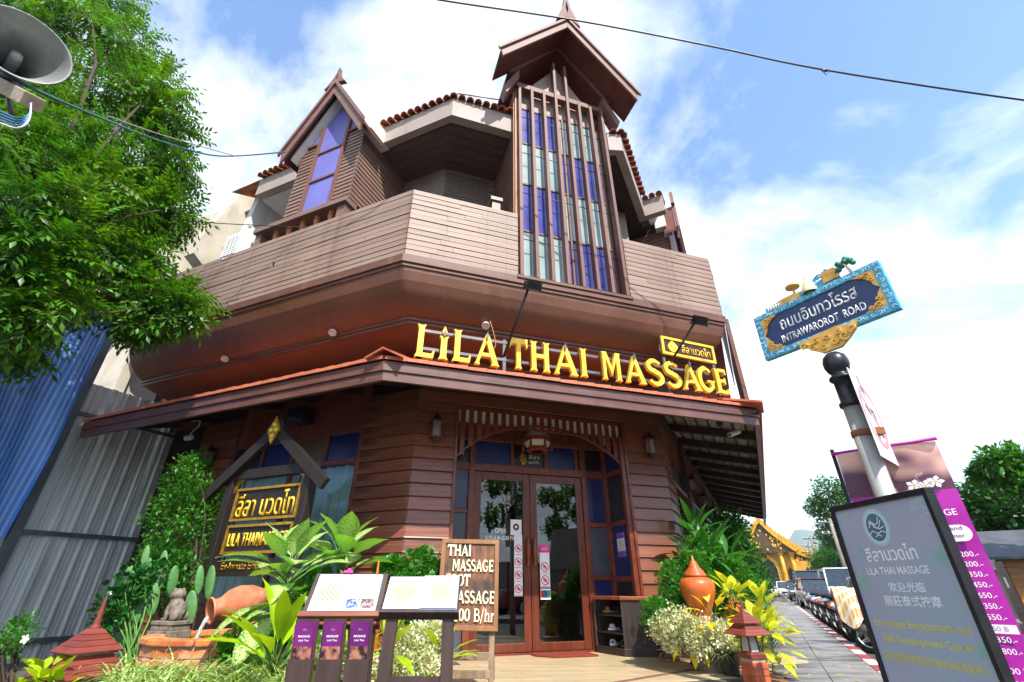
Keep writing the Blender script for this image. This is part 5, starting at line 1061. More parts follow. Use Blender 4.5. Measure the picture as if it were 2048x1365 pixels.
# ---------------------------------------------------------------- menu stands, brochures, price board
def stand1():
    c = Vector((-.98, 3.0, -.1)); t = thing('menu_stand', 'dark wooden menu lectern with three brochure pockets', 'menu stand', c, 'menu lecterns by the entrance')
    bx = Vector((1, .05, 0)).normalized(); up = Vector((-.06, .62, .78)).normalized(); nrm = bx.cross(up)
    M = Matrix.Identity(4); M.col[0] = (*bx, 0); M.col[1] = (*up, 0); M.col[2] = (*nrm, 0); M.col[3] = (-.945, 2.90, .80, 1); M = M @ Matrix.Diagonal((.91, .84, 1, 1))
    obj('desk', MB().box(-.235, .235, 0, .33, -.02, 0, M=M), 'signdark', t, bevel=.004)
    obj('lip', MB().box(-.245, .245, -.02, .02, -.02, .03, M=M), 'shelfbrown', t, bevel=.005); obj('rail', MB().box(-.245, .245, -.05, -.025, -.05, .0, M=M), 'shelfbrown', t, bevel=.008)
    for x in (-.2, .19):
        a = M @ Vector((x, .02, -.03)); obj('leg', MB().hexa([a+Vector((-.02, -.02, 0)), a+Vector((.02, -.02, 0)), a+Vector((.02, .02, 0)), a+Vector((-.02, .02, 0))][:4] + [Vector((a.x+dx-.02*(1 if x < 0 else -1), a.y+dy, -.13)) for dx, dy in ((-.02, -.02), (.02, -.02), (.02, .02), (-.02, .02))]), 'signdark', t)
    obj('back_leg', MB().tube([M @ Vector((0, .3, -.02)), Vector((-.95, 3.5, -.13))], .016, 6), 'signdark', t)
    P = Matrix.Identity(4); u2 = Vector((-.02, -.06, 1)).normalized(); n2 = bx.cross(u2); P.col[0] = (*bx, 0); P.col[1] = (*u2, 0); P.col[2] = (*n2, 0)
    for k, x in enumerate((-.155, .005, .16)):
        o_ = M @ Vector((x, -.05, .01)); P.col[3] = (o_.x, o_.y-.015, o_.z-.27, 1); Q = P.copy()
        hd = obj('brochure_pocket', MB().box(-.06, .06, 0, .29, -.012, 0, M=Q).box(-.06, .06, 0, .115, .022, .03, M=Q).box(-.06, -.052, 0, .115, 0, .022, M=Q).box(.052, .06, 0, .115, 0, .022, M=Q).box(-.06, .06, 0, .01, 0, .022, M=Q), 'signdark', t)
        b = thing('brochure', ['fanned purple massage brochures in the pocket on the left', 'upright purple massage brochures in the middle pocket', 'upright purple massage brochures in the pocket on the right'][k], 'brochure', (o_.x, o_.y, o_.z-.2), 'purple brochures')
        for j in range(3):
            r = Matrix.Rotation((.06*(j-1) if k == 0 else .008*j), 4, 'Z'); W = Q @ TR(0, .095, .004+.005*j) @ r; f_ = obj('cover', MB().box(-.047, .047, 0, .185-.006*j, 0, .002, M=W), 'purple', b)
        W = Q @ TR(0, .095, .0165)
        obj('photo_band', MB().box(-.047, .047, .0, .075, 0, .0006, M=W), 'coverphoto', b); text('MASSAGE', .06, 'letterwhite', b, W @ TR(0, .115, .0005), h=.01, ext=.001); text('ลีลา', .02, 'lavender', b, W @ TR(0, .145, .0005), h=.01, ext=.001); text('LiLA Thai', .05, 'letterwhite', b, W @ TR(0, .098, .0005), h=.008, ext=.001)
    bk = thing('menu_book', 'open menu book with a green pattern and small photos', 'menu', (-.96, 2.95, .85), 'open menus on the lecterns'); 
    for sg in (-1, 1):
        W = M @ TR(-.0+sg*.001, .022, .004); x0, x1 = (-.2, -.002) if sg < 0 else (.002, .2)
        pg = obj('page', MB().box(x0, x1, 0, .285, 0, .006, M=W), 'paper', bk); obj('sleeve', MB().box(x0-.004, x1+.004, -.004, .289, -.003, -.0005, M=W), 'blueedge', bk)
        mb = MB(); cx_ = (x0+x1)/2
        if sg < 0:
            rosette(mb, W, cx_, .14, .075, .0066); obj('print', mb, 'printgreen', pg); text('THAI MASSAGE MENU', .1, 'prohib', pg, W @ TR(cx_, .26, .0063), h=.007, ext=.001)
        else:
            obj('photo', MB().box(x0+.012, cx_-.004, .03, .1, .006, .0066, M=W), 'photoblue', pg); obj('photo', MB().box(cx_+.004, x1-.014, .03, .1, .006, .0066, M=W), 'photodark', pg)
            for q in range(9): obj('text_line', MB().box(cx_-.06+.01*(q % 2), cx_+.06-.012*(q % 3), .13+.012*q, .1325+.012*q, .006, .0064, M=W), 'printgrey', pg)
    clip = MB().box(-.03, .03, .322, .345, -.012, .012, M=M @ TR(-.03, 0)).box(-.012, .012, .345, .37, -.004, .004, M=M @ TR(-.03, 0)); tag(obj('binder_clip', clip, 'pink', bevel=.004), 'pink clip on the top edge of the menu lectern', 'clip')
def rosette(mb, W, cx_, cy_, r, z):
    for k in range(81):
        i, j = k % 9 - 4, k // 9 - 4
        if abs(i) + abs(j) > 5: continue
        x, y, q = cx_+i*r*.21, cy_+j*r*.21, r*(.11 if (i+j) % 2 else .075)
        mb.add([W @ Vector((x+q*math.cos(a), y+q*math.sin(a), z)) for a in [math.pi/4*m_ for m_ in range(8)]], [tuple(range(8))])
def stand2():
    c = Vector((-.5, 3.0, -.1)); t = thing('menu_stand', 'dark wooden menu lectern with crossbar, nearer the price board', 'menu stand', c, 'menu lecterns by the entrance')
    bx = Vector((1, -.02, .0)).normalized(); up = Vector((-.04, .70, .70)).normalized(); nrm = bx.cross(up)
    M = Matrix.Identity(4); M.col[0] = (*bx, 0); M.col[1] = (*up, 0); M.col[2] = (*nrm, 0); M.col[3] = (-.505, 2.86, .83, 1); M = M @ Matrix.Diagonal((.98, .93, 1, 1))
    obj('desk', MB().box(-.215, .215, 0, .26, -.03, 0, M=M), 'signdark', t, bevel=.004); obj('lip', MB().box(-.222, .222, -.02, .0, -.045, .012, M=M), 'signdark', t, bevel=.004)
    a = M @ Vector((-.15, .02, -.03)); b = M @ Vector((.16, .02, -.03))
    for q, (dx) in ((a, -.05), (b, .03)):
        obj('leg', MB().hexa([q+Vector((-.03, -.02, 0)), q+Vector((.03, -.02, 0)), q+Vector((.03, .02, 0)), q+Vector((-.03, .02, 0))] + [Vector((q.x+dx+ex, q.y+ey, -.13)) for ex, ey in ((-.03, -.02), (.03, -.02), (.03, .02), (-.03, .02))]), 'signdark', t)
        obj('rear_leg', MB().tube([q+Vector((-.02, .12, 0)), Vector((q.x+dx-.03, q.y+.45, -.13))], .022, 4, smooth=False), 'signdark', t)
    obj('crossbar', MB().box(a.x-.03, b.x+.0, a.y-.012, a.y+.012, .47, .535), 'signdark', t)
    bk = thing('menu_book', 'open menu book with two yellow rosettes', 'menu', (-.5, 2.95, .88), 'open menus on the lecterns')
    for sg in (-1, 1):
        x0, x1 = (-.205, -.002) if sg < 0 else (.002, .205); W = M @ TR(0, .006, .004 + .004*sg)
        pg = obj('page', MB().box(x0, x1, 0, .235, 0, .01, M=W), 'paper', bk); obj('sleeve', MB().box(x0-.004, x1+.004, -.004, .239, -.003, -.0005, M=W), 'blueedge', bk)
        mb = MB(); rosette(mb, W, (x0+x1)/2, .12, .07, .0106); obj('print', mb, 'printyellow', pg); mb = MB()
        for xa, xb, ya, yb in ((x0+.012, x1-.012, .012, .0135), (x0+.012, x1-.012, .221, .2225), (x0+.012, x0+.0135, .0135, .221), (x1-.0135, x1-.012, .0135, .221)): mb.box(xa, xb, ya, yb, .0101, .0105, M=W)
        obj('border', mb, 'printyellow', pg)
stand1(); stand2()
# wooden price board on an easel
PB = thing('price_board', 'wooden easel board with raised cream lettering and a price', 'sign', (-.45, 4.75, .2))
bx = Vector((1, .0, -.02)).normalized(); up = Vector((0, .13, .99)).normalized(); nrm = bx.cross(up); M = Matrix.Identity(4)
M.col[0] = (*bx, 0); M.col[1] = (*up, 0); M.col[2] = (*nrm, 0); M.col[3] = (-.64, 4.52, .63, 1)
obj('panel', MB().box(0, .51, 0, .70, -.02, 0, M=M), 'boardwood', PB)
m = MB(); w_ = .028
for x0, x1, y0, y1 in ((-.01, .52, -.01, w_), (-.01, .52, .70-w_, .71), (-.01, w_, w_, .70-w_), (.51-w_, .52, w_, .70-w_)): m.box(x0, x1, y0, y1, -.025, .016, M=M)
obj('frame', m, 'boardframe', PB, bevel=.003)
for txt, x, y, wd in (('THAI', .045, .565, .22), ('MASSAGE', .1, .44, .375), ('FOOT', .05, .32, .22), ('MASSAGE', .09, .19, .4), ('200 B/hr', .13, .055, .36)): serif_line(txt, M @ TR(x, y), .098, wd, .014, 'lettercream', PB)
for x in (.02, .47):
    a = M @ Vector((x, -.01, -.03)); obj('leg', MB().hexa([a+Vector((-.022, -.015, 0)), a+Vector((.022, -.015, 0)), a+Vector((.022, .015, 0)), a+Vector((-.022, .015, 0))] + [Vector((a.x+ex, a.y-.06+ey, .2)) for ex, ey in ((-.022, -.015), (.022, -.015), (.022, .015), (-.022, .015))]), 'oldwood', PB)
    obj('rear_leg', MB().tube([M @ Vector((x, .6, -.04)), Vector((a.x, a.y+.5, .2))], .018, 4, smooth=False), 'oldwood', PB)
for z in (.30, .42): obj('rung', MB().box(-.62, -.17, 4.42+.0*z, 4.45, z, z+.055), 'oldwood', PB, bevel=.004)
# terracotta pillar lamp behind the stands
t = thing('terracotta_lamp', 'tall pierced terracotta tube lamp behind the menu lecterns', 'lamp', (-1.05, 4.0, .1)); c = Vector((-1.06, 4.0, .15))
obj('tube', MB().lathe(c, [(.07, 0), (.085, .02), (.075, .06), (.072, .62), (.085, .66), (.05, .70), (.03, .78), (.012, .88), (.006, .97), (0, .98)], 18), 'jarclay', t)
for k in range(8):
    a = k*math.pi/4; p = c+Vector((.075*math.cos(a), .075*math.sin(a), .5)); obj('cutout', MB().prism([(-.014, 0), (.014, 0), (0, -.035)], lambda x, y, tt, p=p, a=a: p+Vector((-math.sin(a)*x+math.cos(a)*tt, math.cos(a)*x+math.sin(a)*tt, y)), -.004, .0015), 'black', t)
# interior furniture glimpsed through the doors
t = thing('reception_desk', 'dark turned wood desk seen through the glass doors', 'desk', FF(.55, -1.7, Z0))
for a, b, z0, z1 in ((.3, .8, .2, .32), (.36, .74, .32, .7), (.3, .8, .7, .78), (.42, .68, .78, .95), (.36, .74, .95, 1.0)): obj('tier', MB().fbox(FF, a, b, -1.9, -1.5, z0, z1), 'joinery', t, bevel=.01)
t = thing('armchair', 'dark wooden armchair seen through the glass doors', 'chair', FF(.95, -2.2, Z0))
obj('seat', MB().fbox(FF, .8, 1.3, -2.5, -2.0, .58, .68), 'joinery', t); obj('backrest', MB().fbox(FF, .8, 1.3, -2.56, -2.5, .68, 1.15), 'joinery', t)
for a in (.8, 1.26):
    for b in (-2.5, -2.04): obj('leg', MB().fbox(FF, a, a+.04, b, b+.04, .2, .58), 'joinery', t)
# ---------------------------------------------------------------- plants
_th = math.radians(28.4)
def at(u, v, D):
    """point at distance D in front of the camera position that a picture point looks at"""
    x, y = (u-1024)/905, (682-v)/905; r = Vector((x, math.cos(_th)-y*math.sin(_th), math.sin(_th)+y*math.cos(_th))); return Vector((0, 0, .95)) + r*(D/r.y)
def leaf_tpl(L, W, seg=4, bend=.25, fold=.2, p=.9, wavy=0.0):
    V, Fc, UV = [], [], []
    for i in range(seg+1):
        t = i/seg; w = W/2*max(math.sin(math.pi*min(max(t, .0), 1)**p), .02) ; y = L*t*(1-.12*bend*t); z = -bend*L*t*t
        zz = fold*w
        V += [(-w, y, z+zz+wavy*math.sin(i*2.3)), (0, y, z), (w, y, z+zz+wavy*math.sin(i*2.3+1))]; UV += [(0, t), (.5, t), (1, t)]
    for i in range(seg):
        b = 3*i; Fc += [(b, b+1, b+4, b+3), (b+1, b+2, b+5, b+4)]
    return np.array(V), np.array(Fc), np.array(UV)
def join_tpl(parts):
    V, Fc, UV, b = [], [], [], 0
    for v, f, u in parts: V.append(v); Fc.append(f+b); UV.append(u); b += len(v)
    return np.concatenate(V), np.concatenate(Fc), np.concatenate(UV)
def xf(tpl, M):
    M = np.array(M); return (tpl[0] @ M[:3, :3].T + M[:3, 3], tpl[1], tpl[2])
def mats(P, D, S, roll=None, up=(0, 0, 1)):
    P, D, S = np.asarray(P, float), np.asarray(D, float), np.asarray(S, float); n = len(P)
    D /= np.linalg.norm(D, axis=1)[:, None]+1e-9; X = np.cross(D, np.tile(np.array(up, float), (n, 1))); l = np.linalg.norm(X, axis=1); X[l < 1e-3] = (1, 0, 0); X /= np.linalg.norm(X, axis=1)[:, None]
    Z = np.cross(X, D)
    if roll is not None:
        c, s_ = np.cos(roll)[:, None], np.sin(roll)[:, None]; X, Z = X*c+Z*s_, Z*c-X*s_
    M = np.zeros((n, 4, 4)); M[:, :3, 0] = X*S[:, None]; M[:, :3, 1] = D*S[:, None]; M[:, :3, 2] = Z*S[:, None]; M[:, :3, 3] = P; M[:, 3, 3] = 1
    return M
def scatter_mesh(name, tpl, M, mat, smooth=True):
    V, Fc, UV = tpl; n, nv, nf = len(M), len(V), len(Fc); k = Fc.shape[1]
    co = np.einsum('nij,vj->nvi', M[:, :3, :3], V) + M[:, None, :3, 3]; fi = (Fc[None] + (np.arange(n)*nv)[:, None, None]).reshape(-1)
    me = bpy.data.meshes.new(name); me.vertices.add(n*nv); me.vertices.foreach_set('co', co.reshape(-1).astype(np.float32))
    me.loops.add(len(fi)); me.loops.foreach_set('vertex_index', fi.astype(np.int32)); me.polygons.add(n*nf)
    me.polygons.foreach_set('loop_start', np.arange(0, n*nf*k, k, dtype=np.int32)); me.polygons.foreach_set('use_smooth', np.full(n*nf, smooth))
    uvl = me.uv_layers.new(name='uv'); uvl.data.foreach_set('uv', np.tile(UV[Fc.reshape(-1)], (n, 1)).reshape(-1).astype(np.float32))
    me.materials.append(MAT[mat]); me.update(calc_edges=True); return me
def rnd_dir(n, zmin=-1, zmax=1):
    z = RNG.uniform(zmin, zmax, n); a = RNG.uniform(0, 2*np.pi, n); r = np.sqrt(1-z*z); return np.stack([r*np.cos(a), r*np.sin(a), z], 1)
def in_ball(n, shell=.0): 
    d = rnd_dir(n); r = RNG.uniform(shell**3, 1, n)**(1/3); return d*r[:, None]
def branches(paths, mat='bark', name='branches', parent=None, kind=None):
    m = MB()
    for pts, r0, r1 in paths: m.tube(pts, [r0+(r1-r0)*i/(len(pts)-1) for i in range(len(pts))], 6)
    o = obj(name, m, mat, parent); 
    if kind: o['kind'] = kind
    return o
def bend_path(a, b, n=6, amp=.15):
    a, b = Vector(a), Vector(b); o = Vector((random.uniform(-1, 1), random.uniform(-1, 1), random.uniform(.2, 1)))*amp*(b-a).length
    return [a.lerp(b, i/n) + o*math.sin(math.pi*i/n) for i in range(n+1)]
# generic bushes ------------------------------------------------------------
def bush(name, label, cat, blobs, tpl, per, mat, base, size=(.8, 1.2), group=None, out=.6, up=.3, shell=.25, stem='stemgreen', stemr=.006):
    """blobs: (x, y, z, rx, ry, rz); per: leaves per blob"""
    t = thing(name, label, cat, base, group); Ms, pth = [], []
    for (x, y, z, rx, ry, rz) in blobs:
        q = in_ball(per, shell)*(1+.22*np.abs(RNG.normal(0, 1, per)))[:, None]; q *= (.8+.25*np.sin(q[:, :1]*6+x*9)*np.sin(q[:, 1:2]*7+z*11)+.1)
        P = q*np.array([rx, ry, rz]) + np.array([x, y, z]); D = q*out + rnd_dir(per)*.55 + np.array([0, 0, up])
        Ms.append(mats(P, D, RNG.uniform(*size, per), RNG.normal(0, .45, per)))
        for k in range(4):
            e = in_ball(1)[0]*.8; pth.append((bend_path(Vector(base)+Vector((e[0]*.1, e[1]*.1, 0)), Vector((x+e[0]*rx, y+e[1]*ry, z+e[2]*rz))), stemr*1.6, stemr*.5))
    link('foliage', scatter_mesh('foliage', tpl, np.concatenate(Ms), mat), t); branches(pth, stem, 'stems', t); return t
def blob(u, v, D, r, sq=(1, 1, 1)):
    p = at(u, v, D); return (p.x, p.y, p.z, r*sq[0], r*sq[1], r*sq[2])
def leafplant(name, label, cat, base, leaves, tpl, mat, group=None, stalk='stemgreen', r=.008, crown=None):
    """each large leaf is a part: leaves = (azimuth deg, elevation deg, scale, height on the stalk)"""
    t = thing(name, label, cat, base, group); B_ = Vector(base); me = link_mesh(tpl, mat, 'leaf'); m = MB()
    top = Vector(crown) if crown else B_ + Vector((0, 0, .3))
    m.tube([B_, B_.lerp(top, .5) + Vector((.01, .01, 0)), top], [r*2.2, r*2, r*1.3], 8)
    for az, el, sc, h in leaves:
        a, e = math.radians(az), math.radians(el); d = Vector((math.cos(a)*math.cos(e), math.sin(a)*math.cos(e), math.sin(e))); p0 = B_.lerp(top, h); p1 = p0 + d*.16*sc + Vector((0, 0, .03*sc))
        m.tube([p0, p0.lerp(p1, .5)+Vector((0, 0, .01)), p1], [r, r*.8, r*.5], 6)
        M = Matrix(mats([p1], [d], [sc], np.array([random.uniform(-.25, .25)]))[0].tolist()); piece('leaf', me, t, (0, 0, 0), M)
    obj('stalk', m, stalk, t); return t
_lm = {}
def link_mesh(tpl, mat, name):
    k = (id(tpl[0]), mat)
    if k not in _lm: _lm[k] = scatter_mesh(name, tpl, np.eye(4)[None], mat)
    return _lm[k]
# --- plants by the fountain and the stands
DIEF = leaf_tpl(.37, .19, 8, .35, .18, .8, .004); FERN = leaf_tpl(.42, .1, 7, .25, .25, 1.0, .006); STRAP = leaf_tpl(.24, .019, 5, .75, .3, .6)
SMALL = leaf_tpl(.05, .024, 2, .2, .3, .9); ROUND = leaf_tpl(.075, .06, 3, .2, .15, .75); TINY = leaf_tpl(.026, .018, 2, .15, .2, .8); LILY = leaf_tpl(.36, .085, 6, .3, .22, .8); CROT = leaf_tpl(.2, .09, 5, .3, .2, .85)
_fr = leaf_tpl(.03, .022, 2, .1, .2, .8); CURLY = join_tpl([xf(_fr, Matrix.Translation((x, y, z)) @ Matrix.Rotation(a, 4, 'Z') @ Matrix.Rotation(b, 4, 'X')) for x, y, z, a, b in ((0, .02, 0, 0, .3), (.012, .015, .004, -.9, .5), (-.012, .015, .004, .9, .4), (.008, .035, .002, -.5, -.2), (-.008, .035, .002, .5, -.1), (0, .045, 0, 0, .1))])
def ring(n, e0, e1, s0, s1, h0, h1, off=0):
    return [(off + 360/n*i*1.0 + random.uniform(-14, 14), random.uniform(e0, e1), random.uniform(s0, s1), random.uniform(h0, h1)) for i in range(n)]
leafplant('dieffenbachia', 'tall variegated dieffenbachia before the gold lettered sign boards', 'plant', at(590, 1345, 4.0), ring(6, 50, 75, .8, .95, .95, 1) + ring(10, 15, 48, .85, 1.1, .8, 1, 20) + ring(9, -20, 15, .95, 1.2, .55, .85, 40) + ring(6, -50, -15, .9, 1.15, .4, .7, 10) + [(200, -45, 1.35, .7), (215, -55, 1.3, .55), (330, -20, 1, .7)], DIEF, 'variegated', 'dieffenbachias by the window', crown=at(572, 1150, 4.0))
leafplant('dieffenbachia', 'variegated dieffenbachia standing behind the menu lectern', 'plant', at(680, 1330, 4.45), ring(6, 45, 70, .85, 1.0, .95, 1) + ring(10, 12, 42, .85, 1.05, .8, 1, 15) + ring(9, -25, 10, .85, 1.05, .55, .8, 40), DIEF, 'variegated', 'dieffenbachias by the window', crown=at(682, 1125, 4.45))
leafplant('dieffenbachia', 'low drooping variegated dieffenbachia beside the brick basin', 'plant', at(565, 1350, 4.3), [q for q in ring(12, -5, 40, .8, 1.0, .6, 1) + ring(7, -35, -5, .8, 1.0, .5, .9, 30) if not 150 < q[0] % 360 < 255], DIEF, 'variegated', 'dieffenbachias by the window', crown=at(575, 1215, 4.3))
leafplant('birdnest_fern', 'lime bird nest fern rosette in front of the lecterns', 'fern', at(545, 1352, 3.45), ring(9, 45, 75, .85, 1.0, .9, 1) + ring(8, 8, 40, .8, 1.0, .9, 1, 20), FERN, 'lime', crown=at(545, 1345, 3.45), r=.004)
bush('curly_aralia', 'curly leaved green bush between the basin and the lectern', 'bush', [blob(625, 1215, 4.15, .13), blob(610, 1275, 4.1, .15), blob(660, 1280, 4.2, .14), blob(640, 1175, 4.3, .1)], CURLY, 260, 'parsley', at(625, 1345, 4.1), (.8, 1.3), 'curly leaved bushes')
bush('curly_aralia', 'curly leaved green bush behind the second menu lectern', 'bush', [blob(835, 1135, 4.75, .13), blob(865, 1150, 4.75, .1), blob(795, 1145, 4.7, .09), blob(770, 1150, 4.7, .09), blob(840, 1250, 4.5, .17), blob(870, 1220, 4.5, .13), blob(845, 1190, 4.6, .15), blob(810, 1180, 4.6, .12)], CURLY, 230, 'parsley', at(835, 1345, 4.6), (.8, 1.3), 'curly leaved bushes')
bush('curly_aralia', 'curly leaved green bush left of the big terracotta jar', 'bush', [blob(1350, 1155, 6.0, .15), blob(1385, 1135, 6.0, .15), blob(1345, 1205, 5.9, .17), blob(1310, 1230, 5.75, .12), blob(1340, 1245, 5.8, .14), blob(1400, 1165, 6.1, .15)], CURLY, 260, 'parsley', at(1345, 1300, 5.9), (.9, 1.4), 'curly leaved bushes')
WS = 'white variegated shrubs'
bush('variegated_shrub', 'white leaved shrub under the brochure pockets', 'shrub', [blob(660, 1325, 3.75, .11), blob(700, 1320, 3.8, .11), blob(625, 1330, 3.75, .09), blob(720, 1345, 3.7, .1), blob(650, 1290, 3.9, .08)], TINY, 1000, 'whiteleaf', at(670, 1365, 3.75), (.8, 1.4), WS)
bush('variegated_shrub', 'white leaved shrub under the second menu lectern', 'shrub', [blob(820, 1300, 4.15, .12), blob(845, 1330, 4.1, .12), blob(805, 1340, 4.05, .11), blob(840, 1275, 4.25, .1), blob(870, 1262, 4.3, .08)], TINY, 1000, 'whiteleaf', at(830, 1365, 4.1), (.8, 1.4), WS)
bush('variegated_shrub', 'white leaved shrub filling the cement planter trough', 'shrub', [blob(1325, 1258, 5.6, .13), blob(1350, 1243, 5.65, .14), blob(1375, 1258, 5.45, .15), blob(1405, 1270, 5.35, .13), blob(1438, 1272, 5.3, .13), blob(1345, 1280, 5.5, .1), blob(1395, 1285, 5.3, .1)], TINY, 1100, 'whiteleaf', at(1375, 1290, 5.75), (.9, 1.5), WS)
for (u, v, D, lab) in ((775, 1310, 4.0, 'lime leaved plant between the two menu lecterns'), (695, 1335, 3.6, 'lime leaved plant below the brochure pocket on the right'), (880, 1330, 4.3, 'lime leaved plant beside the price board legs')):
    leafplant('lime_philodendron', lab, 'plant', at(u, v+25, D), ring(6, 30, 70, .55, .75, .8, 1) + ring(5, -10, 30, .6, .8, .7, 1, 30), FERN, 'lime', 'lime leaved plants', crown=at(u, v, D), r=.004)
def tuft(name, label, c, n, tpl, mat, sp=.06, size=(.7, 1.2), group=None, zmin=.25):
    t = thing(name, label, 'plant', c, group); P = np.array(c)[None] + np.concatenate([RNG.normal(0, sp, (n, 2)), np.zeros((n, 1))], 1); D = rnd_dir(n, zmin, 1)
    link('foliage', scatter_mesh('foliage', tpl, mats(P, D, RNG.uniform(*size, n), RNG.normal(0, .3, n)), mat), t); return t
n = 2600; U, V_ = RNG.uniform(215, 610, n), RNG.uniform(1335, 1400, n); P = []
for u, v in zip(U, V_):
    D = 3.95 - (v-1300)*.009; p = at(u, v + 12, D); P.append((p.x, p.y, p.z))
P = np.array(P); o_ = link('spider_plants', scatter_mesh('spider_plants', STRAP, mats(P, rnd_dir(n, .1, 1), RNG.uniform(.5, .85, n), RNG.normal(0, .3, n)), 'spiderleaf')); tag(o_, 'pale striped spider plants carpeting the bed by the brick basin', 'ground cover', kind='stuff')
bush('peperomia', 'glossy round leaved plant at the foot of the basin', 'plant', [blob(470, 1290, 3.85, .08), blob(450, 1305, 3.8, .06)], ROUND, 70, 'glossgreen', at(465, 1320, 3.8), (.6, .9))
bush('climbing_shrub', 'leafy green climbing shrub against the metal fence end', 'shrub', [blob(375, 985, 5.9, .3), blob(345, 1030, 5.8, .28), blob(400, 1045, 5.9, .28), blob(360, 1090, 5.7, .3), blob(320, 1130, 5.5, .25), blob(385, 940, 6.0, .18), blob(340, 1165, 5.4, .28), blob(410, 1000, 6.0, .2)], SMALL, 900, 'shrubgreen', at(360, 1290, 5.6), (.8, 1.6), out=.4, stem='bark')
bush('zamia_plant', 'dark glossy zamia with feathered stems by the fence', 'plant', [blob(235, 1200, 4.6, .16, (1, 1, .8)), blob(265, 1180, 4.7, .16), blob(290, 1150, 4.9, .15), blob(215, 1235, 4.5, .1)], ROUND, 110, 'darkgloss', at(265, 1330, 4.6), (.7, 1.0))
bush('garden_shrub', 'small flowering shrub at the lower edge near the lantern', 'shrub', [blob(30, 1275, 3.3, .08), blob(5, 1290, 3.2, .08), blob(45, 1250, 3.4, .05)], SMALL, 130, 'shrubgreen', at(10, 1400, 3.3), (.6, .9), stem='bark')
fl = thing('white_flower', 'single white five petalled flower on the small shrub', 'flower', at(52, 1278, 3.25))
for k in range(5):
    a = 2*math.pi*k/5; c = at(52, 1278, 3.22); d = Vector((math.cos(a), -.3, math.sin(a))); obj('petal', MB().add([c, c+d*.018+Vector((-d.z, 0, d.x))*.009, c+d*.028, c+d*.018-Vector((-d.z, 0, d.x))*.009], [(0,1,2,3)]), 'letterwhite', fl)
bush('lime_shrub', 'yellow lime shrub at the bottom edge by the garden lantern', 'shrub', [blob(70, 1362, 3.5, .08), blob(95, 1372, 3.45, .06)], CROT, 26, 'lime', at(100, 1400, 3.45), (.5, .8))
# prickly pear: flat pads, each one a part
CT = thing('prickly_pear', 'clump of tall green prickly pear pads behind the basin', 'cactus', at(330, 1300, 4.9))
def pad(u0, v0, u1, v1, D, wd, az):
    a, b = at(u0, v0, D), at(u1, v1, D); ax = (b-a); L = ax.length; ax.normalize(); side = Vector((math.cos(az), math.sin(az), 0)); side = (side - ax*side.dot(ax)).normalized(); nn = ax.cross(side); m = MB(); n_ = 16
    R = Matrix((side, nn, ax)).transposed(); m.ball(a.lerp(b, .5), (wd/2, .014, L/2), 14, 10, M=R); obj('pad', m, 'cactus', CT)
for a in ((232,1260,258,1150,4.75,.10,.3),(262,1262,282,1190,4.7,.10,.2),(248,1200,262,1130,4.8,.09,.5),(275,1195,300,1115,4.85,.09,.1),(300,1235,312,1165,4.9,.10,.6),(318,1180,330,1100,5.0,.09,.2),(340,1190,352,1130,5.0,.09,.9),(378,1250,384,1180,5.0,.11,.3),(395,1190,402,1130,5.1,.08,.7),(415,1200,425,1130,5.1,.09,.1),(284,1150,296,1090,4.9,.07,.4),(240,1300,250,1240,4.7,.11,.2)): pad(*a)
# --- right hand garden strip
leafplant('croton', 'yellow leaved plant leaning over the big jar', 'plant', at(1425, 1290, 5.35), ring(4, 40, 70, .8, 1.0, .9, 1) + ring(7, -15, 35, .9, 1.15, .6, 1), CROT, 'yellowleaf', 'yellow leaved plants', crown=at(1428, 1242, 5.35), r=.004)
leafplant('croton', 'yellow leaved plant drooping over the planter trough', 'plant', at(1380, 1300, 5.5), [(200, -30, 1.0, .9), (250, -50, .9, .9), (290, -45, .9, .9), (330, -20, 1, .9), (270, 20, .9, 1)], CROT, 'yellowleaf', 'yellow leaved plants', crown=at(1385, 1272, 5.5), r=.003)
for k, (u, v, D, lab) in enumerate(((1525, 1285, 5.25, 'yellow green croton beside the brick lantern'), (1530, 1235, 5.7, 'yellow green croton behind the brick lantern roof'), (1470, 1215, 5.8, 'tall yellow green croton between jar and lantern'), (1545, 1290, 5.6, 'yellow green croton at the pavement edge'))):
    leafplant('croton', lab, 'plant', at(u, v+60, D), ring(8, 45, 80, .8, 1.2, .8, 1) + ring(10, 0, 45, .8, 1.15, .5, 1) + ring(8, -30, 10, .8, 1.05, .3, .8), CROT, 'crotonleaf', 'yellow leaved plants', crown=at(u, v-10, D), r=.004)
for k, (u, v, D, lab) in enumerate(((1390, 1080, 6.6, 'broad leaved lily plant below the side window'), (1435, 1095, 7.2, 'broad leaved lily plant under the second lantern'), (1460, 1140, 6.6, 'broad leaved plant arching above the big jar'), (1420, 1130, 6.4, 'broad leaved plant behind the curly bush'))):
    leafplant('broadleaf_plant', lab, 'plant', at(u, v+110, D), ring(6, 45, 80, .9, 1.3, .8, 1) + ring(9, 5, 45, .9, 1.3, .5, 1) + ring(7, -25, 10, .9, 1.2, .3, .8), LILY, 'leafgreen', 'broad leaved plants along the side wall', crown=at(u, v, D), r=.006)
bush('curly_aralia', 'curly leaved green bush under the broad leaved lilies', 'bush', [blob(1405, 1110, 6.5, .2), blob(1440, 1150, 6.5, .2), blob(1480, 1170, 6.6, .2), blob(1450, 1190, 6.3, .17)], CURLY, 330, 'parsley', at(1440, 1230, 6.5), (1.0, 1.6), 'curly leaved bushes')
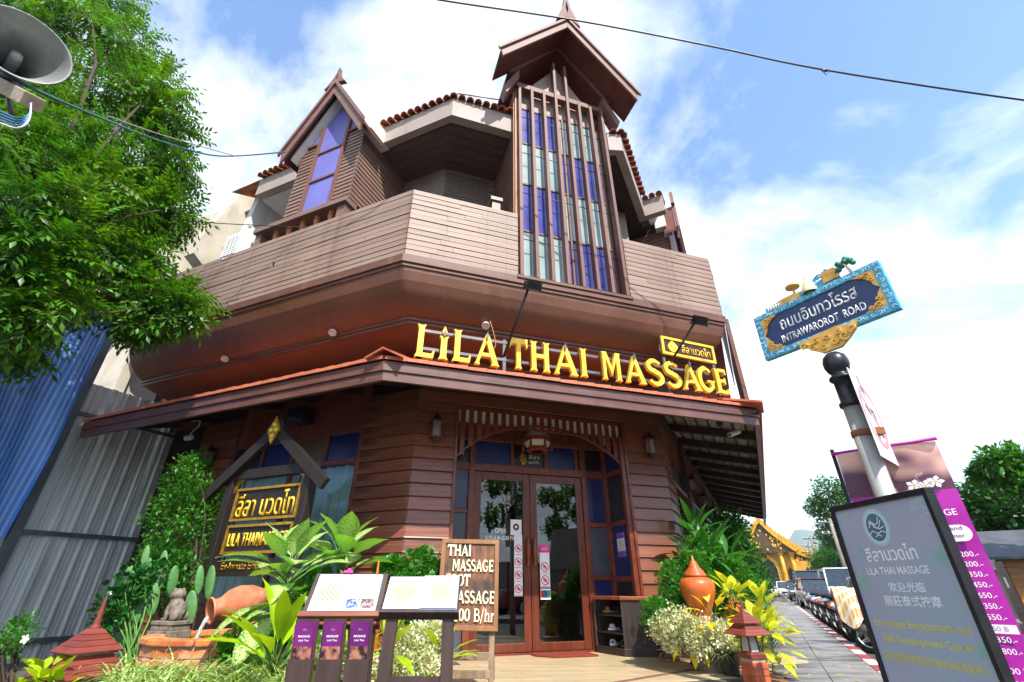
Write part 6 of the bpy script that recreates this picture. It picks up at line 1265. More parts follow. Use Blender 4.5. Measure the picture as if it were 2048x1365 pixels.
bush('side_hedge', 'tall dark hedge shrub along the side wall toward the temple', 'hedge', [blob(1452, 1085, 9.5, .45), blob(1465, 1130, 9.2, .45), blob(1480, 1120, 11, .45), blob(1485, 1150, 10, .4), blob(1497, 1150, 12, .42), blob(1505, 1168, 12.5, .34), blob(1460, 1060, 10.5, .36), blob(1478, 1168, 9, .36), blob(1512, 1178, 13.5, .3)], SMALL, 1500, 'hedgegreen', at(1495, 1240, 10), (1.4, 2.4), out=.4, stem='bark')
tuft('grass_pot_plant', 'green plant in the small black pot', Vector((2.09, 5.30, .37)), 90, STRAP, 'spiderleaf', .03, (.45, .8))
# ---------------------------------------------------------------- trees
_lf = leaf_tpl(.075, .03, 2, .25, .2, .85)
def pinnate(n=6, L=.3):
    pr_ = []
    for i in range(n):
        y = L*(.18+.8*i/n)
        for sg in (-1, 1): pr_.append(xf(_lf, Matrix.Translation((0, y, -.25*L*(y/L)**2)) @ Matrix.Rotation(-sg*1.05, 4, 'Z') @ Matrix.Rotation(-.25, 4, 'X')))
    pr_.append(xf(_lf, Matrix.Translation((0, L, -.25*L)) @ Matrix.Rotation(-.5, 4, 'X')))
    r = (np.array([(-.0015, 0, 0), (.0015, 0, 0), (.0015, L, -.25*L), (-.0015, L, -.25*L)]), np.array([(0, 1, 2, 3)]), np.zeros((4, 2))); return join_tpl(pr_ + [r])
PIN = pinnate(); 
def tree(name, label, base, top, blobs, tpl, per, mat, size, group=None, tr=.14, droop=-.1, shell=.3, cat='tree'):
    t = thing(name, label, cat, base, group); Ms, pth = [], []; base, top = Vector(base), Vector(top)
    trunk = [base, base.lerp(top, .35)+Vector((tr*.5, 0, 0)), base.lerp(top, .7)-Vector((0, tr*.4, 0)), top]; m = MB().tube(trunk, [tr, tr*.85, tr*.7, tr*.45], 10); obj('trunk', m, 'bark', t)
    for (x, y, z, rx, ry, rz) in blobs:
        k = int(per*(rx*ry*rz)**(2/3)*RNG.uniform(.8, 1.2)/.16) if per > 0 else -per; q = in_ball(k, shell); q *= (.82+.18*np.sin(q[:, :1]*7+q[:, 1:2]*5+x*3))
        P = q*np.array([rx, ry, rz]) + np.array([x, y, z]); D = q*.7 + rnd_dir(k)*.6 + np.array([0, 0, droop]); Ms.append(mats(P, D, RNG.uniform(*size, k), RNG.normal(0, .5, k)))
        c = Vector((x, y, z)); a = top.lerp(base, random.uniform(0, .3)); pth.append((bend_path(a, c, 6, .1), tr*.2, tr*.05))
        for _ in range(3):
            e = Vector(in_ball(1)[0]*np.array([rx, ry, rz])*.85); pth.append((bend_path(c-(c-a)*.12, c+e, 4, .1), tr*.1, tr*.03))
    cr = link('crown', scatter_mesh('crown', tpl, np.concatenate(Ms), mat), t); branches(pth, 'bark', 'branches', t); return t
CL = ((50, 40, 3.9, .5), (170, 40, 4.2, .5), (275, 90, 4.4, .42), (345, 170, 4.5, .27), (365, 250, 4.7, .27), (320, 200, 4.4, .42), (200, 170, 4.2, .5), (70, 200, 4.0, .5), (240, 300, 4.3, .48), (375, 330, 4.8, .22), (310, 380, 4.7, .3), (140, 320, 4.2, .5), (40, 360, 4.0, .5), (230, 420, 4.4, .44), (310, 440, 4.8, .28), (385, 420, 4.9, .16), (90, 470, 4.1, .46), (180, 520, 4.4, .3), (270, 560, 4.7, .26), (345, 590, 4.9, .2), (400, 610, 4.95, .13), (60, 560, 4.2, .36), (110, 590, 4.3, .2), (290, 510, 4.7, .2), (20, 660, 4.0, .22), (310, 625, 4.8, .14), (0, 130, 3.8, .5), (-40, 300, 3.9, .5), (-50, 480, 4.0, .5), (110, -30, 4.2, .5), (230, -10, 4.4, .45), (-20, -60, 4.1, .5), (60, 300, 3.3, .34), (10, 420, 3.2, .34), (120, 400, 3.5, .3), (60, 500, 3.4, .3), (150, 480, 3.7, .3), (30, 240, 3.4, .34), (100, 570, 3.6, .22), (130, 250, 3.6, .3), (200, 360, 3.8, .3), (40, 610, 3.5, .2))
bl = [blob(u*.91 if u > 0 else u, v, D, r) for u, v, D, r in CL]
tree('street_tree', 'large feathery leaved tree overhanging the balcony at the top left', (-5.6, 3.2, -.1), (-4.9, 3.5, 3.2), bl, PIN, -150, 'treeleaf', (.95, 1.5), tr=.16, droop=-.25)
# ---------------------------------------------------------------- left side: fence, tarpaulin, neighbour
FX = Frame(*FL(5.36, 0, 0)[:2], _ur, (_ur[1], -_ur[0]))     # fence plane; negative s runs towards the camera, o towards the garden
FN = thing('metal_fence', 'tall corrugated silver metal fence at the side of the garden', 'fence', FX(-1, 0, 0))
def corr(s0, s1, z0, z1):
    prof = []; s = s0
    while s < s1 - .01:
        for ds, do in ((0, 0), (.022, .032), (.042, .032), (.064, 0), (.092, 0), (.098, .009), (.104, .009), (.11, 0), (.132, 0), (.138, .009), (.144, .009), (.15, 0)): prof.append((s+ds, do))
        s += .19
    prof.append((s, 0)); n_ = len(prof); m = MB(); m.add([FX(a, b, z) for z in (z0, z1) for a, b in prof], [(i, i+1, n_+i+1, n_+i) for i in range(n_-1)]); return obj('metal_sheet', m, 'galv', FN)
for k in range(6): corr(-4.1+.8*k+.0, -4.1+.8*(k+1)+.02, 0.0, 3.8 if k > 2 else 3.6)
for z in (1.60, .3): obj('rail', MB().fbox(FX, -1.22, .69, .034, .08, z-.03, z+.03), 'framegrey', FN)
obj('rail', MB().fbox(FX, -1.22, .69, .034, .08, 3.27, 3.32), 'framegrey', FN)
obj('post', MB().fbox(FX, -1.35, -1.23, .0, .09, -.1, 6.5), 'framegrey', FN)
# striped tarpaulin hanging beside the fence
m = MB(); nu, nv = 46, 40; vs = []; 
for j in range(nv+1):
    for i in range(nu+1):
        u, v = i/nu, j/nv; s = -1.38 - 3.6*u; z = 6.6 - 5.1*v - .35*u*v; o = .16 + .07*math.sin(u*26+3.4*v) + .035*math.sin(u*61+v*9) + .06*math.sin(v*11+u*19)*v + .3*v*u
        vs.append(FX(s + (.05*math.sin(v*7+u*4) + .03*math.sin(v*17+u*9))*min(u*4, 1), o, z))
m.add(vs, [(j*(nu+1)+i, j*(nu+1)+i+1, (j+1)*(nu+1)+i+1, (j+1)*(nu+1)+i) for j in range(nv) for i in range(nu)], smooth=True); tp_ = obj('tarpaulin', m, 'tarp'); uvl = tp_.data.uv_layers.new(name='uv')
for p in tp_.data.polygons:
    for li in p.loop_indices:
        vi = tp_.data.loops[li].vertex_index; uvl.data[li].uv = ((vi % (nu+1))/nu, (vi//(nu+1))/nv)
tag(tp_, 'blue and white striped tarpaulin hanging beside the metal fence', 'tarpaulin')
# neighbouring cream building
NBd = thing('neighbour_building', 'cream concrete shophouse with window fins behind the balcony end', 'building', FL(8, -2, 0))
obj('wall', MB().fbox(FL, 8.3, 16, -3.0, -.5, 0, 8.9), 'creamwall', NBd); obj('wall', MB().fbox(FL, 5.0, 8.3, -3.0, -1.2, 0, 8.9), 'dark', NBd); obj('wall', MB().fbox(FL, 4.3, 8.3, -1.3, -.5, 6.2, 7.55), 'creamwall', NBd)  # middle block coloured dark to stand for the shaded void behind the timbers
obj('roof_beam', MB().fbox(FL, 4.6, 16, -1.2, -.1, 8.72, 9.15), 'creamwall', NBd)
for s, h, w_ in ((5.55, 9.85, .3), (7.0, 9.2, .22), (8.5, 9.2, .22), (10.2, 9.2, .22)):
    f_ = MB(); f_.prism([(-.5, 6.4), (.55, 7.0), (.55, 7.4), (-.1, h), (-.5, h)], lambda a, b, t: FL(t, a, b), s, s+w_); obj('fin', f_, 'creamwall', NBd)
obj('fin', MB().prism([(-1.0, 6.2), (.35, 6.4), (.2, 9.6), (-1.0, 9.9)], lambda a, b, t: FL(t, a, b), 4.55, 4.7), 'white', NBd)
obj('pilaster', MB().fbox(FL, 8.2, 9.2, -.5, -.3, 0, 8.7), 'creamwall', NBd)
for s in (6.2, 6.9, 7.6): obj('timber', MB().fbox(FL, s, s+.08, -1.15, -1.05, 4.0, 6.2), 'joinery', NBd)
obj('timber', MB().fbox(FL, 5.2, 8.2, -1.15, -1.0, 5.2, 5.3), 'joinery', NBd)
# ---------------------------------------------------------------- brick fountain
BC_ = Vector((-2.5, 4.62, .0)); RX, RY = .56, .52
FT = thing('brick_basin', 'oval brick fountain basin with a rounded brick rim', 'fountain', BC_)
def ell(a, k=0.0): return BC_ + Vector(((RX+k)*math.cos(a), (RY+k)*math.sin(a), 0))
def ringpiece(a0, a1, k0, k1, z0, z1, mat, name, parent, bev=.006):
    m = MB(); m.hexa([ell(a0, k0)+Vector((0,0,z0)), ell(a1, k0)+Vector((0,0,z0)), ell(a1, k1)+Vector((0,0,z0)), ell(a0, k1)+Vector((0,0,z0)), ell(a0, k0)+Vector((0,0,z1)), ell(a1, k0)+Vector((0,0,z1)), ell(a1, k1)+Vector((0,0,z1)), ell(a0, k1)+Vector((0,0,z1))]); return obj(name, m, mat, parent, bev)
m = MB(); nn_ = 40
vs = [ell(2*math.pi*i/nn_, k)+Vector((0,0,z)) for k, z in ((-.012, .05), (-.012, .54), (-.1, .54), (-.1, .05)) for i in range(nn_)]
m.add(vs, [(r*nn_+i, r*nn_+(i+1) % nn_, (r+1)*nn_+(i+1) % nn_, (r+1)*nn_+i) for r in range(3) for i in range(nn_)], smooth=False); core = obj('basin_wall', m, 'mortar', FT)
for r in range(7):
    for i in range(16):
        a0 = 2*math.pi*(i+(.5 if r % 2 else 0))/16; ringpiece(a0+.012, a0+2*math.pi/16-.012, -.05, random.uniform(-.004, .004), .07+.066*r, .07+.066*r+.056, 'brickold', 'brick', core, .004)
for i in range(18):
    a0 = 2*math.pi*i/18; ringpiece(a0+.008, a0+2*math.pi/18-.008, -.12, .022, .54, .59+random.uniform(-.003, .003), 'brickold', 'rim_brick', FT, .012)
m = MB(); m.add([ell(2*math.pi*i/32, -.09)+Vector((0,0,.52)) for i in range(32)], [tuple(range(32))]); obj('water', m, 'pondwater', FT)
n = 500; q = RNG.uniform(0, 1, n)**.5; a = RNG.uniform(0, 2*np.pi, n); P = np.stack([BC_.x+(RX-.12)*q*np.cos(a), BC_.y+(RY-.12)*q*np.sin(a), np.full(n, .522)], 1)
tag(link('water_lettuce', scatter_mesh('water_lettuce', leaf_tpl(.05, .035, 2, .1, .3), mats(P, rnd_dir(n, .2, .8), RNG.uniform(.5, 1.1, n)), 'lime')), 'small floating green plants covering the basin water', 'water plants', kind='stuff')
# tipped pouring jar on a clay block
JT = thing('pouring_jar', 'tipped terracotta jar pouring water into the brick basin', 'jar', (-2.35, 4.85, .6))
jm = Vector((-.62, -.72, -.2)).normalized(); jc = Vector((-2.47, 4.68, .80)); Q = jm.to_track_quat('Z', 'Y').to_matrix()
obj('body', MB().lathe(jc, [(r_*.85, z_*.85) for r_, z_ in [(.0, -.3), (.07, -.3), (.10, -.27), (.155, -.16), (.175, -.04), (.155, .06), (.11, .13), (.095, .17), (.105, .21), (.125, .225), (.125, .24), (.11, .24), (.095, .2), (.08, .16), (.1, .1), (.1, 0), (0, -.05)]], 26, M=Q), 'claypale', JT)
mp_ = jc + jm*.2; pts = [mp_ + Vector((jm.x*.07*t, jm.y*.07*t, -.05-.27*t*t)) for t in [i/6 for i in range(7)]]; obj('water_stream', MB().tube(pts, [.02, .018, .016, .014, .014, .015, .02], 8), 'streamwater', JT)
tag(obj('clay_block', MB().prism([(-.13, 0), (.13, 0), (.1, .2), (-.08, .24)], lambda a, b, t: Vector((-2.38+a, 4.82+t, .46+b)), -.1, .1), 'claypale', bevel=.03), 'rough clay block supporting the tipped jar', 'block')
# stone lion on a carved plinth
LN = thing('lion_statue', 'small weathered stone guardian lion on a carved plinth', 'statue', (-3.02, 4.72, .5)); lc = Vector((-2.99, 4.68, .58)); RL = Matrix.Rotation(math.radians(-20), 3, 'Z')
obj('plinth', MB().box(-.14, .14, -.1, .1, -.15, .03, M=Matrix.Translation(lc) @ RL.to_4x4()).box(-.125, .125, -.09, .09, .03, .07, M=Matrix.Translation(lc) @ RL.to_4x4()).box(-.135, .135, -.098, .098, .07, .1, M=Matrix.Translation(lc) @ RL.to_4x4()), 'statue', LN, bevel=.006)
m = MB()
for (x, y, z, a, b, c) in ((.03, 0, .17, .075, .06, .085), (-.02, 0, .22, .06, .055, .075), (-.045, 0, .295, .052, .05, .05), (-.09, 0, .285, .025, .03, .022), (-.02, 0, .3, .055, .06, .05), (-.055, .035, .16, .02, .018, .075), (-.055, -.035, .16, .02, .018, .075), (-.075, .035, .11, .03, .02, .015), (-.075, -.035, .11, .03, .02, .015), (.06, .05, .135, .045, .025, .04), (.06, -.05, .135, .045, .025, .04), (.1, 0, .2, .018, .018, .06), (-.03, .04, .335, .015, .015, .02), (-.03, -.04, .335, .015, .015, .02), (-.085, .018, .305, .01, .01, .01), (-.085, -.018, .305, .01, .01, .01)): m.ball(lc + RL @ Vector((x, y, z)), (a, b, c), 10, 8, M=RL)
o_ = obj('figure', m, 'statue', LN); r_ = o_.modifiers.new('remesh', 'REMESH'); r_.mode = 'VOXEL'; r_.voxel_size = .007; r_.use_smooth_shade = True
tag(obj('clay_dish', MB().lathe(Vector((-3.12, 4.35, .12)), [(0, 0), (.1, 0), (.14, .05), (.13, .05), (.09, .015), (0, .015)], 18), 'claypale'), 'small clay dish on the ground beside the basin', 'dish')
tag(obj('clay_figurine', MB().lathe(Vector((-2.02, 4.95, .3)), [(.06, 0), (.07, .1), (.04, .2), (.06, .32), (.035, .42), (.05, .5), (.03, .56), (0, .58)], 12), 'statue'), 'worn stone figurine between basin and dieffenbachia', 'figurine')
# ---------------------------------------------------------------- horn loudspeaker, timber and cables
cr, cu, cf = Vector((1, 0, 0)), Vector((0, -math.sin(_th), math.cos(_th))), Vector((0, math.cos(_th), math.sin(_th)))
HC = Vector((-3.03, 1.595, 3.887)); ax = (cr*.84 + cu*.14 - cf*.52).normalized(); Q = ax.to_track_quat('Z', 'Y').to_matrix()
HN = thing('horn_loudspeaker', 'grey metal horn loudspeaker mounted high at the left edge', 'loudspeaker', HC)
prof = [(.225, 0), (.23, .008), (.225, .014), (.218, .006), (.18, -.05), (.14, -.12), (.1, -.22), (.07, -.33), (.05, -.42)]
obj('bell', MB().lathe(HC, prof + [(.052, -.425), (.075, -.33), (.105, -.222), (.145, -.122), (.186, -.052), (.225, 0)], 40, M=Q), 'hornmetal', HN); obj('reflector_tube', MB().lathe(HC, [(.0, -.12), (.028, -.122), (.03, -.14), (.03, -.42)], 16, M=Q), 'hornmetal', HN)
obj('driver', MB().lathe(HC, [(.0, -.58), (.08, -.58), (.09, -.56), (.09, -.45), (.05, -.42)], 20, M=Q), 'steelgrey', HN); obj('bracket', MB().tube([HC-ax*.3, HC-ax*.32-cu*.2, HC-ax*.32-cu*.3+cr*.02], .014, 6), 'steelgrey', HN)
TMB = at(-120, 105, 2.0), at(66, 205, 1.72)
d = (TMB[1]-TMB[0]).normalized(); sd = d.cross(cf).normalized(); tq = d.cross(sd).normalized(); a, b = TMB
tag(obj('timber_arm', MB().hexa([a-sd*.045-tq*.05, b-sd*.045-tq*.05, b+sd*.045-tq*.05, a+sd*.045-tq*.05, a-sd*.045+tq*.05, b-sd*.045+tq*.05, b+sd*.045+tq*.05, a+sd*.045+tq*.05]), 'timberpale', bevel=.006), 'pale weathered timber arm below the horn loudspeaker', 'beam')
for k in range(5):
    wire('looped_cable', [at(-60, 205+6*k, 1.72), at(0, 222+6*k, 1.7), at(35, 236+5*k, 1.69), at(58, 228+3*k, 1.7), at(62, 206, 1.7)], .0045, 'cableblue' if k < 4 else 'whitepaint', ['topmost', 'second', 'third', 'fourth', 'lowest, white'][k] + ' strand of the cables looped under the timber arm', group='cables looped under the timber arm')
P = [at(-40, 120, 1.8), at(40, 165, 1.75), at(200, 235, 2.6), at(330, 285, 3.8), at(440, 312, 4.8), at(572, 304, 5.2)]
wire('overhead_cable', P, .011, 'cableteal', 'teal cable swooping from the loudspeaker to the gabled window', group='overhead cables')
wire('overhead_cable', [at(215, 232, 2.7), at(330, 272, 3.9), at(470, 312, 4.9)], .007, 'cablegrey', 'thin grey cable beside the teal cable in the tree', group='overhead cables')
wire('overhead_cable', [at(-20, 372, 3.0), at(330, 438, 4.8), at(600, 454, 5.3), at(660, 452, 5.5)], .007, 'black', 'thin black cable running across the tree to the balcony', group='overhead cables')
wire('overhead_cable', [at(50, 330, 3.2), at(90, 420, 3.6), at(170, 560, 4.6)], .012, 'black', 'black cable slanting down inside the tree crown', group='overhead cables')
wire('overhead_cable', [Vector((-1.6, 3.15, 8.1)), at(880, 0, 3.2), at(1160, 42, 3.5), at(1420, 92, 3.6), at(1650, 140, 3.6), at(2060, 202, 3.6), at(2400, 240, 3.6)], .012, 'black', 'black cable crossing the sky above the tower', group='overhead cables')
tag(obj('cable_joint', MB().ball(at(1650, 141, 3.6), (.05, .02, .025)).tube([at(1640, 135, 3.6), at(1652, 150, 3.6), at(1662, 141, 3.6)], .006, 5), 'black'), 'small knotted joint on the cable in the sky', 'cable joint')
# ---------------------------------------------------------------- street name sign
FS = Frame(2.56, 3.23, dv(-32), (-.848, -.530)); 
RS = thing('street_sign', 'ornate blue and gold street name sign on a grey pole', 'street sign', (2.56, 3.23, -.1))
def SM(t, o, z): return FS.mat(-t, o, z, -1)     # t to the right as read
c = Vector((2.56, 3.23, 0))
obj('pole', MB().tube([c+Vector((0,0,-.13)), c+Vector((0,0,2.15))], .062, 22), 'polegalv', RS)
obj('pole_cap', MB().lathe(c, [(.066, 2.13), (.078, 2.14), (.078, 2.165), (.062, 2.175), (.062, 2.34), (.078, 2.35), (.085, 2.365), (.078, 2.38), (.06, 2.39), (.058, 2.41), (.074, 2.43), (.088, 2.47), (.088, 2.51), (.076, 2.55), (.045, 2.58), (0, 2.59)], 26), 'lampblack', RS)
W, H = 1.03, .435; M0 = SM(-.51, 0, 2.73)
obj('panel', MB().box(0, W, 0, H, -.03, .0, M=M0), 'signnavy', RS)
fm = MB(); bw_ = .052
for x0, x1, y0, y1 in ((0, W, 0, bw_), (0, W, H-bw_, H), (0, bw_, bw_, H-bw_), (W-bw_, W, bw_, H-bw_)): fm.box(x0-.003, x1+.003, y0-.003, y1+.003, -.036, .014, M=M0)
fo = obj('border', fm, 'signteal', RS, bevel=.004)
def scroll(mb, M, cx_, cy_, r, a0, turns, w, z0, z1, sg=1):
    pts = [(cx_ + sg*r*(1-.8*i/18)*math.cos(a0+turns*6.283*i/18), cy_ + r*(1-.8*i/18)*math.sin(a0+turns*6.283*i/18)) for i in range(19)]; mb.strip(pts, [w*(1-.5*i/18) for i in range(19)], lambda a, b, t: M @ Vector((a, b, t)), z0, z1)
for i in range(22):
    s_ = MB(); x = .025 + (W-.05)*i/21
    for y in (.026, H-.026): scroll(s_, M0, x, y, .018, i*.9, .8, .008, .014, .02, 1 if i % 2 else -1)
    obj('border_scroll', s_, 'signice', fo)
for i in range(1, 8):
    s_ = MB(); y = .026+(H-.052)*i/8
    for x in (.026, W-.026): scroll(s_, M0, x, y, .018, i*.9, .8, .008, .014, .02, 1 if i % 2 else -1)
    obj('border_scroll', s_, 'signice', fo)
for sx, sy in ((0, 0), (1, 0), (0, 1), (1, 1)):
    g_ = MB(); fx = (lambda x, sx=sx: W-x if sx else x); fy = (lambda y, sy=sy: H-y if sy else y)
    g_.prism([(fx(bw_), fy(bw_)), (fx(bw_+.16), fy(bw_)), (fx(bw_+.09), fy(bw_+.035)), (fx(bw_+.05), fy(bw_+.07)), (fx(bw_+.03), fy(bw_+.13)), (fx(bw_), fy(bw_+.165))], lambda a, b, t: M0 @ Vector((a, b, t)), .0, .012)
    for (x, y, r) in ((.1, .085, .026), (.085, .13, .02), (.15, .075, .018)): scroll(g_, M0, fx(x), fy(y), r, 0, 1.1, .012, .012, .024, -1 if sx else 1)
    obj('gold_corner', g_, 'goldcarve', RS)
text('ถนนอินทวโรรส', .62, 'letterwhite', RS, M0 @ TR(W/2, .215, .0012), h=.135, ext=.004); text('INTRAWAROROT  ROAD', .66, 'letterwhite', RS, M0 @ TR(W/2, .095, .0012), h=.07, ext=.004)
g_ = MB(); cx_ = .53
g_.prism([(cx_-.24, .03), (cx_-.2, -.02), (cx_-.14, -.07), (cx_-.07, -.13), (cx_+.07, -.13), (cx_+.14, -.08), (cx_+.2, -.03), (cx_+.24, .04), (cx_+.15, .03), (cx_+.08, .05), (cx_-.1, .04), (cx_-.16, .02)], lambda a, b, t: M0 @ Vector((a, b, t)), .002, .03)
for k, (x, y, r) in enumerate(((-.22, .015, .035), (-.14, -.02, .04), (-.05, -.04, .03), (.05, -.03, .03), (.14, -.015, .04), (.22, .02, .035), (0, .02, .03), (-.1, .03, .025), (.1, .035, .025))): scroll(g_, M0, cx_+x*.85, y-.04, r*.9, k, 1.2, .016, .03, .044, 1 if x < 0 else -1)
obj('gold_crest', g_, 'goldcarve', RS)
# relief on top: lotus wall, parasol, pagoda, pavilion, tree
tpz = H
r1 = MB(); r1.prism([(.12, tpz), (.12, tpz+.045), (.3, tpz+.065), (.5, tpz+.05), (.72, tpz+.09), (.72, tpz)], lambda a, b, t: M0 @ Vector((a, b, t)), -.03, .0); obj('relief_base', r1, 'signteal', RS)
for k in range(6): obj('lotus_bud', MB().lathe(M0 @ Vector((.15+.024*k, tpz+.0, .005)), [(.01, 0), (.012, .03), (0, .05)], 8), 'ivory', RS)
obj('pavilion', MB().box(.24, .44, tpz, tpz+.035, -.01, .012, M=M0).box(.25, .42, tpz+.035, tpz+.06, -.01, .008, M=M0), 'goldcarve', RS)
pb_ = M0 @ Vector((.4, tpz, 0)); obj('parasol', MB().lathe(pb_, [(.008, 0), (.008, .12), (.055, .12), (.058, .135), (.04, .15), (0, .162)], 18), 'goldcarve', RS)
pb_ = M0 @ Vector((.52, tpz, 0)); obj('pagoda', MB().lathe(pb_, [(.06, 0), (.06, .03), (.052, .035), (.05, .06), (.042, .064), (.04, .09), (.032, .094), (.028, .115), (.016, .125), (.01, .16), (0, .22)], 16), 'ivorygold', RS)
obj('shrine', MB().box(.64, .76, tpz+.02, tpz+.08, -.02, .012, M=M0).prism([(.63, tpz+.08), (.77, tpz+.08), (.745, tpz+.12), (.655, tpz+.12)], lambda a, b, t: M0 @ Vector((a, b, t)), -.02, .014), 'goldcarve', RS)
pb_ = M0 @ Vector((.83, tpz, 0)); obj('tree_trunk', MB().tube([pb_+Vector((.03, 0, 0)), pb_+Vector((0, 0, .07)), pb_+Vector((-.02, 0, .11))], [.016, .01, .006], 6), 'ivory', RS)
tb_ = MB()
for (x, z, r) in ((-.06, .08, .026), (-.03, .105, .028), (0, .12, .03), (.035, .115, .028), (.05, .085, .022), (-.05, .13, .024), (.01, .145, .024), (-.08, .06, .018)): tb_.ball(M0 @ Vector((.83+x, tpz+z, .0)), r, 8, 6)
obj('tree_crown', tb_, 'signgreen', RS)
for k in range(5): g2 = MB(); scroll(g2, M0, .58+.03*k*.8, tpz+.09+.01*k, .02, k, 1, .012, -.01, .004); obj('cloud_scroll', g2, 'signteal', RS)
# no left turn plate clamped to the pole
FP = Frame(2.66, 3.2, dv(49), (-math.cos(math.radians(49)), math.sin(math.radians(49)))); NT = thing('traffic_sign', 'white no left turn plate with a red ring, seen nearly edge on', 'traffic sign', (2.66, 3.2, 2.05))
M = FP.mat(.02, .0, 2.05, -1)
if (Vector((0, 0, 0)) - FP(0, 0, 0)).dot(FP.n) < 0: FP.n = -FP.n; M = FP.mat(.02, 0, 2.05, 1)
obj('plate', MB().box(-.25, .25, -.33, .33, -.003, 0, M=M), 'whitepaint', NT, bevel=.001); mb = MB(); ring_mb(mb, M, 0, 0, .24, .045, 40, .0015); obj('ring', mb, 'signred', NT)
mb = MB(); mb.strip([(.06, -.15), (.06, .05), (-.06, .05)], .045, lambda a, b, t: M @ Vector((a, b, t)), .0006, .001); mb.prism([(-.06, .11), (-.14, .05), (-.06, -.01)], lambda a, b, t: M @ Vector((a, b, t)), .0006, .0011); obj('arrow', mb, 'black', NT)
obj('clamp', MB().lathe(c, [(.064, 1.90), (.07, 1.905), (.07, 1.945), (.064, 1.95)], 18).box(2.6, 2.66, 3.14, 3.2, 1.9, 1.95), 'rust', NT)
# ---------------------------------------------------------------- grey shop sign stand and purple banner
FG = Frame(1.84, 2.747, dv(-5), (-.996, -.087)); GS = thing('sign_board', 'grey portrait signboard in a black box frame at the right', 'sign', (1.87, 2.45, -.1))
def GM(t, z, o=0.001): return FG.mat(-t, o, z, -1)
obj('face', MB().box(0, .6, -1.4, .0, -.015, .0, M=GM(0, 1.333, 0)), 'greyprint', GS)
fm = MB()
for x0, x1, y0, y1 in ((-.012, .612, -1.45, -1.4), (-.012, .612, -.014, .014), (-.012, .012, -1.4, -.014), (.588, .612, -1.4, -.014)): fm.box(x0, x1, y0, y1, -.034, .012, M=GM(0, 1.333, 0))
obj('frame', fm, 'black', GS, bevel=.003); obj('back', MB().box(.01, .59, -1.4, -.01, -.03, -.026, M=GM(0, 1.333, 0)), 'black', GS)
def disc(M, cx_, cy_, rx, ry, z, mat, parent, name, n_=36):
    return obj(name, MB().add([M @ Vector((cx_+rx*math.cos(2*math.pi*i/n_), cy_+ry*math.sin(2*math.pi*i/n_), z)) for i in range(n_)], [tuple(range(n_))]), mat, parent)
G0 = GM(0, 1.333, .0); em = (.26, -.12)
for k in range(5): disc(G0, em[0], em[1], .085-.006*k, .092-.006*k, .001+.0002*k, ('glow1', 'glow2', 'glow3', 'glow4', 'glow5')[k], GS, 'emblem_glow')
disc(G0, em[0], em[1], .058, .066, .0022, 'emblemblue', GS, 'emblem'); hm = MB()
for path in ([(-.05, -.03), (-.03, -.015), (0, -.03), (.03, -.02), (.05, -.03)], [(-.045, .0), (-.03, .02), (-.01, .015), (.0, -.005), (.02, .0), (.04, .03)], [(-.04, .02), (-.02, .03), (.0, .01), (.02, .02), (.03, .045)], [(-.03, .035), (-.01, .0), (.02, -.01), (.05, .0)], [(-.02, -.045), (.0, -.035), (.02, -.045)]): hm.strip([(em[0]+a, em[1]+b) for a, b in path], .004, lambda a, b, t: G0 @ Vector((a, b, t)), .0024, .0028)
obj('hand_outline', hm, 'letterwhite', GS)
for x0, y0, sx in ((.02, -.02, 1), (.585, -.02, -1)):
    lm = MB()
    for k in range(16):
        r = .01+.006*(k % 3); a = k*1.3; X, Y = x0+sx*(.012+.018*(k % 4)), y0-.012-.02*(k//4)*(1-.2*(k % 4)); lm.strip([(X+r*math.cos(a+q), Y+r*math.sin(a+q)) for q in (0, 1, 2, 3, 4)], .003, lambda a, b, t: G0 @ Vector((a, b, t)), .0006, .001)
    obj('lace_corner', lm, 'lace', GS)
for fx_, fy_, r in ((.1, -.22, .03), (.545, -.27, .045), (.055, -.36, .05), (.56, -.62, .04), (.52, -.9, .04)):
    fl_ = MB()
    for k in range(5):
        a = 2*math.pi*k/5+fx_*9; b = a+.5; fl_.add([G0 @ Vector((fx_+q*math.cos(w_), fy_+q*math.sin(w_), .0008)) for q, w_ in ((0, 0), (r*.7, a-.38), (r, a), (r*.7, a+.38))], [(0,1,2,3)])
    obj('flower_print', fl_, 'flowerprint', GS)
for t_, w_, h_, y_, x_, m_ in (('ลีลานวดไท', .3, .07, -.275, .285, 'letterwhite'), ('LiLA THAI MASSAGE', .36, .034, -.335, .285, 'letterwhite'), ('欢迎光临', .2, .042, -.41, .31, 'printpale'), ('丽莊泰式按摩', .31, .046, -.47, .31, 'printpale'), ('Ex-Inmate Employment and', .5, .042, -.57, .3, 'yellowprint'), ('Skill Development Center', .46, .042, -.635, .3, 'yellowprint'), ('囚犯和培训前是囚犯者就业和技能中心', .52, .035, -.70, .3, 'yellowprint'), ('Prapokklao (帕波嘎)', .46, .055, -.86, .3, 'letterwhite'), ('Open Daily 10.00 am - 10.00 pm', .5, .04, -.99, .3, 'letterwhite')):
    text(t_, w_, m_, GS, G0 @ TR(x_, y_, .0012), h=h_, ext=.001, bold=.004 if m_ == 'yellowprint' else .012)
FB = Frame(2.579, 3.601, dv(-46), (-.695, -.719)); BN = thing('banner', 'tall purple price banner hanging behind the grey signboard', 'banner', (2.8, 3.4, -.1)); B0 = FB.mat(0, 0, 1.865, -1)
bm = MB(); nu, nv = 10, 40
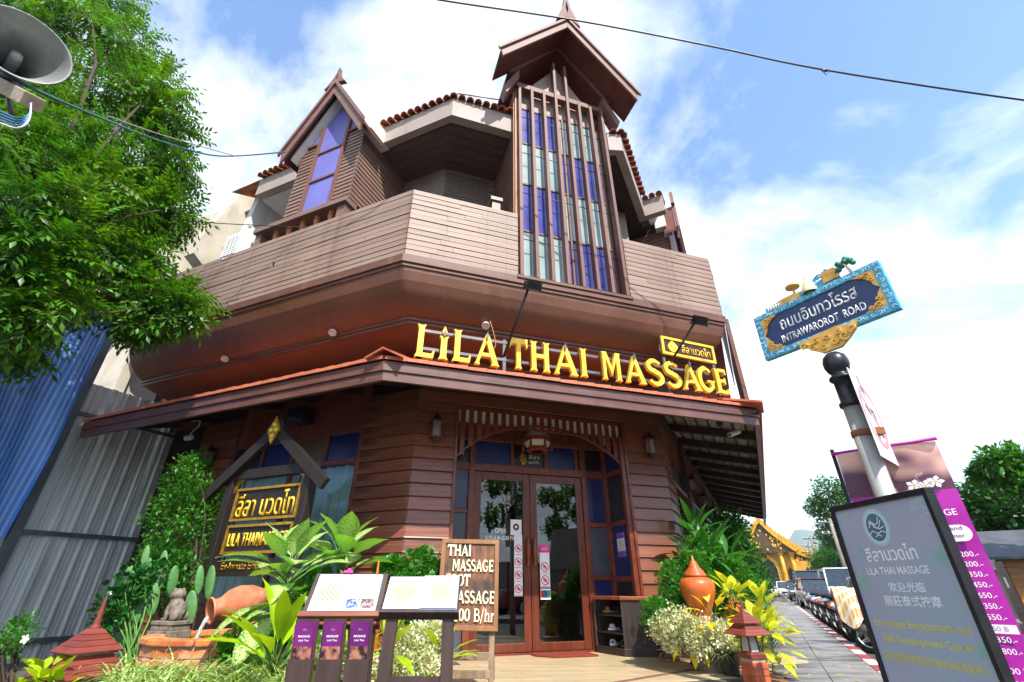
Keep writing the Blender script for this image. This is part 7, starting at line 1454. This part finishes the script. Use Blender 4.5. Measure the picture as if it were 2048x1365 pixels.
bm.add([B0 @ Vector((.61*i/nu, -1.9*j/nv, .012*math.sin(j*.35+i*.5)+.008*math.sin(i*1.1))) for j in range(nv+1) for i in range(nu+1)], [(j*(nu+1)+i, j*(nu+1)+i+1, (j+1)*(nu+1)+i+1, (j+1)*(nu+1)+i) for j in range(7, nv) for i in range(nu)], smooth=True); obj('cloth', bm, 'magenta', BN)
bm = MB(); bm.add([B0 @ Vector((.61*i/nu, -1.9*j/nv, .012*math.sin(j*.35+i*.5)+.008*math.sin(i*1.1))) for j in range(8) for i in range(nu+1)], [(j*(nu+1)+i, j*(nu+1)+i+1, (j+1)*(nu+1)+i+1, (j+1)*(nu+1)+i) for j in range(7) for i in range(nu)], smooth=True)
ph_ = obj('photo_print', bm, 'spaphoto', BN)
for fx_, fy_ in ((.40, -.29), (.52, -.28), (.46, -.3)):
    for k in range(5):
        a = 2*math.pi*k/5; obj('frangipani_petal', MB().add([B0 @ Vector((fx_+q*math.cos(w_)*1.2, fy_+q*math.sin(w_), .024)) for q, w_ in ((0, 0), (.03, a-.5), (.042, a), (.03, a+.5))], [(0,1,2,3)]), 'letterwhite', ph_)
    disc(B0, fx_, fy_, .008, .008, .0245, 'gold', ph_, 'flower_heart', 12)
obj('top_bar', MB().tube([B0 @ Vector((-.03, .01, 0)), B0 @ Vector((.625, .01, 0))], .012, 10), 'magenta', BN); obj('pole', MB().tube([B0 @ Vector((-.02, .05, -.02)), B0 @ Vector((-.02, -2.0, -.02))], .014, 8), 'black', BN)
def bt(t_, w_, h_, x_, y_, m_='letterwhite', z=.03): text(t_, w_, m_, BN, B0 @ TR(x_, y_, z), h=h_, ext=.001, align='R')
bt('LiLA THAI MASSAGE', .5, .04, .56, -.50)
pill = MB(); pill.prism([(.2, -.66), (.54, -.66)] + [(.54+.05*math.cos(a), -.61+.05*math.sin(a)) for a in [-math.pi/2+math.pi*i/8 for i in range(1, 8)]] + [(.54, -.56), (.2, -.56)], lambda a, b, t: B0 @ Vector((a, b, t)), .022, .0255); obj('pill_print', pill, 'letterwhite', BN)
bt('Employment and', .3, .032, .55, -.60, 'purple', .0265); bt('Development Center', .34, .032, .55, -.645, 'purple', .0265)
yy = -.75
for k, s_ in enumerate(('1 hr/200.-', '1 hr/200.-', '1 hr/350.-', '1 hr/450.-', '1.30 hr/650.-', '45 Mins/350.-', '1 hr/550.-')): bt(s_, .02*len(s_)*.85, .03, .575, yy - .058*k)
pw = MB().box(.26, .6, yy-.058*7-.012, yy-.058*7+.034, .024, .0262, M=B0); obj('white_patch', pw, 'letterwhite', BN); bt('350-550 B', .16, .026, .56, yy-.058*7, 'lavender', .027)
for k, s_ in enumerate(('1 hr/350.-', '300 - 800.-')): bt(s_, .02*len(s_)*.85, .03, .575, yy - .058*(8+k))
for k, s_ in enumerate(('1小时/200 铢', '1小时/200 铢', '1小时/350 铢', '1.30小时/650', '1小时/450 铢', '1小时/550 铢', '45分钟/350')): bt(s_, .25, .038, .59, yy - .62 - .062*k)
# ---------------------------------------------------------------- the street beyond
# scooters parked with their tails to the kerb
def scooter():
    t = thing('scooter', 'x', 'scooter', (0, 0, 0), 'motor scooters parked along the kerb'); ex = lambda w0, w1: (lambda a, b, tt: Vector((a, tt, b)))
    mp = lambda a, b, tt: Vector((a, tt, b))
    for x, nm in ((-.6, 'rear_wheel'), (.66, 'front_wheel')):
        RT = Matrix.Rotation(math.pi/2, 3, 'X'); w = obj(nm, MB().lathe((x, 0, .27), [(.19, -.045), (.24, -.055), (.27, -.035), (.278, 0), (.27, .035), (.24, .055), (.19, .045), (.19, -.045)], 28, M=RT), 'tyre', t)
        r = MB().lathe((x, 0, .27), [(.19, -.04), (.17, -.035), (.17, .035), (.19, .04)], 24, M=RT).lathe((x, 0, .27), [(0, -.05), (.05, -.05), (.05, .05), (0, .05)], 14, M=RT)
        for k in range(5): a = 2*math.pi*k/5; r.tube([(x+.04*math.cos(a), 0, .27+.04*math.sin(a)), (x+.175*math.cos(a), 0, .27+.175*math.sin(a))], .016, 6)
        obj('rim', r, 'galv', w)
    def slabp(name, pts, w, mat, bev=.03, y=0): return obj(name, MB().prism(pts, mp, y-w/2, y+w/2), mat, t, bevel=bev)
    slabp('tail_body', [(-.88, .62), (-.92, .72), (-.6, .78), (-.1, .72), (.1, .45), (.06, .34), (-.3, .36), (-.62, .52)], .27, 'bikebody', .05)
    slabp('seat', [(-.78, .78), (-.7, .86), (-.3, .84), (.05, .78), (.08, .7), (-.5, .76)], .26, 'seatblack', .03)
    slabp('floorboard', [(.02, .32), (.5, .32), (.5, .27), (.02, .24)], .3, 'seatblack', .015)
    slabp('leg_shield', [(.42, .28), (.62, .88), (.72, .86), (.55, .3)], .4, 'bikebody', .04); slabp('front_fender', [(.42, .48), (.56, .58), (.74, .58), (.92, .46), (.9, .42), (.7, .53), (.5, .48)], .14, 'bikebody', .03)
    slabp('rear_fender', [(-.95, .42), (-.9, .56), (-.6, .6), (-.5, .56), (-.8, .52), (-.9, .4)], .13, 'seatblack', .015); slabp('headset', [(.6, .86), (.5, .98), (.62, 1.04), (.76, .95), (.74, .86)], .24, 'bikebody', .04)
    obj('tail_light', MB().box(-.935, -.88, -.09, .09, .64, .71), 'tailred', t, bevel=.012); obj('headlight', MB().ball((.755, 0, .92), (.03, .08, .05)), 'frosted', t); obj('number_plate', MB().box(-.985, -.975, -.1, .1, .44, .57), 'whitepaint', t)
    obj('handlebar', MB().tube([(.5, -.34, 1.0), (.58, -.2, 1.02), (.6, 0, 1.0), (.58, .2, 1.02), (.5, .34, 1.0)], .016, 8), 'black', t)
    for y in (-1, 1): obj('mirror', MB().tube([(.56, y*.22, 1.02), (.6, y*.27, 1.16)], .006, 5).ball((.6, y*.29, 1.2), (.018, .065, .042)), 'black', t); obj('fork', MB().tube([(.66, y*.08, .27), (.58, y*.08, .62)], .018, 8), 'steelgrey', t); obj('indicator', MB().ball((-.9, y*.15, .66), (.03, .03, .025)), 'amber', t)
    obj('exhaust', MB().tube([(-.1, -.17, .3), (-.45, -.18, .3), (-.95, -.18, .42)], [.02, .045, .05], 10), 'steelgrey', t); obj('engine', MB().box(-.62, -.1, -.11, .13, .22, .4), 'black', t, bevel=.03); obj('stand', MB().tube([(-.15, .12, .3), (-.12, .22, .01)], .01, 5), 'steelgrey', t)
    return t
sc0 = scooter(); ang0 = math.atan2(Pn.y, Pn.x)
spots = ((11.6, 'bikeblack', 'black scooter under the checked cloth behind the grey signboard'), (12.75, 'bikesilver', 'silver scooter nearest of those fully seen'), (13.7, 'bikewhite', 'white scooter with the pale cowl, second in the row'), (14.6, 'bikered', 'red scooter third in the parked row'), (15.5, 'bikeblack', 'black scooter fourth in the parked row'), (16.5, 'bikeblue', 'bright blue scooter sixth in the parked row'), (17.5, 'bikesilver', 'silver grey scooter seventh in the parked row'), (18.5, 'bikered', 'red scooter eighth in the parked row'), (19.5, 'bikewhite', 'white scooter ninth in the parked row'), (20.6, 'bikeblack', 'black scooter tenth in the parked row'), (21.8, 'bikeblue', 'blue scooter eleventh in the parked row'), (23.2, 'bikesilver', 'silver scooter last in the parked row'))
for k, (l, c_, lab) in enumerate(spots):
    p = st(2.02+.05*(k % 2), l, -.128); M = Matrix.Translation(p) @ Matrix.Rotation(ang0 + math.radians(-12+5*(k % 3)), 4, 'Z') @ Matrix.Rotation(math.radians(-6), 4, 'X')
    copy_tree(sc0, M, lab, None, {'bikebody': c_})
for ch in list(kids(sc0)):
    for g_ in list(kids(ch)): bpy.data.objects.remove(g_)
    bpy.data.objects.remove(ch)
bpy.data.objects.remove(sc0)
def helmet(p, a, mat, label):
    t = thing('helmet', label, 'helmet', p, 'helmets on the scooters'); R = Matrix.Rotation(a, 3, 'Z'); p = Vector(p)
    m = MB(); m.lathe(p, [(.125, -.06), (.14, 0), (.135, .05), (.105, .1), (.06, .13), (0, .14)], 18); obj('shell', m, mat, t)
    obj('visor', MB().lathe(p + R @ Vector((.03, 0, 0)), [(.118, -.03), (.128, .02), (.122, .05)], 18), 'winglass', t); obj('strap', MB().tube([p+R @ Vector((0, .11, -.05)), p+R @ Vector((.02, .02, -.15)), p+R @ Vector((0, -.11, -.05))], .008, 5), 'black', t)
helmet(st(2.45, 12.1, 1.05), .2, 'pinkhelmet', 'pink helmet beside the checked cloth'); helmet(st(2.3, 13.75, 1.0), .1, 'bikewhite', 'white helmet on the white scooter'); helmet(st(2.25, 14.7, .98), .1, 'black', 'black helmet on the red scooter'); helmet(st(2.2, 16.4, .98), .1, 'bikesilver', 'grey helmet on the blue scooter')
# checked cloth thrown over a scooter
cl_ = MB(); nu, nv = 14, 18; vs = []
for j in range(nv+1):
    for i in range(nu+1):
        u, v = i/nu - .5, j/nv; x = .1 + (v-.25)*1.0; ztop = .86 - .0*v; y = u*.9; z = .93 - 1.5*max(abs(u)-.14, 0)*(1+.2*math.sin(v*9)) - .55*max(v-.72, 0) + .02*math.sin(v*14+u*9)
        y = math.copysign(min(abs(y), .17+.06*math.sin(v*7+3)**2), y); p = st(0, 0) + Pn*(2.0-.95+v*.95) + Pu*(11.75+y*1.15) + Vector((0, 0, z*.98)); vs.append(p)
cl_.add(vs, [(j*(nu+1)+i, j*(nu+1)+i+1, (j+1)*(nu+1)+i+1, (j+1)*(nu+1)+i) for j in range(nv) for i in range(nu)], smooth=True); tag(obj('checked_cloth', cl_, 'plaid'), 'yellow and pink checked cloth draped over the half hidden scooter', 'cloth')
# cars
def car(h=1.46, L=4.3, W=1.72, van=False):
    t = thing('parked_car', 'x', 'car', (0, 0, 0), 'cars parked along the street'); g = .28; bl = .82 if not van else 1.0; mp = lambda a, b, tt: Vector((a, tt, b)); hw = W/2
    obj('body', MB().prism([(L/2-.05, g), (L/2, .5), (L/2-.08, bl-.1), (L/2-(1.0 if not van else .5), bl+.04), (-L/2+.1, bl+.06), (-L/2, .7), (-L/2+.03, g)], mp, -hw, hw), 'carbody', t, bevel=.09)
    f0, f1 = (L/2-1.0, L/2-1.75) if not van else (L/2-.5, L/2-1.1); r0 = -L/2+(.55 if not van else .12); rb = -L/2+.08
    m = MB(); q = .16
    lo = [(f0, -hw+.06), (f0, hw-.06), (rb, hw-.06), (rb, -hw+.06)]; hi = [(f1, -hw+q), (f1, hw-q), (r0, hw-q), (r0, -hw+q)]
    m.add([(x, y, bl+.02) for x, y in lo] + [(x, y, h-.06) for x, y in hi], [(0,1,5,4), (1,2,6,5), (2,3,7,6), (3,0,4,7)]); obj('windows', m, 'carglass', t)
    obj('roof', MB().box(r0-.04, f1+.06, -hw+q-.03, hw-q+.03, h-.08, h), 'carbody', t, bevel=.05)
    for (a, b) in ((lo[0], hi[0]), (lo[1], hi[1]), (lo[2], hi[2]), (lo[3], hi[3])): obj('pillar', MB().tube([(a[0], a[1], bl), (b[0], b[1], h-.05)], .045, 6), 'carbody', t)
    RT = Matrix.Rotation(math.pi/2, 3, 'X')
    for x in (L/2-.85, -L/2+.8):
        for y in (-1, 1):
            w = obj('wheel', MB().lathe((x, y*(hw-.08), .31), [(.0, -.1), (.29, -.1), (.31, -.07), (.31, .07), (.29, .1), (0, .1)], 22, M=RT), 'tyre', t); obj('rim', MB().lathe((x, y*(hw-.08), .31), [(.0, .11*-y), (.18, .11*-y), (.2, .1*-y)], 16, M=RT), 'galv', w)
    for y in (-1, 1):
        obj('headlight', MB().ball((L/2-.1, y*(hw-.28), .66), (.1, .2, .09)), 'frosted', t); obj('mirror', MB().ball((f0-.25, y*(hw+.1), bl+.1), (.06, .1, .07)), 'carbody', t); obj('tail_light', MB().box(-L/2-.01, -L/2+.05, y*(hw-.2)-.1, y*(hw-.2)+.1, .65, .85), 'tailred', t)
    obj('grille', MB().box(L/2-.04, L/2+.005, -.5, .5, .42, .6), 'black', t, bevel=.02); obj('number_plate', MB().box(L/2+.006, L/2+.012, -.2, .2, .34, .44), 'whitepaint', t); return t
def place_car(proto, n_, l, a, c_, lab): return copy_tree(proto, Matrix.Translation(st(n_, l, -.128)) @ Matrix.Rotation(math.atan2(-Pu.y, -Pu.x) + a, 4, 'Z'), lab, None, {'carbody': c_})
c1_, c2_ = car(), car(1.95, 4.7, 1.8, True)
place_car(c1_, 2.3, 33, .05, 'carmaroon', 'dark maroon car parked just beyond the scooters'); place_car(c1_, 4.3, 29, .0, 'bikewhite', 'white car beside the row of scooters'); place_car(c2_, 2.4, 39, 0, 'carteal', 'tall dark teal van in the parked row'); place_car(c1_, 2.1, 49, 0, 'cardark', 'dark grey hatchback parked near the temple'); place_car(c1_, 1.4, 58, 0, 'bikewhite', 'white hatchback farthest along, before the temple door'); 
place_car(c2_, 3.6, 34, 0, 'bikewhite', 'white van with windscreen above the scooters')
copy_tree(c2_, Matrix.Translation((10.2, -5.0, -.128)) @ Matrix.Rotation(.1, 4, 'Z'), 'red van across the road, mirrored in the glass doors', None, {'carbody': 'bikered'})
for q in (c1_, c2_):
    for ch in list(kids(q)):
        for g_ in list(kids(ch)): bpy.data.objects.remove(g_)
        bpy.data.objects.remove(ch)
    bpy.data.objects.remove(q)
# gilded temple at the end of the street
TD = 76.0; tc_ = at(1551, 1185, TD); tn = Vector((-tc_.x, -tc_.y, 0)).normalized(); tr_ = Vector((-tn.y, tn.x, 0)); FT_ = Frame(tc_.x, tc_.y, (tr_.x, tr_.y), (tn.x, tn.y))
if FT_.u.x < 0: FT_.u = -FT_.u
TP = thing('temple', 'gilded temple hall with tiered gables at the end of the street', 'temple', (tc_.x, tc_.y, 0))
TZ = lambda a, b, t: FT_(a, t, b)
obj('steps', MB().fbox(FT_, -5, 5, -1, 2, -.2, .5).fbox(FT_, -4, 4, 2, 3, -.2, .25), 'whitepaint', TP)
obj('hall', MB().fbox(FT_, -6.5, 6.5, -14, -1.0, -.2, 4.2), 'goldwall', TP); obj('porch_wall', MB().fbox(FT_, -3.6, 3.6, -1.0, -.2, .4, 5.6), 'goldwall', TP)
for s in (-3.3, -1.9, 1.9, 3.3): obj('column', MB().tube([FT_(s, .4, .4), FT_(s, .4, 5.4)], .28, 14).lathe(FT_(s, .4, 0), [(.45, .4), (.42, .7), (.3, .8)], 14).lathe(FT_(s, .4, 0), [(.3, 4.9), (.42, 5.2), (.45, 5.5)], 14), 'templegold', TP)
dw = MB().prism([(-.95, .4), (.95, .4), (.95, 3.2), (.7, 3.9), (0, 4.5), (-.7, 3.9), (-.95, 3.2)], TZ, -.2, -.1); obj('doorway', dw, 'black', TP)
da = MB(); da.strip([(-1.2, .4), (-1.2, 3.2), (-.9, 4.1), (0, 5.0), (.9, 4.1), (1.2, 3.2), (1.2, .4)], .4, TZ, -.2, .1); obj('door_arch', da, 'templegold', TP)
for s in (-2.7, 2.7, -5, 5): obj('window', MB().prism([(s-.4, 1.2), (s+.4, 1.2), (s+.4, 2.8), (s, 3.4), (s-.4, 2.8)], TZ, -.98, -.12 if abs(s) < 3 else -.9), 'black', TP); 
def tgable(hw, z0, za, o, back, mat='templetile'):
    for sg in (-1, 1):
        path = [(0, za), (sg*hw*.3, za-(za-z0)*.38), (sg*hw*.65, za-(za-z0)*.72), (sg*hw, z0)]
        rf = MB()
        for i in range(3):
            a, b = path[i], path[i+1]; rf.hexa([FT_(a[0], o, a[1]), FT_(b[0], o, b[1]), FT_(b[0], back, b[1]), FT_(a[0], back, a[1]), FT_(a[0], o, a[1]+.15), FT_(b[0], o, b[1]+.15), FT_(b[0], back, b[1]+.15), FT_(a[0], back, a[1]+.15)])
        r_ = obj('roof', rf, mat, TP); bg = MB(); bg.strip(path, .42, TZ, o, o+.2)
        nn2 = 12
        for k in range(nn2):
            tt = (k+.5)/nn2*3; i = min(int(tt), 2); f_ = tt-i; a, b = path[i], path[i+1]; x, z = a[0]+(b[0]-a[0])*f_, a[1]+(b[1]-a[1])*f_; bg.prism([(x-.16, z+.15), (x+.16, z+.15), (x+sg*.1, z+.62)], TZ, o+.02, o+.16)
        obj('serrated_barge', bg, 'templegold', r_)
        e = path[-1]; hk = MB(); hk.strip([(e[0]-sg*.3, e[1]), (e[0]+sg*.3, e[1]+.05), (e[0]+sg*.65, e[1]+.5), (e[0]+sg*.5, e[1]+1.1)], [.4, .35, .25, .08], TZ, o, o+.2); obj('eave_hook', hk, 'templegold', r_)
    fn = MB(); fn.strip([(0, za), (.0, za+.5), (.12, za+1.1), (-.05, za+1.7)], [.4, .25, .15, .05], TZ, o, o+.16); obj('finial', fn, 'templegold', TP)
    obj('pediment', MB().prism([(-hw*.94, z0), (hw*.94, z0), (hw*.6, za-(za-z0)*.75), (0, za-.2), (-hw*.6, za-(za-z0)*.75)], TZ, o-.3, o-.1), 'templedark', TP)
    for k in range(34):
        a = random.uniform(-.6, .6); zz = z0+.4+(za-z0)*.6*random.random()*(1-abs(a)); obj('gilt_relief', MB().ball(FT_(a*hw*.9, o-.1, zz), (.16, .12, .2), 8, 6), 'templegold', TP)
tgable(4.3, 5.3, 9.9, 1.0, -3); tgable(5.8, 5.2, 10.4, -2.5, -9); tgable(8.6, 3.6, 7.6, -1.4, -12)
# frontage buildings, trees, poles
def fartree(label, pts, mat='farleaf', per=-900, size=(2.2, 4.0), tr=.22, tpl=ROUND):
    bl = [blob(*p) for p in pts]; cx_ = sum(b[0] for b in bl)/len(bl); cy_ = sum(b[1] for b in bl)/len(bl); cz = min(b[2] for b in bl); return tree('roadside_tree', label, (cx_, cy_, -.1), (cx_, cy_, cz), bl, tpl, per, mat, size, 'trees along the far side of the street', tr, 0, .2)
fartree('tall feathery tree rising over the street poles', [(1655, 985, 46, 1.7), (1635, 1015, 47, 1.3), (1670, 1030, 46, 1.8), (1690, 990, 46, 1.5), (1660, 1070, 47, 1.6), (1690, 1080, 46, 1.6), (1700, 1040, 45, 1.6), (1720, 1000, 45, 1.6)])
fartree('low bright green tree behind the utility poles', [(1650, 1115, 52, 1.4), (1670, 1125, 50, 1.4), (1640, 1130, 54, 1.2), (1685, 1130, 50, 1.3), (1665, 1095, 52, 1.2)], 'shrubgreen')
fartree('leafy tree at the right edge above the bushes', [(1985, 925, 12, .4), (2020, 915, 12, .45), (1960, 950, 12.5, .3), (2050, 930, 12, .5), (2000, 950, 12.2, .4), (2040, 970, 12, .45), (2080, 950, 12, .6)], 'shrubgreen', -420, (2.6, 4.4), .12, SMALL)
fartree('dense dark bush behind the wooden kiosk', [(1950, 1000, 17, .8), (1990, 1010, 17, .9), (1965, 1050, 17, .8), (2010, 1040, 16.5, .9), (2050, 1020, 16, 1.0), (1935, 1030, 18, .6), (2040, 1060, 16.5, .8)], 'hedgegreen', -800, (1.6, 2.8))
fartree('distant green trees beside the temple roofs', [(1625, 1135, 95, 2.2), (1610, 1140, 100, 2.0), (1700, 1150, 80, 2.2), (1720, 1130, 70, 2.5), (1745, 1110, 60, 2.5)], 'farleaf', -500, (4, 7))
def upole(u0, v0, D, H, lab, arms=2):
    p = at(u0, v0, D); p.z = -.1; t = thing('utility_pole', lab, 'utility pole', p, 'utility poles along the street'); obj('post', MB().tube([p, p+Vector((0, 0, H))], [.17, .12], 10), 'concrete', t)
    for k in range(arms):
        z = H-.3-.9*k; d_ = Pn*.9; obj('crossarm', MB().tube([p-d_+Vector((0, 0, z)), p+d_+Vector((0, 0, z))], .06, 5), 'concrete', t)
        for f_ in (-.9, -.4, .4, .9): obj('insulator', MB().lathe(p+d_*f_+Vector((0, 0, z+.05)), [(.05, 0), (.07, .06), (.04, .12), (0, .16)], 8), 'whitepaint', t)
    obj('transformer', MB().tube([p+Pn*.35+Vector((0, 0, H-2.6)), p+Pn*.35+Vector((0, 0, H-1.8))], .22, 10), 'steelgrey', t); return p+Vector((0, 0, H-.2))
q1 = upole(1694, 1150, 42, 6.2, 'leaning concrete utility pole nearest the grey signboard'); q2 = upole(1643, 1150, 60, 6.4, 'concrete utility pole before the low green tree'); q3 = upole(1634, 1150, 74, 6.6, 'farthest concrete utility pole beside the temple')
for k in range(3):
    o_ = Pn*(.9-.6*k); wire('street_wire', [q1+o_, q2+o_], .02, 'black', ['outer', 'middle', 'inner'][k] + ' wire between the two nearer utility poles', .6, group='street wires'); wire('street_wire', [q2+o_, q3+o_], .02, 'black', ['outer', 'middle', 'inner'][k] + ' wire between the two farther utility poles', .5, group='street wires')
KS_ = thing('wooden_kiosk', 'small wooden kiosk with a lean-to metal roof at the right edge', 'kiosk', (13.9, 13.4, -.1)); MK = Matrix.Translation((14.1, 13.3, .0)) @ Matrix.Rotation(math.radians(-35), 4, 'Z')
for k in range(9): obj('plank', MB().box(-.9, .9, -.62, -.6, .1+.16*k, .255+.16*k, M=MK), 'kioskwood', KS_); obj('plank', MB().box(-.92, -.9, -.6, .6, .1+.16*k, .255+.16*k, M=MK), 'kioskdark', KS_)
obj('back_wall', MB().box(-.88, .9, .5, .6, .0, 1.6, M=MK), 'kioskdark', KS_); obj('roof', MB().prism([(-.95, 1.55), (.85, 2.3), (.85, 2.36), (-.95, 1.61)], lambda a, b, t: MK @ Vector((t, a, b)), -1.2, 1.2), 'steelroof', KS_); obj('notice', MB().box(-.925, -.922, -.1, .2, .9, 1.15, M=MK), 'whitepaint', KS_)
for x in (-.85, .85): obj('leg', MB().box(x-.05, x+.05, -.58, -.48, -.13, .1, M=MK), 'kioskdark', KS_)
def fblock(name, lab, n0, n1, l0, l1, h, mat, roofm, nw):
    t = thing(name, lab, 'building', st((n0+n1)/2, (l0+l1)/2)); M = Matrix.Identity(4); M.col[0] = (*Pu, 0); M.col[1] = (*Pn, 0); obj('wall', MB().box(l0, l1, n0, n1, -.15, h, M=M), mat, t)
    obj('roof', MB().prism([(n0-.4, h), (n1+.4, h), ((n0+n1)/2, h+1.4)], lambda a, b, tt: M @ Vector((tt, a, b)), l0-.3, l1+.3), roofm, t)
    for k in range(nw):
        a = l0+.8+(l1-l0-1.6)*k/max(nw-1, 1); w = obj('window', MB().box(a-.5, a+.5, n0-.05, n0+.02, 1.0, 2.2, M=M), 'carglass', t); obj('window_frame', MB().box(a-.56, a-.5, n0-.08, n0+.02, .95, 2.25, M=M).box(a+.5, a+.56, n0-.08, n0+.02, .95, 2.25, M=M), 'whitepaint', w)
        w = obj('window', MB().box(l0-.05, l0+.02, n0+1.0+1.6*k, n0+2.0+1.6*k, 1.0, 2.2, M=M), 'carglass', t) if n0+2.0+1.6*k < n1 else None
fblock('street_house', 'pale house with red roof beyond the low green tree', 7.5, 14, 86, 98, 4.2, 'whitepaint', 'terracotta', 4); fblock('street_house', 'white house with red roof beside the temple', 5.5, 11, 104, 116, 5.0, 'whitepaint', 'terracotta', 3); fblock('garden_wall', 'low pale wall behind the wooden kiosk', 8.6, 9.0, 2, 60, 1.5, 'plaster', 'plaster', 0)
# white building of several floors behind the hedge
WB = thing('white_building', 'streaked white building beyond the end of the right awning', 'building', FR(17, -1, 0)); obj('wall', MB().fbox(FR, 14, 22, -4, -.1, 0, 7.5), 'white', WB)
for k in range(3):
    w = obj('window', MB().fbox(FR, 14.8+2.4*k, 16.2+2.4*k, -.1, -.06, 3.9, 5.2), 'carglass', WB); obj('sill', MB().fbox(FR, 14.7+2.4*k, 16.3+2.4*k, -.1, .1, 3.8, 3.9), 'white', w)
obj('ledge', MB().fbox(FR, 14, 22, -.1, .25, 3.3, 3.5), 'white', WB)
# mountain behind the town
m = MB(); nx, ny = 90, 14; vs = []
for j in range(ny+1):
    for i in range(nx+1):
        a = math.radians(8+62*i/nx); r = 2300+110*j; b = 8+62*i/nx; ridge = 255*math.exp(-((b-31.0)/6.0)**2) + 150*math.exp(-((b-43)/8)**2) + 90*math.exp(-((b-22)/5)**2) + 18*math.sin(b*1.9)+9*math.sin(b*5.3)
        h = ridge*math.sin(math.pi*.5*min(j/9, 1)) + 8*math.sin(i*.9+j*1.7)*j/ny; vs.append((r*math.sin(a), r*math.cos(a), max(h, -.2) if j else -2))
m.add(vs, [(j*(nx+1)+i, j*(nx+1)+i+1, (j+1)*(nx+1)+i+1, (j+1)*(nx+1)+i) for j in range(ny) for i in range(nx)], smooth=True); tag(obj('mountain', m, 'forest'), kind='structure')
# trees and a far pavement across the road behind the camera (seen in the glass)
sheet('pavement', [Vector((-40, -14, .0)), Vector((40, -14, .0)), Vector((40, -9, .0)), Vector((-40, -9, .0))], 'slabstone', z0=-.17)
for k, (x, y, r, h) in enumerate(((3.5, -11.5, 1.5, 5.2), (8.4, -10.8, 1.5, 5.2), (12.6, -10.5, 1.6, 5.6), (17.0, -11.0, 1.4, 5.6))):
    bl = [(x+r*.7*math.cos(a*1.9+k), y+r*.7*math.sin(a*1.9+k), h-1.6+.55*a, r*.6, r*.6, r*.5) for a in range(6)]
    tree('roadside_tree', ['bushy tree behind the viewer across the road, first of four', 'bushy tree across the road mirrored in the left door', 'bushy tree across the road mirrored in the right door', 'bushy tree behind the viewer across the road, last of four'][k], (x, y, 0), (x, y, h-1.4), bl, ROUND, -520, 'treeleaf', (1.8, 3.2), 'trees across the road', .14, 0, .2)

# pale air between the shop and the mountain
hz = MB().box(-4200, 4200, -4200, 4200, -1.2, 330); hm_ = bpy.data.materials.new('haze'); hm_.use_nodes = True; MAT['haze'] = hm_; hm_.node_tree.nodes.clear()
_o = N(hm_.node_tree, 'ShaderNodeOutputMaterial'); _v = N(hm_.node_tree, 'ShaderNodeVolumePrincipled'); _v.inputs['Color'].default_value = (.78, .88, 1.0, 1); _v.inputs['Density'].default_value = .00026; hm_.node_tree.links.new(_v.outputs[0], _o.inputs['Volume'])
tag(obj('haze', hz, 'haze'), 'pale blue haze over the distant mountain', 'haze', kind='stuff')
